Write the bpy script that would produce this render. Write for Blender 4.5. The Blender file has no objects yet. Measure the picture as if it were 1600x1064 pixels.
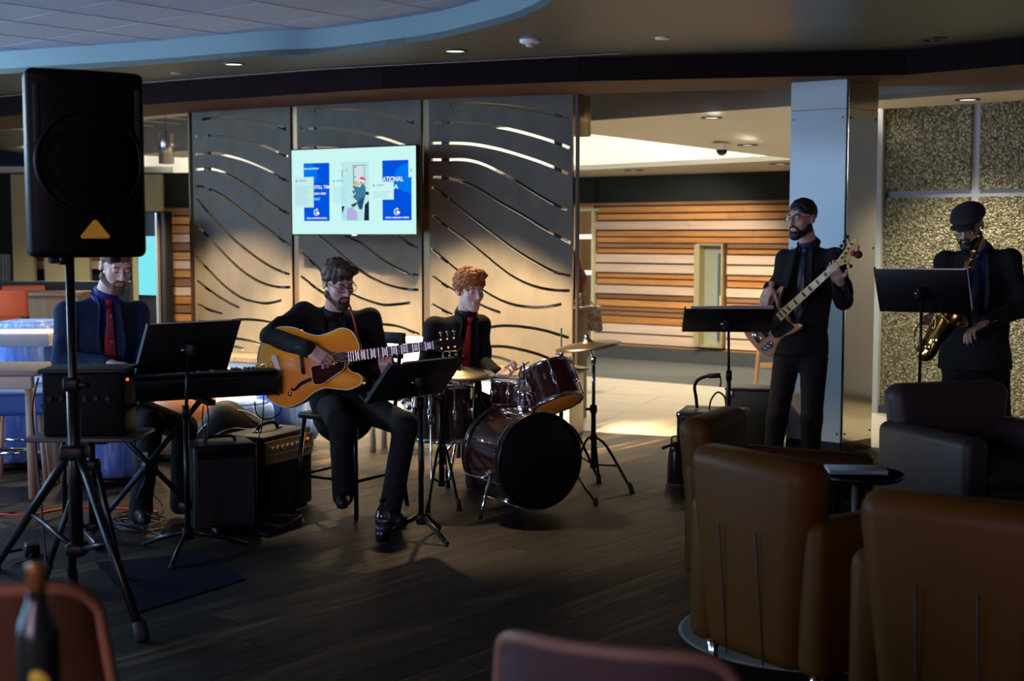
import bpy, bmesh, math, random
import numpy as np
from mathutils import Vector as V, Matrix, Quaternion
R = random.Random(7)
PI = math.pi
sc = bpy.context.scene
COL = sc.collection

# ------------------------------------------------------------------ camera, world, lights, exposure
F = 2100.0; CX = 800.0; CY = 532.0; CAMZ = 1.54
TH = math.atan((532 - 365) / F)
cam = bpy.data.cameras.new('camera'); camo = bpy.data.objects.new('camera', cam); COL.objects.link(camo)
camo.location = (0, 0, CAMZ); camo.rotation_euler = (PI / 2 - TH, 0, 0)
cam.sensor_width = 36; cam.lens = 36 * F / 1600; cam.clip_end = 200
cam.dof.use_dof = True; cam.dof.focus_distance = 7.3; cam.dof.aperture_fstop = 2.6
sc.camera = camo
sc.view_settings.view_transform = 'Standard'; sc.view_settings.look = 'None'
sc.view_settings.gamma = 1.0; sc.view_settings.use_curve_mapping = False
sc.view_settings.exposure = 0.0
w = bpy.data.worlds.new('world'); sc.world = w; w.use_nodes = True
w.node_tree.nodes['Background'].inputs[0].default_value = (0.25, 0.40, 0.70, 1)
w.node_tree.nodes['Background'].inputs[1].default_value = 0.012

def area(name, loc, target, sx, sy, power, color):
    l = bpy.data.lights.new(name, 'AREA'); l.shape = 'RECTANGLE'; l.size = sx; l.size_y = sy
    l.energy = power; l.color = color
    o = bpy.data.objects.new(name, l); COL.objects.link(o); o.location = loc
    o.rotation_euler = (V(target) - V(loc)).to_track_quat('-Z', 'Y').to_euler()
    return o
def spot(name, loc, power, color, ang, blend=0.3, target=None, rad=0.05):
    l = bpy.data.lights.new(name, 'SPOT'); l.energy = power; l.color = color
    l.spot_size = ang; l.spot_blend = blend; l.shadow_soft_size = rad
    o = bpy.data.objects.new(name, l); COL.objects.link(o); o.location = loc
    if target: o.rotation_euler = (V(target) - V(loc)).to_track_quat('-Z', 'Y').to_euler()
    return o
WARM = (1.0, 0.69, 0.37); WARM2 = (1.0, 0.89, 0.68); BLUE = (0.30, 0.55, 1.0)
# daylight through the tall windows along the left-hand wall and behind the camera, and the light the ground outside throws up
area('window_daylight', (-8.6, 5.0, 1.75), (0, 7.2, 1.35), 6.0, 2.3, 300, (0.34, 0.61, 1.0))
area('window_ground_bounce', (-8.6, 5.5, 0.6), (-1.5, 7.5, 3.3), 6.0, 1.1, 150, (0.33, 0.64, 1.0))
area('window_daylight_near', (-3.6, -3.2, 2.0), (-1.0, 8.0, 1.15), 3.5, 2.0, 300, (0.92, 0.67, 0.96))
area('left_floor_fill', (-6.5, 9.0, 2.6), (-3.0, 8.2, 0.0), 3.0, 0.8, 230, (0.58, 0.80, 1.0))  # added fill that brightens the left floor and pouf tops
# downlights in the bulkhead ceiling wash the lower half of the screen
for (x, y, p, q) in ((-0.38, 8.96, 230, 100), (-1.99, 9.62, 340, 100), (-3.1, 10.35, 250, 98)):
    spot('downlight_beam', (x, y, 2.74), p, WARM, math.radians(q), 0.22, (x, y, 0))
for (x, y, p, q) in ((-0.60, 9.25, 2100, 64), (-1.99, 9.8, 2700, 64), (-2.8, 10.4, 1200, 64), (-0.18, 9.25, 1000, 48)):
    spot('screen_washer_beam', (x, y, 2.74), p, WARM, math.radians(q), 0.4, (x + 0.12, y + 0.47, 1.24))
# lights of the hall beyond
for (x, y, z, p) in ((1.7, 12.2, 2.5, 150), (2.6, 13.4, 2.15, 210), (0.9, 13.9, 2.3, 200), (-2.5, 15.5, 2.4, 260), (-5.0, 16.5, 2.5, 330)):
    spot('hall_downlight_beam', (x, y, z), p, WARM2, math.radians(140), 0.5)
spot('slat_wall_beam', (1.7, 14.4, 2.2), 190, WARM2, math.radians(105), 0.6, (2.0, 15.7, 0.9), 0.15)
spot('stone_wall_beam', (3.25, 10.1, 2.55), 230, WARM2, math.radians(84), 0.5, (3.42, 10.4, 1.5), 0.2)
spot('stone_wall_beam', (4.4, 9.3, 2.55), 190, WARM2, math.radians(84), 0.5, (4.56, 9.6, 1.5), 0.2)
area('entrance_daylight', (9.2, 15.5, 1.5), (1.5, 13.2, 1.9), 4.0, 2.2, 170, (1.0, 0.93, 0.80))
spot('entrance_daylight_patch', (7.0, 11.5, 2.95), 900, (1, 0.97, 0.9), math.radians(34), 0.15, (7.0, 11.5, 0))

# ------------------------------------------------------------------ picture geometry
def ray(px, py):
    a = (px - CX) / F; b = (CY - py) / F
    return V((a, math.cos(TH) + b * math.sin(TH), -math.sin(TH) + b * math.cos(TH)))
def at(px, py, Y):
    r = ray(px, py); t = Y / r.y
    return V((r.x * t, Y, CAMZ + r.z * t))
def hz(px, py, z=0.0):
    r = ray(px, py); t = (z - CAMZ) / r.z
    return V((r.x * t, r.y * t, z))
def onplane(px, py, p0, n):
    r = ray(px, py); c = V((0, 0, CAMZ)); t = (V(p0) - c).dot(n) / r.dot(n)
    return c + r * t

# ------------------------------------------------------------------ materials
MATS = {}
def mat(name, col, rough=0.6, metal=0.0, spec=0.4, emit=None, es=0, coat=0.0, alpha=None, trans=0.0):
    if name in MATS: return MATS[name]
    m = bpy.data.materials.new(name); m.use_nodes = True
    b = m.node_tree.nodes['Principled BSDF']
    b.inputs['Base Color'].default_value = (*col, 1); b.inputs['Roughness'].default_value = rough
    b.inputs['Metallic'].default_value = metal; b.inputs['Specular IOR Level'].default_value = spec
    if coat: b.inputs['Coat Weight'].default_value = coat
    if trans: b.inputs['Transmission Weight'].default_value = trans
    if emit: b.inputs['Emission Color'].default_value = (*emit, 1); b.inputs['Emission Strength'].default_value = es
    MATS[name] = m
    return m
def nd(m, t, **kw):
    n = m.node_tree.nodes.new(t)
    for k, v in kw.items():
        if k in n.inputs: n.inputs[k].default_value = v
        else: setattr(n, k, v)
    return n
def lk(m, a, b): m.node_tree.links.new(a, b)
def ramp(m, src, stops):
    n = nd(m, 'ShaderNodeValToRGB'); e = n.color_ramp.elements
    while len(e) < len(stops): e.new(0.5)
    for i, (p, c) in enumerate(stops): e[i].position = p; e[i].color = (*c, 1)
    lk(m, src, n.inputs[0]); return n.outputs[0]
def noisy(name, stops, scale=(1, 1, 1), nscale=5, detail=4, rough=0.6, metal=0.0, spec=0.4, bump=0.0, objrand=0.0, coat=0.0, rot=0.0, coord='Object'):
    """colour from a noise field; optional per-object offset and bump"""
    if name in MATS: return MATS[name]
    m = mat(name, (0.5, 0.5, 0.5), rough, metal, spec, coat=coat)
    b = m.node_tree.nodes['Principled BSDF']
    tc = nd(m, 'ShaderNodeTexCoord'); mp = nd(m, 'ShaderNodeMapping')
    mp.inputs['Scale'].default_value = scale; mp.inputs['Rotation'].default_value = (0, 0, rot)
    lk(m, tc.outputs[coord], mp.inputs[0])
    oi = nd(m, 'ShaderNodeObjectInfo')
    nz = nd(m, 'ShaderNodeTexNoise', noise_dimensions='4D'); nz.inputs['Scale'].default_value = nscale; nz.inputs['Detail'].default_value = detail
    lk(m, mp.outputs[0], nz.inputs['Vector'])
    mu = nd(m, 'ShaderNodeMath', operation='MULTIPLY'); mu.inputs[1].default_value = 37.0
    lk(m, oi.outputs['Random'], mu.inputs[0]); lk(m, mu.outputs[0], nz.inputs['W'])
    f = nz.outputs['Fac']
    if objrand:
        a = nd(m, 'ShaderNodeMath', operation='MULTIPLY_ADD'); a.inputs[1].default_value = objrand; a.inputs[2].default_value = -objrand / 2
        lk(m, oi.outputs['Random'], a.inputs[0])
        s = nd(m, 'ShaderNodeMath', operation='ADD'); lk(m, a.outputs[0], s.inputs[0]); lk(m, f, s.inputs[1]); f = s.outputs[0]
    lk(m, ramp(m, f, stops), b.inputs['Base Color'])
    if bump:
        bp = nd(m, 'ShaderNodeBump'); bp.inputs['Strength'].default_value = bump; bp.inputs['Distance'].default_value = 0.01
        lk(m, nz.outputs['Fac'], bp.inputs['Height']); lk(m, bp.outputs[0], b.inputs['Normal'])
    return m

# ------------------------------------------------------------------ objects
def tag(o, label=None, cat=None, group=None, kind=None):
    if label: o['label'] = label
    if cat: o['category'] = cat
    if group: o['group'] = group
    if kind: o['kind'] = kind
    return o
def thing(name, label, cat, loc=(0, 0, 0), rz=0.0, group=None, kind=None):
    o = bpy.data.objects.new(name, None); COL.objects.link(o); o.empty_display_size = 0.1
    o.location = loc; o.rotation_euler = (0, 0, rz)
    return tag(o, label, cat, group, kind)
def link_mesh(name, me, m, parent=None, loc=None, smooth=None):
    o = bpy.data.objects.new(name, me); COL.objects.link(o)
    if m is not None:
        for q in (m if isinstance(m, (list, tuple)) else [m]): me.materials.append(q)
    if parent is not None: o.parent = parent
    if loc is not None: o.location = loc
    return o
def copy_tree(o, parent=None):
    c = o.copy(); COL.objects.link(c); c.parent = parent
    for ch in list(o.children): copy_tree(ch, c)
    return c
def world_inv(parent):
    """matrix that takes world coordinates into an (unparented) thing's frame"""
    return (Matrix.Translation(parent.location) @ parent.rotation_euler.to_matrix().to_4x4()).inverted()

def rotz(a): return Matrix.Rotation(a, 4, 'Z')
def frame(o, x, y, z):
    m = Matrix.Identity(4)
    for i, a in enumerate((x, y, z)):
        for k in range(3): m[k][i] = a[k]
    for k in range(3): m[k][3] = o[k]
    return m

class MB:
    def __init__(s, M=None): s.v = []; s.f = []; s.M = M or Matrix.Identity(4); s.mi = []; s.cur = 0; s.sm = []
    def add(s, vs, fs, smooth=False, M=None):
        n = len(s.v); T = s.M @ M if M is not None else s.M
        s.v += [T @ V(p) for p in vs]
        for f in fs: s.f.append([i + n for i in f]); s.mi.append(s.cur); s.sm.append(smooth)
        return s
    def box(s, c, d, M=None):
        x, y, z = c; a, b, h = d[0] / 2, d[1] / 2, d[2] / 2
        vs = [(x + i * a, y + j * b, z + k * h) for k in (-1, 1) for j in (-1, 1) for i in (-1, 1)]
        return s.add(vs, [(0, 2, 3, 1), (4, 5, 7, 6), (0, 1, 5, 4), (2, 6, 7, 3), (0, 4, 6, 2), (1, 3, 7, 5)], M=M)
    def rbox(s, c, d, r=0.01, seg=2, M=None, taper=None):
        bm = bmesh.new(); bmesh.ops.create_cube(bm, size=1.0)
        for q in bm.verts:
            q.co = V((q.co.x * d[0], q.co.y * d[1], q.co.z * d[2]))
            if taper and q.co.z > 0: q.co.x *= taper[0]; q.co.y *= taper[1]
        bmesh.ops.bevel(bm, geom=bm.edges[:] + bm.verts[:], offset=r, segments=seg, profile=0.5, affect='EDGES', clamp_overlap=True)
        bm.verts.ensure_lookup_table(); bm.verts.index_update()
        vs = [tuple(q.co + V(c)) for q in bm.verts]; fs = [[q.index for q in f.verts] for f in bm.faces]; bm.free()
        return s.add(vs, fs, True, M=M)
    def prism(s, poly, z0, z1, M=None, smooth=False):
        n = len(poly)
        vs = [(p[0], p[1], z0) for p in poly] + [(p[0], p[1], z1) for p in poly]
        fs = [tuple(range(n))[::-1], tuple(range(n, 2 * n))]
        s.add(vs, fs, False, M=M); k = len(s.v) - 2 * n
        for i in range(n):
            j = (i + 1) % n; s.f.append([k + i, k + j, k + n + j, k + n + i]); s.mi.append(s.cur); s.sm.append(smooth)
        return s
    def cyl(s, p0, p1, r0, r1=None, n=14, M=None):
        return s.tube([p0, p1], [r0, r0 if r1 is None else r1], n, M=M)
    def tube(s, pts, r, n=8, closed=False, M=None, caps=True, flat=None):
        pts = [V(p) for p in pts]; m = len(pts)
        rs = r if isinstance(r, (list, tuple)) else [r] * m
        tg = []
        for i in range(m):
            a = pts[i - 1] if (i or closed) else pts[0]; b = pts[(i + 1) % m] if (i < m - 1 or closed) else pts[-1]
            t = b - a; tg.append(t.normalized() if t.length > 1e-9 else V((0, 0, 1)))
        u = tg[0].orthogonal().normalized()
        if flat is not None:
            u = (V(flat[0]) - tg[0] * V(flat[0]).dot(tg[0])).normalized()
        vs = []
        for i in range(m):
            if i: u = (u - tg[i] * u.dot(tg[i])).normalized()
            wv = tg[i].cross(u)
            for k in range(n):
                a = 2 * PI * k / n
                vs.append(pts[i] + u * (math.cos(a) * rs[i] * (flat[1] if flat else 1)) + wv * (math.sin(a) * rs[i]))
        fs = []
        for i in range(m if closed else m - 1):
            j = (i + 1) % m
            for k in range(n): fs.append((i * n + k, i * n + (k + 1) % n, j * n + (k + 1) % n, j * n + k))
        s.add(vs, fs, True, M=M)
        if caps and not closed:
            b = len(s.v) - m * n
            for q in ([b + k for k in range(n)][::-1], [b + (m - 1) * n + k for k in range(n)]):
                s.f.append(q); s.mi.append(s.cur); s.sm.append(False)
        return s
    def lathe(s, prof, n=24, M=None, smooth=True, caps=True):
        vs = []; fs = []
        for (r, z) in prof:
            for k in range(n): a = 2 * PI * k / n; vs.append((r * math.cos(a), r * math.sin(a), z))
        for i in range(len(prof) - 1):
            for k in range(n): fs.append((i * n + k, i * n + (k + 1) % n, (i + 1) * n + (k + 1) % n, (i + 1) * n + k))
        s.add(vs, fs, smooth, M=M); b = len(s.v) - len(vs)
        if caps and prof[0][0] > 1e-6: s.f.append([b + k for k in range(n)][::-1]); s.mi.append(s.cur); s.sm.append(False)
        if caps and prof[-1][0] > 1e-6: s.f.append([b + (len(prof) - 1) * n + k for k in range(n)]); s.mi.append(s.cur); s.sm.append(False)
        return s
    def ball(s, c, r, n=12, M=None):
        rr = r if isinstance(r, (tuple, list)) else (r, r, r)
        pr = [(max(1e-7, math.sin(PI * i / n)), -math.cos(PI * i / n)) for i in range(n + 1)]
        T = Matrix.Translation(c) @ Matrix.Diagonal((*rr, 1))
        return s.lathe(pr, n * 2, M=(M @ T if M is not None else T))
    def quad(s, a, b, c, d): return s.add([a, b, c, d], [(0, 1, 2, 3)])
    def build(s, name, m, parent=None, loc=None, M=None):
        me = bpy.data.meshes.new(name)
        vs = s.v if M is None else [M @ p for p in s.v]
        me.from_pydata([tuple(p) for p in vs], [], s.f)
        for p, i, q in zip(me.polygons, s.mi, s.sm): p.material_index = i; p.use_smooth = q
        me.validate()
        return link_mesh(name, me, m, parent, loc)

def spline(pts, n=6, closed=False):
    P = [V(p) for p in pts]; m = len(P); out = []
    for i in range(m if closed else m - 1):
        g = (lambda k: P[k % m]) if closed else (lambda k: P[min(max(k, 0), m - 1)])
        a, b, c, d = g(i - 1), g(i), g(i + 1), g(i + 2)
        for k in range(n):
            t = k / n
            out.append(0.5 * ((2 * b) + (c - a) * t + (2 * a - 5 * b + 4 * c - d) * t * t + (3 * b - a - 3 * c + d) * t ** 3))
    if not closed: out.append(P[-1])
    return out

# ------------------------------------------------------------------ smooth solid modelling (distance field -> mesh)
def _q(P, R_, c):
    d = P - np.array(c)
    return d @ np.array(R_) if R_ is not None else d
def cap(a, b, r0, r1=None, k=0.02, op='+', w=None, s=1.0): return ('cap', V(a), V(b), r0, r0 if r1 is None else r1, k, op, w, s)
def ell(c, r, k=0.02, op='+', Rm=None): return ('ell', V(c), r, None, None, k, op, Rm, 1)
def rbx(c, h, r, k=0.02, op='+', Rm=None): return ('rbx', V(c), h, r, None, k, op, Rm, 1)
def _sdf(p, P):
    t = p[0]
    if t == 'cap':
        a = np.array(p[1]); b = np.array(p[2]); ab = b - a; L = max(float(ab @ ab), 1e-12)
        d = P - a
        h = np.clip((d @ ab) / L, 0, 1)
        q = d - h[..., None] * ab
        if p[7] is not None:
            wv = np.array(V(p[7]).normalized()); c = q @ wv
            q = q + (c * (p[8] - 1))[..., None] * wv
        return np.sqrt((q * q).sum(-1)) - (p[3] + h * (p[4] - p[3]))
    q = P - np.array(p[1])
    if p[7] is not None: q = q @ np.array(p[7])
    if t == 'ell':
        r = np.array(p[2]); k0 = np.sqrt(((q / r) ** 2).sum(-1)); k1 = np.sqrt(((q / (r * r)) ** 2).sum(-1))
        return np.where(k0 < 1e-6, -r.min(), k0 * (k0 - 1) / np.maximum(k1, 1e-9))
    h = np.array(p[2]); d = np.abs(q) - h + p[3]
    return np.sqrt((np.maximum(d, 0) ** 2).sum(-1)) + np.minimum(d.max(-1), 0) - p[3]
def _bounds(p):
    if p[0] == 'cap': r = max(p[3], p[4]); return (np.minimum(p[1], p[2]) - r, np.maximum(p[1], p[2]) + r)
    if p[0] == 'ell': r = max(p[2])
    else: r = math.sqrt(sum(x * x for x in p[2]))
    return np.array(p[1]) - r, np.array(p[1]) + r
def solid(prims, res, noise=None):
    bs = [_bounds(p) for p in prims if p[6] == '+']
    lo = np.min([b[0] for b in bs], 0) - 3 * res - 0.01; hi = np.max([b[1] for b in bs], 0) + 3 * res + 0.01
    n = np.ceil((hi - lo) / res).astype(int) + 1
    f = np.full(n, 0.12)
    ax = [lo[i] + res * np.arange(n[i]) for i in range(3)]
    for p in prims:
        b = _bounds(p); mg = p[5] + 3 * res + 0.01
        i0 = np.clip(np.floor((b[0] - mg - lo) / res).astype(int), 0, n); i1 = np.clip(np.ceil((b[1] + mg - lo) / res).astype(int) + 1, 0, n)
        if (i1 <= i0).any(): continue
        if p[6] == '&': i0 = np.zeros(3, int); i1 = n
        sl = tuple(slice(i0[i], i1[i]) for i in range(3))
        P = np.stack(np.meshgrid(*[ax[i][sl[i]] for i in range(3)], indexing='ij'), -1)
        d = _sdf(p, P); a = f[sl]; k = max(p[5], 1e-5)
        if p[6] == '+': h = np.clip(0.5 + 0.5 * (a - d) / k, 0, 1); f[sl] = a + (d - a) * h - k * h * (1 - h)
        elif p[6] == '-': h = np.clip(0.5 - 0.5 * (a + d) / k, 0, 1); f[sl] = a + (-d - a) * h + k * h * (1 - h)
        else: h = np.clip(0.5 - 0.5 * (d - a) / k, 0, 1); f[sl] = d + (a - d) * h + k * h * (1 - h)
    if noise is not None:
        P = np.stack(np.meshgrid(*ax, indexing='ij'), -1); f = f + noise(P)
    return nets(f, lo, res)
def nets(f, lo, res):
    s = f < 0; nx, ny, nz = f.shape
    cs = np.zeros((nx - 1, ny - 1, nz - 1), int)
    for i in (0, 1):
        for j in (0, 1):
            for k in (0, 1): cs += s[i:nx - 1 + i, j:ny - 1 + j, k:nz - 1 + k]
    act = (cs > 0) & (cs < 8); idx = np.argwhere(act)
    if len(idx) == 0: return np.zeros((0, 3)), []
    vid = np.full(act.shape, -1); vid[act] = np.arange(len(idx))
    acc = np.zeros((len(idx), 3)); cnt = np.zeros(len(idx))
    cor = [(i, j, k) for i in (0, 1) for j in (0, 1) for k in (0, 1)]
    for a in cor:
        for b in cor:
            if sum(b) - sum(a) != 1 or sum(abs(x - y) for x, y in zip(a, b)) != 1: continue
            fa = f[tuple((idx + a).T)]; fb = f[tuple((idx + b).T)]
            m = (fa < 0) != (fb < 0); t = np.where(m, fa / np.where(m, fa - fb, 1), 0)
            acc[m] += (np.array(a) + t[:, None] * (np.array(b) - np.array(a)))[m]; cnt[m] += 1
    v = lo + (idx + acc / np.maximum(cnt, 1)[:, None]) * res
    faces = []
    for axx in range(3):
        o1, o2 = [(1, 2), (2, 0), (0, 1)][axx]
        sh = [slice(None)] * 3; sh[axx] = slice(0, -1); s0 = s[tuple(sh)]
        sh[axx] = slice(1, None); s1 = s[tuple(sh)]
        e = np.argwhere(s0 != s1)
        e = e[(e[:, o1] > 0) & (e[:, o2] > 0) & (e[:, o1] < f.shape[o1] - 1) & (e[:, o2] < f.shape[o2] - 1)]
        if len(e) == 0: continue
        d1 = np.zeros(3, int); d1[o1] = 1; d2 = np.zeros(3, int); d2[o2] = 1
        q = np.stack([vid[tuple((e - d1 - d2).T)], vid[tuple((e - d2).T)], vid[tuple(e.T)], vid[tuple((e - d1).T)]], 1)
        fl = s0[tuple(e.T)]
        q[~fl] = q[~fl][:, ::-1]
        faces.append(q)
    return v, np.concatenate(faces)
def solid_obj(name, prims, res, m, parent=None, T=None, noise=None, extra=None):
    """mesh object from distance-field pieces; T maps model coordinates into the parent's frame; extra = further (verts, faces) shells"""
    v0, q0 = solid(prims, res, noise)
    if T is not None: v0 = xf(T, v0)
    sets = [(v0, q0)] + (extra or [])
    vs = []; fs = []; n = 0
    for (v, q) in sets:
        if len(v) == 0: continue
        vs.append(v); fs += (np.array(q) + n).tolist(); n += len(v)
    vs = np.concatenate(vs)
    me = bpy.data.meshes.new(name); me.from_pydata(vs.tolist(), [], fs)
    me.polygons.foreach_set('use_smooth', [True] * len(me.polygons))
    return link_mesh(name, me, m, parent)
def xf(T, v):
    A = np.array(T); return v @ A[:3, :3].T + A[:3, 3]
# ================================================================== SETTING
A40 = math.radians(40)
E1 = V((math.cos(A40), -math.sin(A40), 0)); E2 = V((math.sin(A40), math.cos(A40), 0)); UP = V((0, 0, 1))
def struct(name, mb, m, parent=None, label=None):
    o = mb.build(name, m, parent)
    if parent is None: o['kind'] = 'structure'
    if label: o['label'] = label
    return o

m_plank = noisy('plank_floor', [(0.36, (0.0035, 0.0034, 0.0034)), (0.5, (0.0065, 0.0055, 0.005)), (0.64, (0.026, 0.017, 0.0095)), (0.8, (0.095, 0.06, 0.033))], scale=(0.9, 11, 1), nscale=2.2, detail=7, rough=0.55, spec=0.16, objrand=0.34, bump=0.15)
m_sub = mat('subfloor', (0.010, 0.009, 0.008), 0.9)
m_tile = noisy('stone_tile', [(0.25, (0.44, 0.40, 0.33)), (0.75, (0.56, 0.51, 0.425))], scale=(1, 7, 1), nscale=1.5, rough=0.3, spec=0.4, objrand=0.1)
m_grout = mat('grout', (0.30, 0.26, 0.2), 0.9)
m_walkoff = noisy('grey_carpet', [(0.3, (0.06, 0.065, 0.065)), (0.7, (0.10, 0.105, 0.10))], nscale=60, rough=0.95)

# floor
b1 = hz(905, 674); b2 = hz(1358, 700); bd = (b2 - b1).normalized(); bn = V((-bd.y, bd.x, 0))
if bn.y < 0: bn = -bn
def beyond(p): return (V((p[0], p[1], 0)) - b1).dot(bn)
fl = struct('floor', MB().box((0, 8, -0.06), (30, 36, 0.1)), m_sub, label='dark plank floor running into pale stone tiles')
pl, pw = 1.25, 0.165
pm = MB().box((0, 0, -0.005), (pl - 0.003, pw - 0.003, 0.010)); pme = None
rows = {}
for j in range(-80, 60):
    off = R.random() * pl
    for i in range(-12, 16):
        c = E2 * (i * pl + off) + E1 * (j * pw)
        if c.y < 2.9 or abs(c.x) > 0.40 * c.y + 0.35 or beyond(c) > 0.9: continue
        if pme is None:
            o = pm.build('plank', m_plank, fl); pme = o.data
        else:
            o = link_mesh('plank', pme, None, fl)
        o.location = c; o.rotation_euler = (0, 0, math.radians(50))
# stone tiles beyond the plank floor
tw, tl_ = 0.6, 1.2; tme = None
for j in range(0, 9):
    for i in range(-9, 6):
        c = b1 + bd * (i * tl_ + (j % 2) * 0.6) + bn * (j * tw + tw / 2)
        if abs(c.x) > 0.42 * c.y + 0.4: continue
        if tme is None:
            o = MB().box((0, 0, -0.003), (tl_ - 0.005, tw - 0.005, 0.018)).build('tile', m_tile, fl); tme = o.data
        else: o = link_mesh('tile', tme, None, fl)
        o.location = c; o.rotation_euler = (0, 0, math.atan2(bd.y, bd.x))
tj = MB(); q = b1 + bn * 2.7
tj.add([b1 - bd * 12 + V((0, 0, 0.001)), b1 + bd * 8 + V((0, 0, 0.001)), b1 + bd * 8 + bn * 5.4 + V((0, 0, 0.001)), b1 - bd * 12 + bn * 5.4 + V((0, 0, 0.001))], [(0, 1, 2, 3)])
tj.build('grout_bed', m_grout, fl)

# back wall of the hall: line through W0 along WD
W0 = V((0.84, 16.8, 0)); WD = V((math.cos(math.radians(38)), -math.sin(math.radians(38)), 0)); WN = V((-WD.y, WD.x, 0)) * -1   # WN faces the camera
WM = frame(W0, WD, V((-WD.y, WD.x, 0)), UP)      # local x along wall, y away from the camera, z up
def wall_sz(px, py):
    p = onplane(px, py, W0, V((-WD.y, WD.x, 0))); return (p - W0).dot(WD), p.z
m_dark = mat('charcoal_wall', (0.016, 0.018, 0.016), 0.85, 0, .2)
m_base = mat('charcoal_base', (0.045, 0.05, 0.052), 0.7)
m_cream = mat('cream_paint', (0.74, 0.68, 0.56), 0.8)
m_white = mat('white_paint', (0.86, 0.83, 0.74), 0.8)
m_tan = mat('tan_ceiling', (0.70, 0.66, 0.55), 0.85)
m_greyc = mat('grey_ceiling', (0.22, 0.215, 0.20), 0.85)
strip = MB()
cs = [(-2.0, 15.6), (9, 15.6)]
tjg = MB(WM); tjg.box((2.0, -0.95, 0.004), (16, 1.9, 0.012)); tjg.build('carpet_border', m_walkoff, fl)
wb = struct('wall_back', MB(WM).box((-2.2, 0.12, 1.2), (3.2, 0.1, 2.4)).box((4.235, 0.12, 1.2), (8.13, 0.1, 2.4)).box((-0.2, 0.12, 2.15), (0.9, 0.1, 0.5)), m_dark, label='charcoal wall clad in mixed warm wood slats')
MB(WM).box((3.5, 0.03, 0.09), (8.0, 0.06, 0.17)).build('baseboard_back', m_base)['kind'] = 'structure'
wood = {
 'o': noisy('wood_orange', [(0.3, (0.34, 0.135, 0.032)), (0.7, (0.54, 0.245, 0.072))], scale=(0.6, 1, 9), nscale=2.5, rough=0.5, objrand=0.25),
 'p': noisy('wood_pale', [(0.3, (0.50, 0.34, 0.25)), (0.7, (0.63, 0.46, 0.35))], scale=(0.6, 1, 9), nscale=2.2, rough=0.5, objrand=0.2),
 'b': noisy('wood_brown', [(0.3, (0.17, 0.075, 0.028)), (0.7, (0.27, 0.125, 0.05))], scale=(0.6, 1, 9), nscale=2.5, rough=0.55, objrand=0.25)}
bands = [(130, 146, 'b'), (154, 185, 'o'), (194, 225, 'o'), (234, 279, 'p'), (288, 316, 'o'), (323, 350, 'o'), (357, 378, 'b'), (386, 408, 'o'), (416, 461, 'p'), (470, 515, 'p'),
         (524, 545, 'o'), (553, 581, 'o'), (589, 633, 'p'), (641, 662, 'b'), (670, 703, 'o'), (710, 726, 'b'), (733, 753, 'b'), (760, 796, 'o'), (802, 848, 'p'), (857, 906, 'p'), (914, 952, 'o')]
s_l, _ = wall_sz(928, 400); w0, _ = wall_sz(1090, 450); w1, _ = wall_sz(1131, 450)
for k, (y0, y1, wd) in enumerate(bands):
    px = 880 + 300 / 3.5475
    _, za = wall_sz(px, 280 + y0 / 3.5475); _, zb = wall_sz(px, 280 + y1 / 3.5475)
    spans = [(s_l if k else s_l - 0.6, 7.5)]
    if 6 <= k <= 19: spans = [(s_l, w0 - 0.03), (w1 + 0.02, 7.5)]
    for (a, b) in spans:
        a0 = a
        while a0 < b - 0.01:
            ln = min(b - a0, 1.3 + R.random() * 1.6)
            if b - a0 - ln < 0.5: ln = b - a0
            dp = 0.05 if wd == 'p' else 0.035
            MB().box((0, 0, 0), (ln - 0.004, dp, za - zb)).build('slat', wood[wd], wb, M=WM @ Matrix.Translation((a0 + ln / 2, 0.07 - dp / 2, (za + zb) / 2)))
            a0 += ln
# narrow window in the slats and the glazed doorway at its left end
m_brass = mat('brushed_brass', (0.55, 0.44, 0.22), 0.4, 0.7)
m_glass = mat('window_glass', (0.9, 0.95, 0.92), 0.03, 0, 0.5, trans=1.0)
m_green = mat('green_grey_room', (0.20, 0.21, 0.16), 0.8)
_, zt = wall_sz(1110, 382); _, zb = wall_sz(1110, 541)
wn = struct('window_1', MB(WM).box((w0 + 0.03, 0.0, (zt + zb) / 2), (0.07, 0.16, zt - zb)).box((w1 - 0.01, 0.02, (zt + zb) / 2), (0.02, 0.12, zt - zb)).box(((w0 + w1) / 2, 0.02, zt), (w1 - w0, 0.12, 0.02)).box(((w0 + w1) / 2, 0.02, zb), (w1 - w0, 0.12, 0.025)), m_brass, label='tall narrow window set in the wood slats')
MB(WM).box(((w0 + w1) / 2 + .02, 0.05, (zt + zb) / 2), (w1 - w0 - 0.06, 0.008, zt - zb)).build('pane', mat('dim_glass', (0.25, 0.26, 0.2), 0.06, 0, 0.8), wn)
MB(WM).box(((w0 + w1) / 2 + 0.10, 0.035, (zt + zb) / 2 - .02), (0.05, 0.01, (zt - zb) * .86)).build('curtain_strip', mat('teal_strip', (0.04, 0.07, 0.09), 0.6), wn)
MB(WM).box(((w0 + w1) / 2 + 0.12, 0.03, (zt + zb) / 2 - .15), (0.03, 0.012, 0.3)).build('notice', mat('notice_paper', (0.6, 0.5, 0.3), 0.6), wn)
s_a, _ = wall_sz(900, 400)
_, zt2 = wall_sz(915, 328)
dr = struct('door_1', MB(WM).box((s_a - 0.05, 0.0, zt2 / 2), (0.07, 0.12, zt2)).box((s_l - 0.01, 0.02, zt2 / 2), (0.02, 0.1, zt2)).box(((s_a + s_l) / 2 - .1, 0.02, zt2), (s_l - s_a + .3, 0.1, 0.03)), mat('pale_frame', (0.62, 0.58, 0.38), 0.5), label='glazed doorway at the end of the slat wall')
MB(WM).box(((s_a + s_l) / 2 - 0.1, 0.04, zt2 / 2), (s_l - s_a + 0.25, 0.01, zt2)).build('pane', m_glass, dr)
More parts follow.
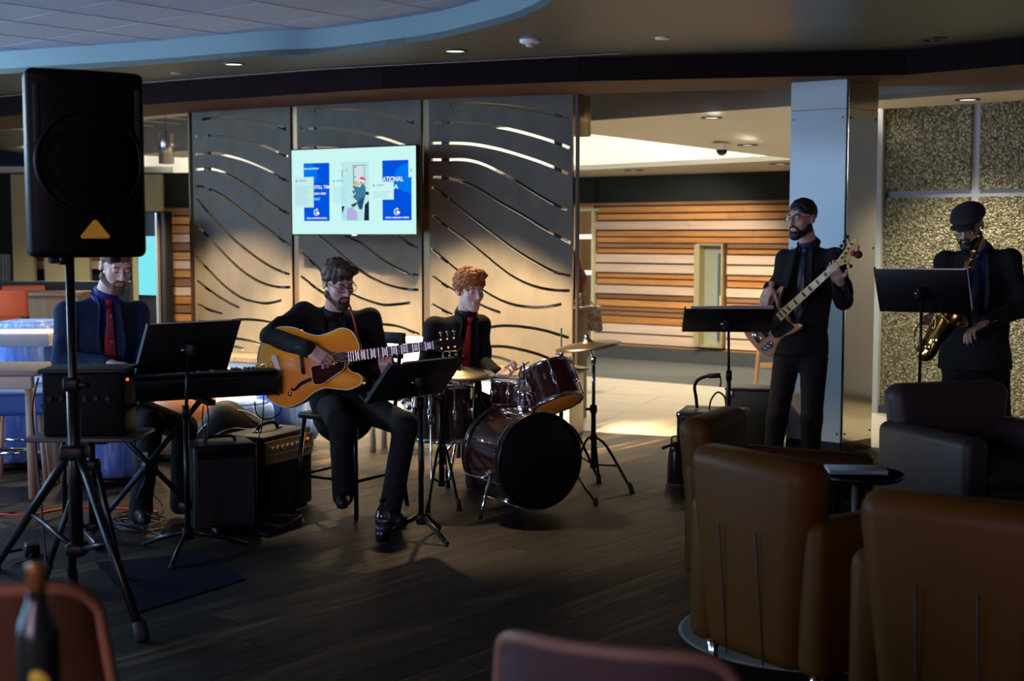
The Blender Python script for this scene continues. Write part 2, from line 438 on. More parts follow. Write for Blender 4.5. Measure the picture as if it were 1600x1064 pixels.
rm = MB(WM); rm.box((0.0, 2.6, 1.2), (6, 0.1, 2.6)); rm.box((-2.9, 1.42, 1.2), (0.1, 2.4, 2.6)); rm.box((3, 1.42, 1.2), (0.1, 2.4, 2.6)); rm.box((0, 1.42, 2.35), (6, 2.4, 0.1)); struct('wall_far', rm, mat('far_room', (0.62, 0.42, 0.24), 0.8))
m_tube = mat('tube_lamp', (1, 1, 1), 0.5, emit=(1.0, 0.93, 0.78), es=2.2)
for py, dy in ((370, 1.2), (426, 1.2)):
    p = onplane(913, py, W0 + V((-WD.y, WD.x, 0)) * dy, V((-WD.y, WD.x, 0))); s = (p - W0).dot(WD)
    t = thing('strip_lamp', 'white strip lamp behind the glazed doorway, ' + ('upper one' if py == 370 else 'lower one'), 'lamp', tuple(p), 0, 'strip lamps behind the doorway')
    MB(frame((0, 0, 0), WD, V((-WD.y, WD.x, 0)), UP)).rbox((0, 0, 0), (0.30, 0.04, 0.045), 0.015).build('tube', m_tube, t)
    MB(frame((0, 0, 0), WD, V((-WD.y, WD.x, 0)), UP)).box((0, 0.03, 0.0), (0.32, 0.03, 0.06)).build('housing', m_white, t)
p = W0 + WD * -0.25 + V((-WD.y, WD.x, 0)) * 1.3
pt = bpy.data.lights.new('far_room_light', 'POINT'); pt.energy = 40; pt.color = WARM2; pt.shadow_soft_size = 0.2
po = bpy.data.objects.new('far_room_light', pt); COL.objects.link(po); po.location = p + V((0, 0, 2.1))

# soffit over the slat wall and the lit fascia above it
zb_ = 2.24
g1 = hz(902, 266, zb_); g2 = hz(1235, 250, zb_); gd = (g2 - g1).normalized()
gl = g1 - gd * 14; gr = g2 + gd * 5
bk = V((-gd.y, gd.x, 0)); bk = bk if bk.y > 0 else -bk
o = MB().prism([tuple(gl)[:2], tuple(gr)[:2], tuple(gr + bk * 2.6)[:2], tuple(gl + bk * 2.6)[:2]], zb_, zb_ + 0.05); struct('ceiling_back', o, mat('beige_soffit', (0.50, 0.45, 0.36), 0.85))
o = MB(); up = 0.75; o.add([gl + V((0, 0, 0.001)), gr + V((0, 0, 0.001)), gr + V((0, 0, up)), gl + V((0, 0, up)), gl + bk * .05, gr + bk * .05, gr + bk * .05 + V((0, 0, up)), gl + bk * .05 + V((0, 0, up))], [(0, 1, 2, 3), (4, 7, 6, 5), (3, 2, 6, 7)]); struct('wall_fascia', o, m_white)
for t, pw_ in ((-11, 60), (-7.8, 60), (-4.5, 55), (-1.2, 60), (1.6, 70), (3.6, 50)):
    c = g1 + gd * t - bk * 1.2
    area('cove_light', (c.x, c.y, 2.9), tuple(g1 + gd * t + V((0, 0, 0.25))), 2.2, 0.12, pw_ * 0.42, (1.0, 0.95, 0.80))
# dropped tan ceiling (slopes a little) and the grey drop face in front of it
zt_ = 2.59
a_ = hz(920, 189, zt_); b_ = hz(1235, 166, zt_); ad = (b_ - a_).normalized()
c_ = at(1235, 248, 12.75)
n_ = (b_ - a_).cross(c_ - a_).normalized()
def tanp(px, py): return onplane(px, py, a_, n_)
d_ = tanp(906, 207.5); far_r = tanp(1420, 262)
o = MB(); pts = [a_ - ad * 0.35, b_ + ad * 0.55, tanp(1372, 215), far_r, c_, d_]
o.add([tuple(p) for p in pts] + [tuple(p + V((0, 0, 0.04))) for p in pts], [tuple(range(6)), tuple(range(11, 5, -1))]); struct('ceiling_tan', o, m_tan)
o = MB(); p0 = a_ - ad * 8; p1 = b_ + ad * 4.2
bk2 = V((-ad.y, ad.x, 0)); bk2 = bk2 if bk2.y > 0 else -bk2
o.add([p0, p1, p1 + V((0, 0, 0.5)), p0 + V((0, 0, 0.5)), p0 + bk2 * .03, p1 + bk2 * .03, p1 + bk2 * .03 + V((0, 0, 0.5)), p0 + bk2 * .03 + V((0, 0, 0.5))], [(0, 1, 2, 3), (4, 7, 6, 5), (0, 4, 5, 1)]); struct('trim_1', o, m_greyc, label='grey drop face behind the bulkhead')
# flat soffit strip in front of the stone wall and one at the left end
o = MB(); q0 = b_ + ad * 0.45; q1 = b_ + ad * 4.2
o.prism([tuple(q0)[:2], tuple(q1)[:2], tuple(q1 + bk2 * 1.9)[:2], tuple(q0 + bk2 * 1.9)[:2]], zt_, zt_ + 0.04); struct('ceiling_right', o, mat('cream_soffit', (0.60, 0.52, 0.40), 0.85))
o = MB(); q0 = a_ - ad * 8; q1 = a_ - ad * 4.2
o.prism([tuple(q0)[:2], tuple(q1)[:2], tuple(q1 + bk2 * 0.9)[:2], tuple(q0 + bk2 * 0.9)[:2]], zt_, zt_ + 0.04); struct('ceiling_left', o, m_tan)
o = MB().prism([(-9, 8), (8, 6), (10, 14), (-9, 26)], 3.02, 3.1); struct('ceiling_high', o, mat('pale_ceiling', (0.6, 0.57, 0.5), 0.9))

# bulkhead: underside + fascia panels
fe = [(-120, 192), (0, 182), (225, 163.5), (297, 158), (600, 138.5), (905, 127), (1240, 119.5), (1417, 116.5), (1600, 100), (1760, 84)]
re_ = [(1760, 124), (1600, 130), (1240, 138), (903, 147), (665, 155.5), (460, 166.5), (297, 176), (100, 194), (0, 203), (-120, 215)]
zs = 2.60; zu = 2.76
fp = [hz(x, y, zs) for x, y in fe]; rp = [hz(x, y, zs) for x, y in re_]
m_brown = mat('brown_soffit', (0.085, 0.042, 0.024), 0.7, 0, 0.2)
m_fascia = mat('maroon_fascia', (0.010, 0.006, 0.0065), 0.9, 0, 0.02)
bh = struct('trim_2', MB().prism([tuple(p)[:2] for p in fp] + [tuple(p)[:2] for p in rp], zs, 3.0), m_brown, label='brown underside of the curved bulkhead')
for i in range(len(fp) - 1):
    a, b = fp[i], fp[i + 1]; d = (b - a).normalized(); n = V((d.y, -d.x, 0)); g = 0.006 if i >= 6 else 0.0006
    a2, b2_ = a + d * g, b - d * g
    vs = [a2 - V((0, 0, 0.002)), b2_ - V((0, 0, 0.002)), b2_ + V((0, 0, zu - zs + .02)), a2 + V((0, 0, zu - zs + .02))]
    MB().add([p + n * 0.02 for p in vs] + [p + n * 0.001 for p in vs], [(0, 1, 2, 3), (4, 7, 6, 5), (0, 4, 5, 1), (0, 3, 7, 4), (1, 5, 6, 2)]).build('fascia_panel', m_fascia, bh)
# grey upper soffit with the curved cove cut into it
ce = [(-160, 131), (0, 116), (225, 102), (400, 88.5), (500, 84), (588, 74), (682, 61), (775, 39), (822, 23.5), (863, 0)]
cp = [hz(x, y, zu) for x, y in ce]
cp = [V((-9, 12.0, zu))] + cp + [V((0.34, 6.1, zu)), V((0.36, 5.2, zu)), V((0.2, 4.2, zu)), V((-0.25, 3.3, zu)), V((-1.1, 2.5, zu)), V((-2.4, 2.0, zu)), V((-4.5, 1.7, zu)), V((-9, 1.6, zu))]
cv = spline(cp, 6)
m_soff = mat('grey_soffit', (0.085, 0.09, 0.08), 0.4, 0, 0.3)
m_cove = mat('cove_paint', (0.13, 0.20, 0.23), 0.8)
outer = [(-9, -5), (9, -5), (9, 7.2)] + [tuple(p)[:2] for p in fp[::-1]] + [(-9, 13.2)]
struct('ceiling', MB().prism([tuple(p)[:2] for p in cv] + outer, zu, zu + 0.04), m_soff, label='smooth grey lower ceiling around the curved recess')
o = MB(); n = len(cv)
for k, p in enumerate(cv): pass
vs = [p for p in cv] + [p + V((0, 0, 0.19)) for p in cv]
o.add(vs, [(i, i + 1, n + i + 1, n + i) for i in range(n - 1)], True); struct('trim_3', o, m_cove, label='pale curved face of the ceiling recess')
m_ctile = noisy('ceiling_tile', [(0.35, (0.27, 0.33, 0.43)), (0.65, (0.31, 0.38, 0.49))], nscale=90, rough=0.95, objrand=0.15)
ct = struct('ceiling_recess', MB().box((-4.3, 6.0, 2.975), (12.5, 14, 0.02)), mat('ceiling_grid_backing', (0.10, 0.10, 0.115), 0.8), label='lay-in tile ceiling inside the curved recess')  # dark grey backing plane seen through the tile gaps
g0 = hz(69, 61.6, 2.93); me_ = None
m_tbar = mat('ceiling_t_bar', (0.46, 0.50, 0.56), 0.6)
for i in range(-14, 14):
    for j in range(-8, 12):
        c = g0 + E1 * ((i + .5) * 0.605) + E2 * ((j - .5) * 0.605) * -1
        if c.x < -4.9 or c.x > 0.6 or c.y < 5.6 or c.y > 12.2: continue
        if me_ is None:
            o = MB().box((0, 0, 0.01), (0.589, 0.589, 0.02)).build('tile', m_ctile, ct); me_ = o.data
        else: o = link_mesh('tile', me_, None, ct)
        o.location = c; o.rotation_euler = (0, 0, -A40)
for i in range(-13, 14):
    c = g0 + E1 * (i * 0.605)
    MB().box((0, 0, 0.002), (0.005, 11, 0.012)).build('grid_bar', m_tbar, ct, M=Matrix.Translation(c) @ rotz(-A40))
for px0, px1 in (((-40, 155.5), (970, 82.5)),):
    pass
m_slot = mat('black_slot', (0.004, 0.004, 0.005), 0.7)
o = MB(); sl = []
for (x, y) in ((-60, 157), (0, 150.5), (225, 128.5), (500, 107.5), (700, 97), (905, 86.5), (972, 82.5)): sl.append(hz(x, y, zu - 0.004))
def ribbon(o, pts, w):
    for i in range(len(pts) - 1):
        a, b = pts[i], pts[i + 1]; d = (b - a).normalized(); nn = V((-d.y, d.x, 0)) * w / 2
        o.add([a - nn, b - nn, b + nn, a + nn, a - nn + V((0, 0, .003)), b - nn + V((0, 0, .003)), b + nn + V((0, 0, .003)), a + nn + V((0, 0, .003))], [(0, 3, 2, 1), (4, 5, 6, 7), (0, 1, 5, 4), (2, 3, 7, 6)])
dv = thing('air_diffuser', 'long black slot diffuser along the ceiling beside the bulkhead', 'vent', tuple(sl[0]))
o = MB(); ribbon(o, sl, 0.035); o.build('slot', m_slot, dv, M=Matrix.Translation(-sl[0]))
o = MB(); ribbon(o, [p + V((0, 0.045, 0)) for p in sl], 0.02); o.build('slot', m_slot, dv, M=Matrix.Translation(-sl[0]))
o = MB(); ribbon(o, [p + V((0, 0.022, -.002)) for p in sl], 0.014); o.build('flange', mat('flange_grey', (0.3, 0.3, 0.3), 0.5), dv, M=Matrix.Translation(-sl[0]))

# ceiling fixtures
m_trim = mat('fixture_trim', (0.5, 0.5, 0.48), 0.35, 0.6)
m_lit = mat('lit_lens', (1, 1, 1), 0.5, emit=(1.0, 0.93, 0.80), es=1.6)
m_unlit = mat('chrome_reflector', (0.75, 0.78, 0.82), 0.12, 1.0)
def can(px, py, z, r, lit, label):
    p = hz(px, py, z)
    t = thing('recessed_downlight', label, 'ceiling light', tuple(p), 0, 'recessed downlights')
    MB().lathe([(r, 0.0), (r, -0.008), (r * 0.80, -0.010), (r * 0.78, -0.002)], 28, caps=False).build('trim_ring', mat('dark_ring', (0.02, 0.02, 0.02), 0.4), t)
    MB().lathe([(0.0001, -0.004), (r * 0.5, -0.005), (r * 0.79, -0.003)], 28).build('lens', m_lit if lit else m_unlit, t)
    if not lit: MB().lathe([(r * 0.32, -0.006), (r * 0.28, -0.012), (0.0001, -0.014)], 20).build('bulb', mat('dark_bulb', (0.05, 0.06, 0.07), 0.2), t)
can(365, 99.5, zu, 0.085, True, 'lit round downlight in the grey ceiling, nearest the loudspeaker')
can(711, 79, zu, 0.085, True, 'lit round downlight in the grey ceiling above the wall screen')
can(1458, 60.5, zu, 0.085, False, 'unlit chrome downlight in the grey ceiling above the saxophonist')
can(1512, 155, zt_, 0.095, True, 'lit downlight in the cream soffit before the stone wall')
for (px, py, l) in ((1112, 183.5, 'lit downlight in the tan ceiling nearest the bulkhead'), (1168, 226, 'lit downlight in the tan ceiling beside the dome camera')):
    p = tanp(px, py); can(px, py, p.z - 0.014, 0.095, True, l)
can(990, 265.5, zb_, 0.11, True, 'lit downlight over the slat wall, left of the two')
can(1219, 255.5, zb_, 0.11, True, 'lit downlight over the slat wall, next to the pillar')
can(257, 298, zb_, 0.10, True, 'lit downlight in the far soffit left of the art screen')
p = hz(828, 62, zu); t = thing('smoke_detector', 'round white smoke detector on the grey ceiling', 'detector', tuple(p))
MB().lathe([(0.066, 0), (0.066, -0.016), (0.052, -0.024), (0.0001, -0.025)], 28).build('base', mat('detector_white', (0.62, 0.66, 0.70), 0.5), t)
MB().lathe([(0.026, -0.022), (0.026, -0.040), (0.018, -0.046), (0.0001, -0.047)], 18).build('sensor', mat('detector_grey', (0.35, 0.38, 0.42), 0.5), t)
p = hz(1035, 58.5, zu); t = thing('sprinkler_cover', 'small flat white disc on the grey ceiling', 'sprinkler', tuple(p))
MB().lathe([(0.047, 0), (0.047, -0.008), (0.040, -0.012), (0.0001, -0.012)], 24).build('plate', mat('disc_white', (0.6, 0.6, 0.58), 0.5), t)
p = hz(277, 114, zu); t = thing('sprinkler_cover', 'faint flat disc on the grey ceiling beside the loudspeaker', 'sprinkler', tuple(p))
MB().lathe([(0.047, 0), (0.047, -0.006), (0.040, -0.009), (0.0001, -0.009)], 24).build('plate', mat('disc_grey', (0.24, 0.23, 0.21), 0.5), t)
p = tanp(1128, 224); t = thing('dome_camera', 'white dome security camera hanging from the tan ceiling', 'camera', tuple(p))
MB().lathe([(0.085, 0), (0.085, -0.012), (0.075, -0.02), (0.075, -0.05), (0.06, -0.06), (0.0001, -0.06)], 24).build('housing', m_white, t)
MB().ball((0, 0, -0.065), (0.052, 0.052, 0.05), 10).build('dome', mat('smoked_dome', (0.02, 0.02, 0.02), 0.08), t)

# pendants
m_alu = mat('brushed_aluminium', (0.62, 0.62, 0.60), 0.32, 1.0)
def pendant(px, ytop, ybot, ycord, Y, r, m, label):
    p0 = at(px, ybot, Y); p1 = at(px, ytop, Y)
    t = thing('pendant_lamp', label, 'lamp', tuple(p0), 0, 'cylinder pendants')
    h = p1.z - p0.z
    MB().lathe([(r * .92, 0.02), (r, 0.0), (r, h), (r * 0.9, h + 0.004), (0.02, h + 0.006)], 28).build('shade', m, t)
    MB().lathe([(0.0001, 0.012), (r * .9, 0.012)], 24).build('lamp_opening', mat('pendant_glow', (1, 1, 1), emit=(1, .9, .75), es=1.2), t)
    MB().cyl((0, 0, h), (0, 0, h + 0.03), 0.012).build('cap', mat('pendant_cap', (0.02, 0.02, 0.02), 0.4), t)
    MB().cyl((0, 0, h + 0.03), (0, 0, 2.98 - p0.z), 0.003, n=6).build('cord', mat('pendant_cord', (0.1, 0.1, 0.1), 0.6), t)
pendant(260, 210, 256, 180, 13.2, 0.072, m_alu, 'brushed metal cylinder pendant hanging left of the art screen')
pendant(908, 152, 213, 145, 11.6, 0.082, mat('bronze_shade', (0.32, 0.26, 0.15), 0.35, 0.9), 'bronze cylinder pendant half hidden behind the art screen')

# stone wall at the right
r0 = hz(1370, 645); r1 = hz(1590, 664.5); rd = (r1 - r0).normalized(); rn = V((-rd.y, rd.x, 0)); rn = rn if rn.y > 0 else -rn
RM = frame(r0, rd, rn, UP)
m_agg = mat('exposed_aggregate', (0.3, 0.25, 0.15), 0.75)
def agg():
    m = m_agg; b = m.node_tree.nodes['Principled BSDF']
    tc = nd(m, 'ShaderNodeTexCoord'); vo = nd(m, 'ShaderNodeTexVoronoi'); vo.inputs['Scale'].default_value = 60
    lk(m, tc.outputs['Object'], vo.inputs['Vector'])
    nz = nd(m, 'ShaderNodeTexNoise'); nz.inputs['Scale'].default_value = 3; lk(m, tc.outputs['Object'], nz.inputs['Vector'])
    sep = nd(m, 'ShaderNodeSeparateColor'); lk(m, vo.outputs['Color'], sep.inputs[0])
    r_ = ramp(m, sep.outputs[0], [(0.0, (0.15, 0.125, 0.06)), (0.35, (0.27, 0.24, 0.13)), (0.7, (0.42, 0.385, 0.235)), (1.0, (0.66, 0.63, 0.46))])
    r2 = ramp(m, vo.outputs['Distance'], [(0.30, (1, 1, 1)), (0.75, (0.4, 0.38, 0.34))])
    mx = nd(m, 'ShaderNodeMix', data_type='RGBA', blend_type='MULTIPLY'); mx.inputs['Factor'].default_value = 1.0
    lk(m, r_, mx.inputs[6]); lk(m, r2, mx.inputs[7]); lk(m, mx.outputs[2], b.inputs['Base Color'])
    bp = nd(m, 'ShaderNodeBump', invert=True); bp.inputs['Strength'].default_value = 1.0; bp.inputs['Distance'].default_value = 0.03
    lk(m, vo.outputs['Distance'], bp.inputs['Height']); lk(m, bp.outputs[0], b.inputs['Normal'])
agg()
m_joint = mat('concrete_joint', (0.36, 0.37, 0.37), 0.8)
wr = struct('wall_right', MB(RM).box((2.5, 0.1, 1.4), (5.2, 0.14, 3.0)), m_joint, label='wall of exposed aggregate panels with pale joints')
pj = onplane(1520, 400, r0, rn); sj = (pj - r0).dot(rd); zj = onplane(1440, 303.5, r0, rn).z
for (a, b) in ((0.03, sj - 0.035), (sj + 0.035, sj * 2 - 0.03), (sj * 2 + 0.03, sj * 3 - .03)):
    for (c, d) in ((0.07, zj - 0.03), (zj + 0.03, 2.75)):
        MB().box((0, 0, 0), (b - a, 0.06, d - c)).build('stone_panel', m_agg, wr, M=RM @ Matrix.Translation(((a + b) / 2, 0.02, (c + d) / 2)))
MB(RM).box((2.5, -0.02, 0.035), (5.2, 0.03, 0.07)).build('baseboard_right', m_base)['kind'] = 'structure'
MB(RM).box((-0.01, 0.05, 1.35), (0.07, 0.22, 2.7)).build('edge_strip', mat('edge_strip_grey', (0.42, 0.45, 0.47), 0.7), wr)

# pillar with glossy panels
pa = hz(1228, 699.5); pb = hz(1313.5, 708); pc = hz(1359, 700)
pdv = pa + (pc - pb)
m_gloss = mat('glossy_panel', (0.36, 0.42, 0.44), 0.11, 0.0, 0.45)
m_goldp = mat('polished_metal_panel', (0.62, 0.55, 0.40), 0.10, 1.0)
pil = struct('pillar', MB().prism([tuple(p * 1)[:2] for p in (pa, pb, pc, pdv)], 0, 2.95), mat('pillar_core', (0.05, 0.05, 0.05), 0.5), label='square pillar clad in glossy panels')
def facepanel(name, a, b, z0, z1, m, th=0.012, ins=0.004):
    d = (b - a).normalized(); n = V((d.y, -d.x, 0)); L = (b - a).length
    if n.dot(a - (pa + pc) / 2) < 0: n = -n
    T = frame(a, d, n, UP)
    o = MB().box((L / 2, th / 2, (z0 + z1) / 2), (L - ins, th, z1 - z0)).build(name, m, pil, M=T)
    for zz in (z0 + 0.06, (z0 + z1) / 2 + .2, z1 - 0.06):
        for u in (0.025, L - 0.025):
            if z1 - z0 < 1: continue
            MB().cyl((u, th, zz), (u, th + 0.004, zz), 0.008, n=10).build('screw', mat('screw_grey', (0.1, 0.11, 0.12), 0.3, 0.8), o, M=T)
facepanel('panel', pa, pb, 0.075, 2.40, m_gloss); facepanel('panel', pa, pb, 2.404, 2.9, m_gloss)
facepanel('panel', pb, pc, 0.075, 2.40, m_goldp); facepanel('panel', pb, pc, 2.404, 2.9, m_goldp)
facepanel('plinth', pa, pb, 0.0, 0.072, mat('plinth_black', (0.012, 0.012, 0.014), 0.25)); facepanel('plinth', pb, pc, 0.0, 0.072, mat('plinth_gold', (0.10, 0.085, 0.05), 0.2, 0.8))

# left end of the hall: pale wall, olive pier, slats, low black wall
wl = struct('wall_left', MB().box((-7.0, 19.5, 1.2), (4.2, 0.12, 2.6)), m_cream, label='cream wall at the far end of the hall')
lw0 = V((-6.6, 18.2, 0)); lwd = V((1, 0.05, 0)).normalized()
o = MB(); o.box((at(38, 380, 18.6).x, 18.6, 1.2), (0.28, 0.12, 2.3)); o.box((at(100, 380, 18.6).x + .05, 18.6, 1.2), (0.62, 0.1, 2.3)); o.box((at(232, 380, 18.6).x, 18.6, 1.2), (0.42, 0.12, 2.3)); struct('wall_pier', o, mat('olive_wall', (0.26, 0.23, 0.13), 0.85))
sw = struct('wall_slats', MB().box((at(150, 380, 19.2).x, 19.2, 1.2), (6.0, 0.1, 2.4)), m_dark, label='dark far wall with warm wood slats')
for k in range(13):
    z = 0.35 + k * 0.125; wd = 'obopbopobpoob'[k]
    for (xa, xb) in ((36, 72), (98, 118), (125, 160), (246, 300)):
        a = at(xa, 400, 19.0).x; b = at(xb, 400, 19.0).x
        if xa < 240 and z < 1.0: continue
        MB().box((0, 0, 0), (b - a, 0.05, 0.10 if wd != 'p' else 0.112)).build('slat', wood[wd], sw, M=Matrix.Translation(((a + b) / 2, 19.05, z)))
o = MB(); xa = at(-60, 440, 15.0).x; xb = at(205, 440, 15.0).x; struct('wall_low', o.box(((xa + xb) / 2, 15.0, 0.5), (xb - xa, 0.15, 1.02)), mat('black_wall', (0.012, 0.012, 0.010), 0.6), label='low black wall behind the orange chairs')
p = at(10, 432, 18.9); t = thing('grey_intake_box', 'grey louvred metal box on the cream far wall', 'box', (p.x, 18.9, 0.9))
MB().rbox((0, 0, 0.17), (0.14, 0.1, 0.36), 0.01).build('case', mat('grey_metal_box', (0.25, 0.27, 0.24), 0.5), t)
for k in range(3): MB().box((-0.045 + k * 0.045, -0.055, 0.17), (0.012, 0.012, 0.31)).build('rib', mat('dark_rib', (0.05, 0.06, 0.05), 0.5), t)

struct('wall_side', MB().box((9.6, 10, 1.4), (0.12, 14, 3.0)), m_cream, label='cream wall at the far right end of the hall')
ws = struct('wall_windows', MB().box((-8.95, 5.0, 0.12), (0.16, 9.0, 0.24)).box((-8.95, 5.0, 3.0), (0.16, 9.0, 0.12)), mat('window_wall_grey', (0.2, 0.21, 0.22), 0.7), label='wall of tall windows left of the band')
for k in range(6): MB().box((-8.95, 1.0 + k * 1.6, 1.6), (0.1, 0.07, 2.8)).build('mullion', m_base, ws)
# ================================================================== ART SCREEN
tops = [hz(297, 176, 2.6), hz(460, 166.5, 2.6), hz(665, 155.5, 2.6), hz(903, 147, 2.6)]
base = [V((p.x, p.y, 0)) for p in tops]
m_panel = noisy('mottled_panel', [(0.25, (0.072, 0.066, 0.055)), (0.5, (0.088, 0.081, 0.068)), (0.8, (0.106, 0.098, 0.083))], scale=(1.6, 1, 0.7), nscale=4.5, detail=8, rough=0.7, spec=0.12)
m_edge = mat('polished_slot_edge', (0.45, 0.38, 0.26), 0.18, 1.0)
m_bar = mat('black_support', (0.008, 0.008, 0.009), 0.4)
m_post = mat('bronze_post', (0.10, 0.065, 0.03), 0.35, 0.7)
L_ = lambda c: [(280 + x / 2.875, 160 + y / 2.875) for x, y in c]
Rr = lambda c: [(650 + x / 2.4185, 140 + y / 2.4185) for x, y in c]
M1_ = lambda c: [(400 + x / 3.196, y / 3.196) for x, y in c]
M2_ = lambda c: [(300 + x / 3.5475, 380 + y / 3.5475) for x, y in c]
slots = [
 [L_(c) for c in (
  [(108, 77), (150, 72), (200, 70), (270, 72), (345, 83), (430, 103), (515, 132)],
  [(46, 152), (100, 152), (170, 150), (240, 157), (345, 182), (420, 212), (495, 245), (515, 255)],
  [(46, 233), (100, 232), (160, 228), (220, 240), (300, 263), (400, 305), (515, 368)],
  [(46, 305), (100, 300), (150, 300), (210, 318), (280, 355), (350, 402), (420, 455), (515, 512)],
  [(46, 377), (100, 378), (150, 393), (210, 425), (290, 487), (370, 545), (450, 605), (515, 652)],
  [(46, 402), (80, 425), (120, 475), (180, 545), (250, 615), (330, 680), (420, 740), (515, 778)],
  [(46, 512), (100, 565), (170, 640), (240, 712), (300, 765), (370, 807), (440, 828), (515, 830)],
  [(46, 650), (90, 700), (150, 765), (210, 825), (280, 875), (340, 895), (400, 902), (465, 888)],
  [(46, 757), (100, 810), (160, 857), (220, 895), (275, 922)],
  [(46, 868), (100, 910), (150, 935), (200, 950)],
  [(46, 957), (90, 978), (140, 990)],
  [(150, 1010), (215, 985), (280, 975), (340, 976), (400, 985), (515, 1015)])] +
 [M2_(c) for c in ([(100, 560), (190, 530), (220, 525), (300, 535), (375, 555), (540, 610)], [(110, 590), (190, 570), (276, 580), (360, 625), (400, 648)])],
 [M1_(c) for c in (
  [(295, 557), (360, 553), (440, 553), (500, 555), (580, 563), (680, 580), (760, 602), (850, 630)],
  [(195, 643), (300, 643), (420, 648), (520, 660), (620, 685), (740, 725), (850, 772)],
  [(195, 740), (300, 738), (380, 740), (480, 755), (600, 800), (730, 870), (850, 935)],
  [(195, 830), (300, 832), (380, 850), (480, 895), (600, 960), (730, 1040), (850, 1110)],
  [(195, 905), (280, 920), (380, 970), (480, 1030), (600, 1100), (730, 1190), (850, 1265)])] +
 [M2_(c) for c in (
  [(565, -150), (640, -90), (760, 0), (830, 60), (910, 130), (1000, 190), (1100, 235), (1200, 255), (1290, 258)],
  [(575, -230), (700, -130), (820, -55), (940, 0), (1020, 60), (1100, 115), (1200, 165), (1290, 182)],
  [(560, 5), (640, 75), (700, 132), (780, 205), (900, 285), (1000, 325), (1080, 342), (1215, 330)],
  [(570, 150), (640, 205), (695, 250), (760, 290), (820, 315)],
  [(640, 490), (760, 460), (900, 440), (1080, 450), (1150, 462), (1220, 487), (1290, 515)],
  [(640, 560), (760, 540), (900, 530), (1080, 550), (1290, 610)])],
 [Rr(c) for c in (
  [(130, 58), (200, 55), (300, 60), (400, 72), (500, 90), (595, 113)],
  [(46, 127), (100, 125), (200, 128), (330, 145), (450, 175), (550, 208), (615, 237)],
  [(46, 203), (100, 202), (200, 205), (300, 222), (400, 250), (500, 285), (615, 335)],
  [(46, 265), (100, 265), (180, 265), (240, 277), (300, 303), (380, 345), (460, 395), (540, 440), (615, 466)],
  [(46, 332), (100, 333), (170, 345), (240, 375), (320, 425), (400, 470), (480, 520), (560, 565), (615, 596)],
  [(46, 362), (100, 390), (160, 440), (230, 495), (300, 548), (370, 600), (450, 650), (530, 690), (615, 710)],
  [(46, 460), (110, 510), (180, 560), (250, 615), (310, 665), (370, 708), (440, 740), (520, 757), (615, 760)],
  [(46, 590), (90, 625), (140, 668), (180, 700), (250, 755), (310, 790), (370, 812), (440, 822), (500, 820), (552, 810)],
  [(46, 690), (100, 730), (140, 755), (200, 790), (260, 820), (322, 843)],
  [(46, 797), (80, 820), (140, 850)],
  [(120, 955), (200, 920), (272, 900), (330, 892), (400, 895), (480, 908), (550, 928), (615, 948)],
  [(150, 1000), (210, 980), (262, 972), (330, 970), (400, 982), (460, 998), (505, 1015)],
  [(200, 1020), (262, 1008), (310, 1010), (370, 1030), (412, 1048)])]]
scr = thing('art_screen', 'tall mottled grey three panel screen cut with sweeping wave slots', 'screen', tuple(base[1]))
WI = world_inv(scr); dg = bpy.context.evaluated_depsgraph_get
for k in range(3):
    a, b = base[k], base[k + 1]; d = (b - a).normalized(); n = V((-d.y, d.x, 0)); Wd = (b - a).length
    T = frame(a, d, n, UP); TI = T.inverted()
    zlo = 0.508; ins = 0.035
    cu = bpy.data.curves.new('panel', 'CURVE'); cu.dimensions = '2D'; cu.fill_mode = 'BOTH'; cu.extrude = 0.016
    def poly(pts):
        s = cu.splines.new('POLY'); s.points.add(len(pts) - 1)
        for q, p in zip(s.points, pts): q.co = (p[0], p[1], 0, 1)
        s.use_cyclic_u = True
    poly([(ins, zlo), (Wd - ins, zlo), (Wd - ins, 2.6), (ins, 2.6)])
    for c in slots[k]:
        pts = []
        for (x, y) in c:
            p = TI @ onplane(x, y, a, n); pts.append(V((p.x, p.z, 0)))
        sp = [p for p in spline(pts, 5)]
        sp = [p for p in sp if ins + 0.008 < p.x < Wd - ins - 0.008 and p.y > zlo + 0.02]
        if len(sp) < 3: continue
        hw = 0.0115; A = []; B = []
        for i, p in enumerate(sp):
            t = (sp[min(i + 1, len(sp) - 1)] - sp[max(i - 1, 0)]).normalized(); nn = V((-t.y, t.x, 0)) * hw
            A.append(p + nn); B.append(p - nn)
        poly(A + B[::-1])
    co = bpy.data.objects.new('tmp', cu); COL.objects.link(co)
    me = bpy.data.meshes.new_from_object(co.evaluated_get(dg()))
    bpy.data.objects.remove(co); 
    # curve lies in its xy plane: map (x, y, z) -> (u, -z, y)
    me.transform(WI @ T @ Matrix(((1, 0, 0, 0), (0, 0, -1, 0), (0, 1, 0, 0), (0, 0, 0, 1))))
    me.materials.clear(); o = link_mesh('panel', me, [m_panel, m_edge], scr)
    nn = (WI.to_3x3() @ n)
    for p in me.polygons:
        p.use_smooth = False
        p.material_index = 0 if abs(p.normal.dot(nn)) > 0.7 else 1
    for u in (0.15, Wd - 0.17):
        MB().box((u, 0.045, 1.56), (0.055, 0.035, 2.04)).build('support_bar', m_bar, scr, M=WI @ T)
for k in range(4):
    d = (base[min(k + 1, 3)] - base[max(k - 1, 0)]).normalized()
    T = frame(base[k], d, V((-d.y, d.x, 0)), UP)
    if k in (1, 2): MB().box((0, 0.02, 1.56), (0.052, 0.03, 2.08)).build('post', m_post, scr, M=WI @ T)
    else: MB().box((0.0, 0.0, 1.56), (0.018, 0.05, 2.08)).build('edge_trim', mat('dark_edge_trim', (0.05, 0.035, 0.025), 0.4, 0.5), scr, M=WI @ T)

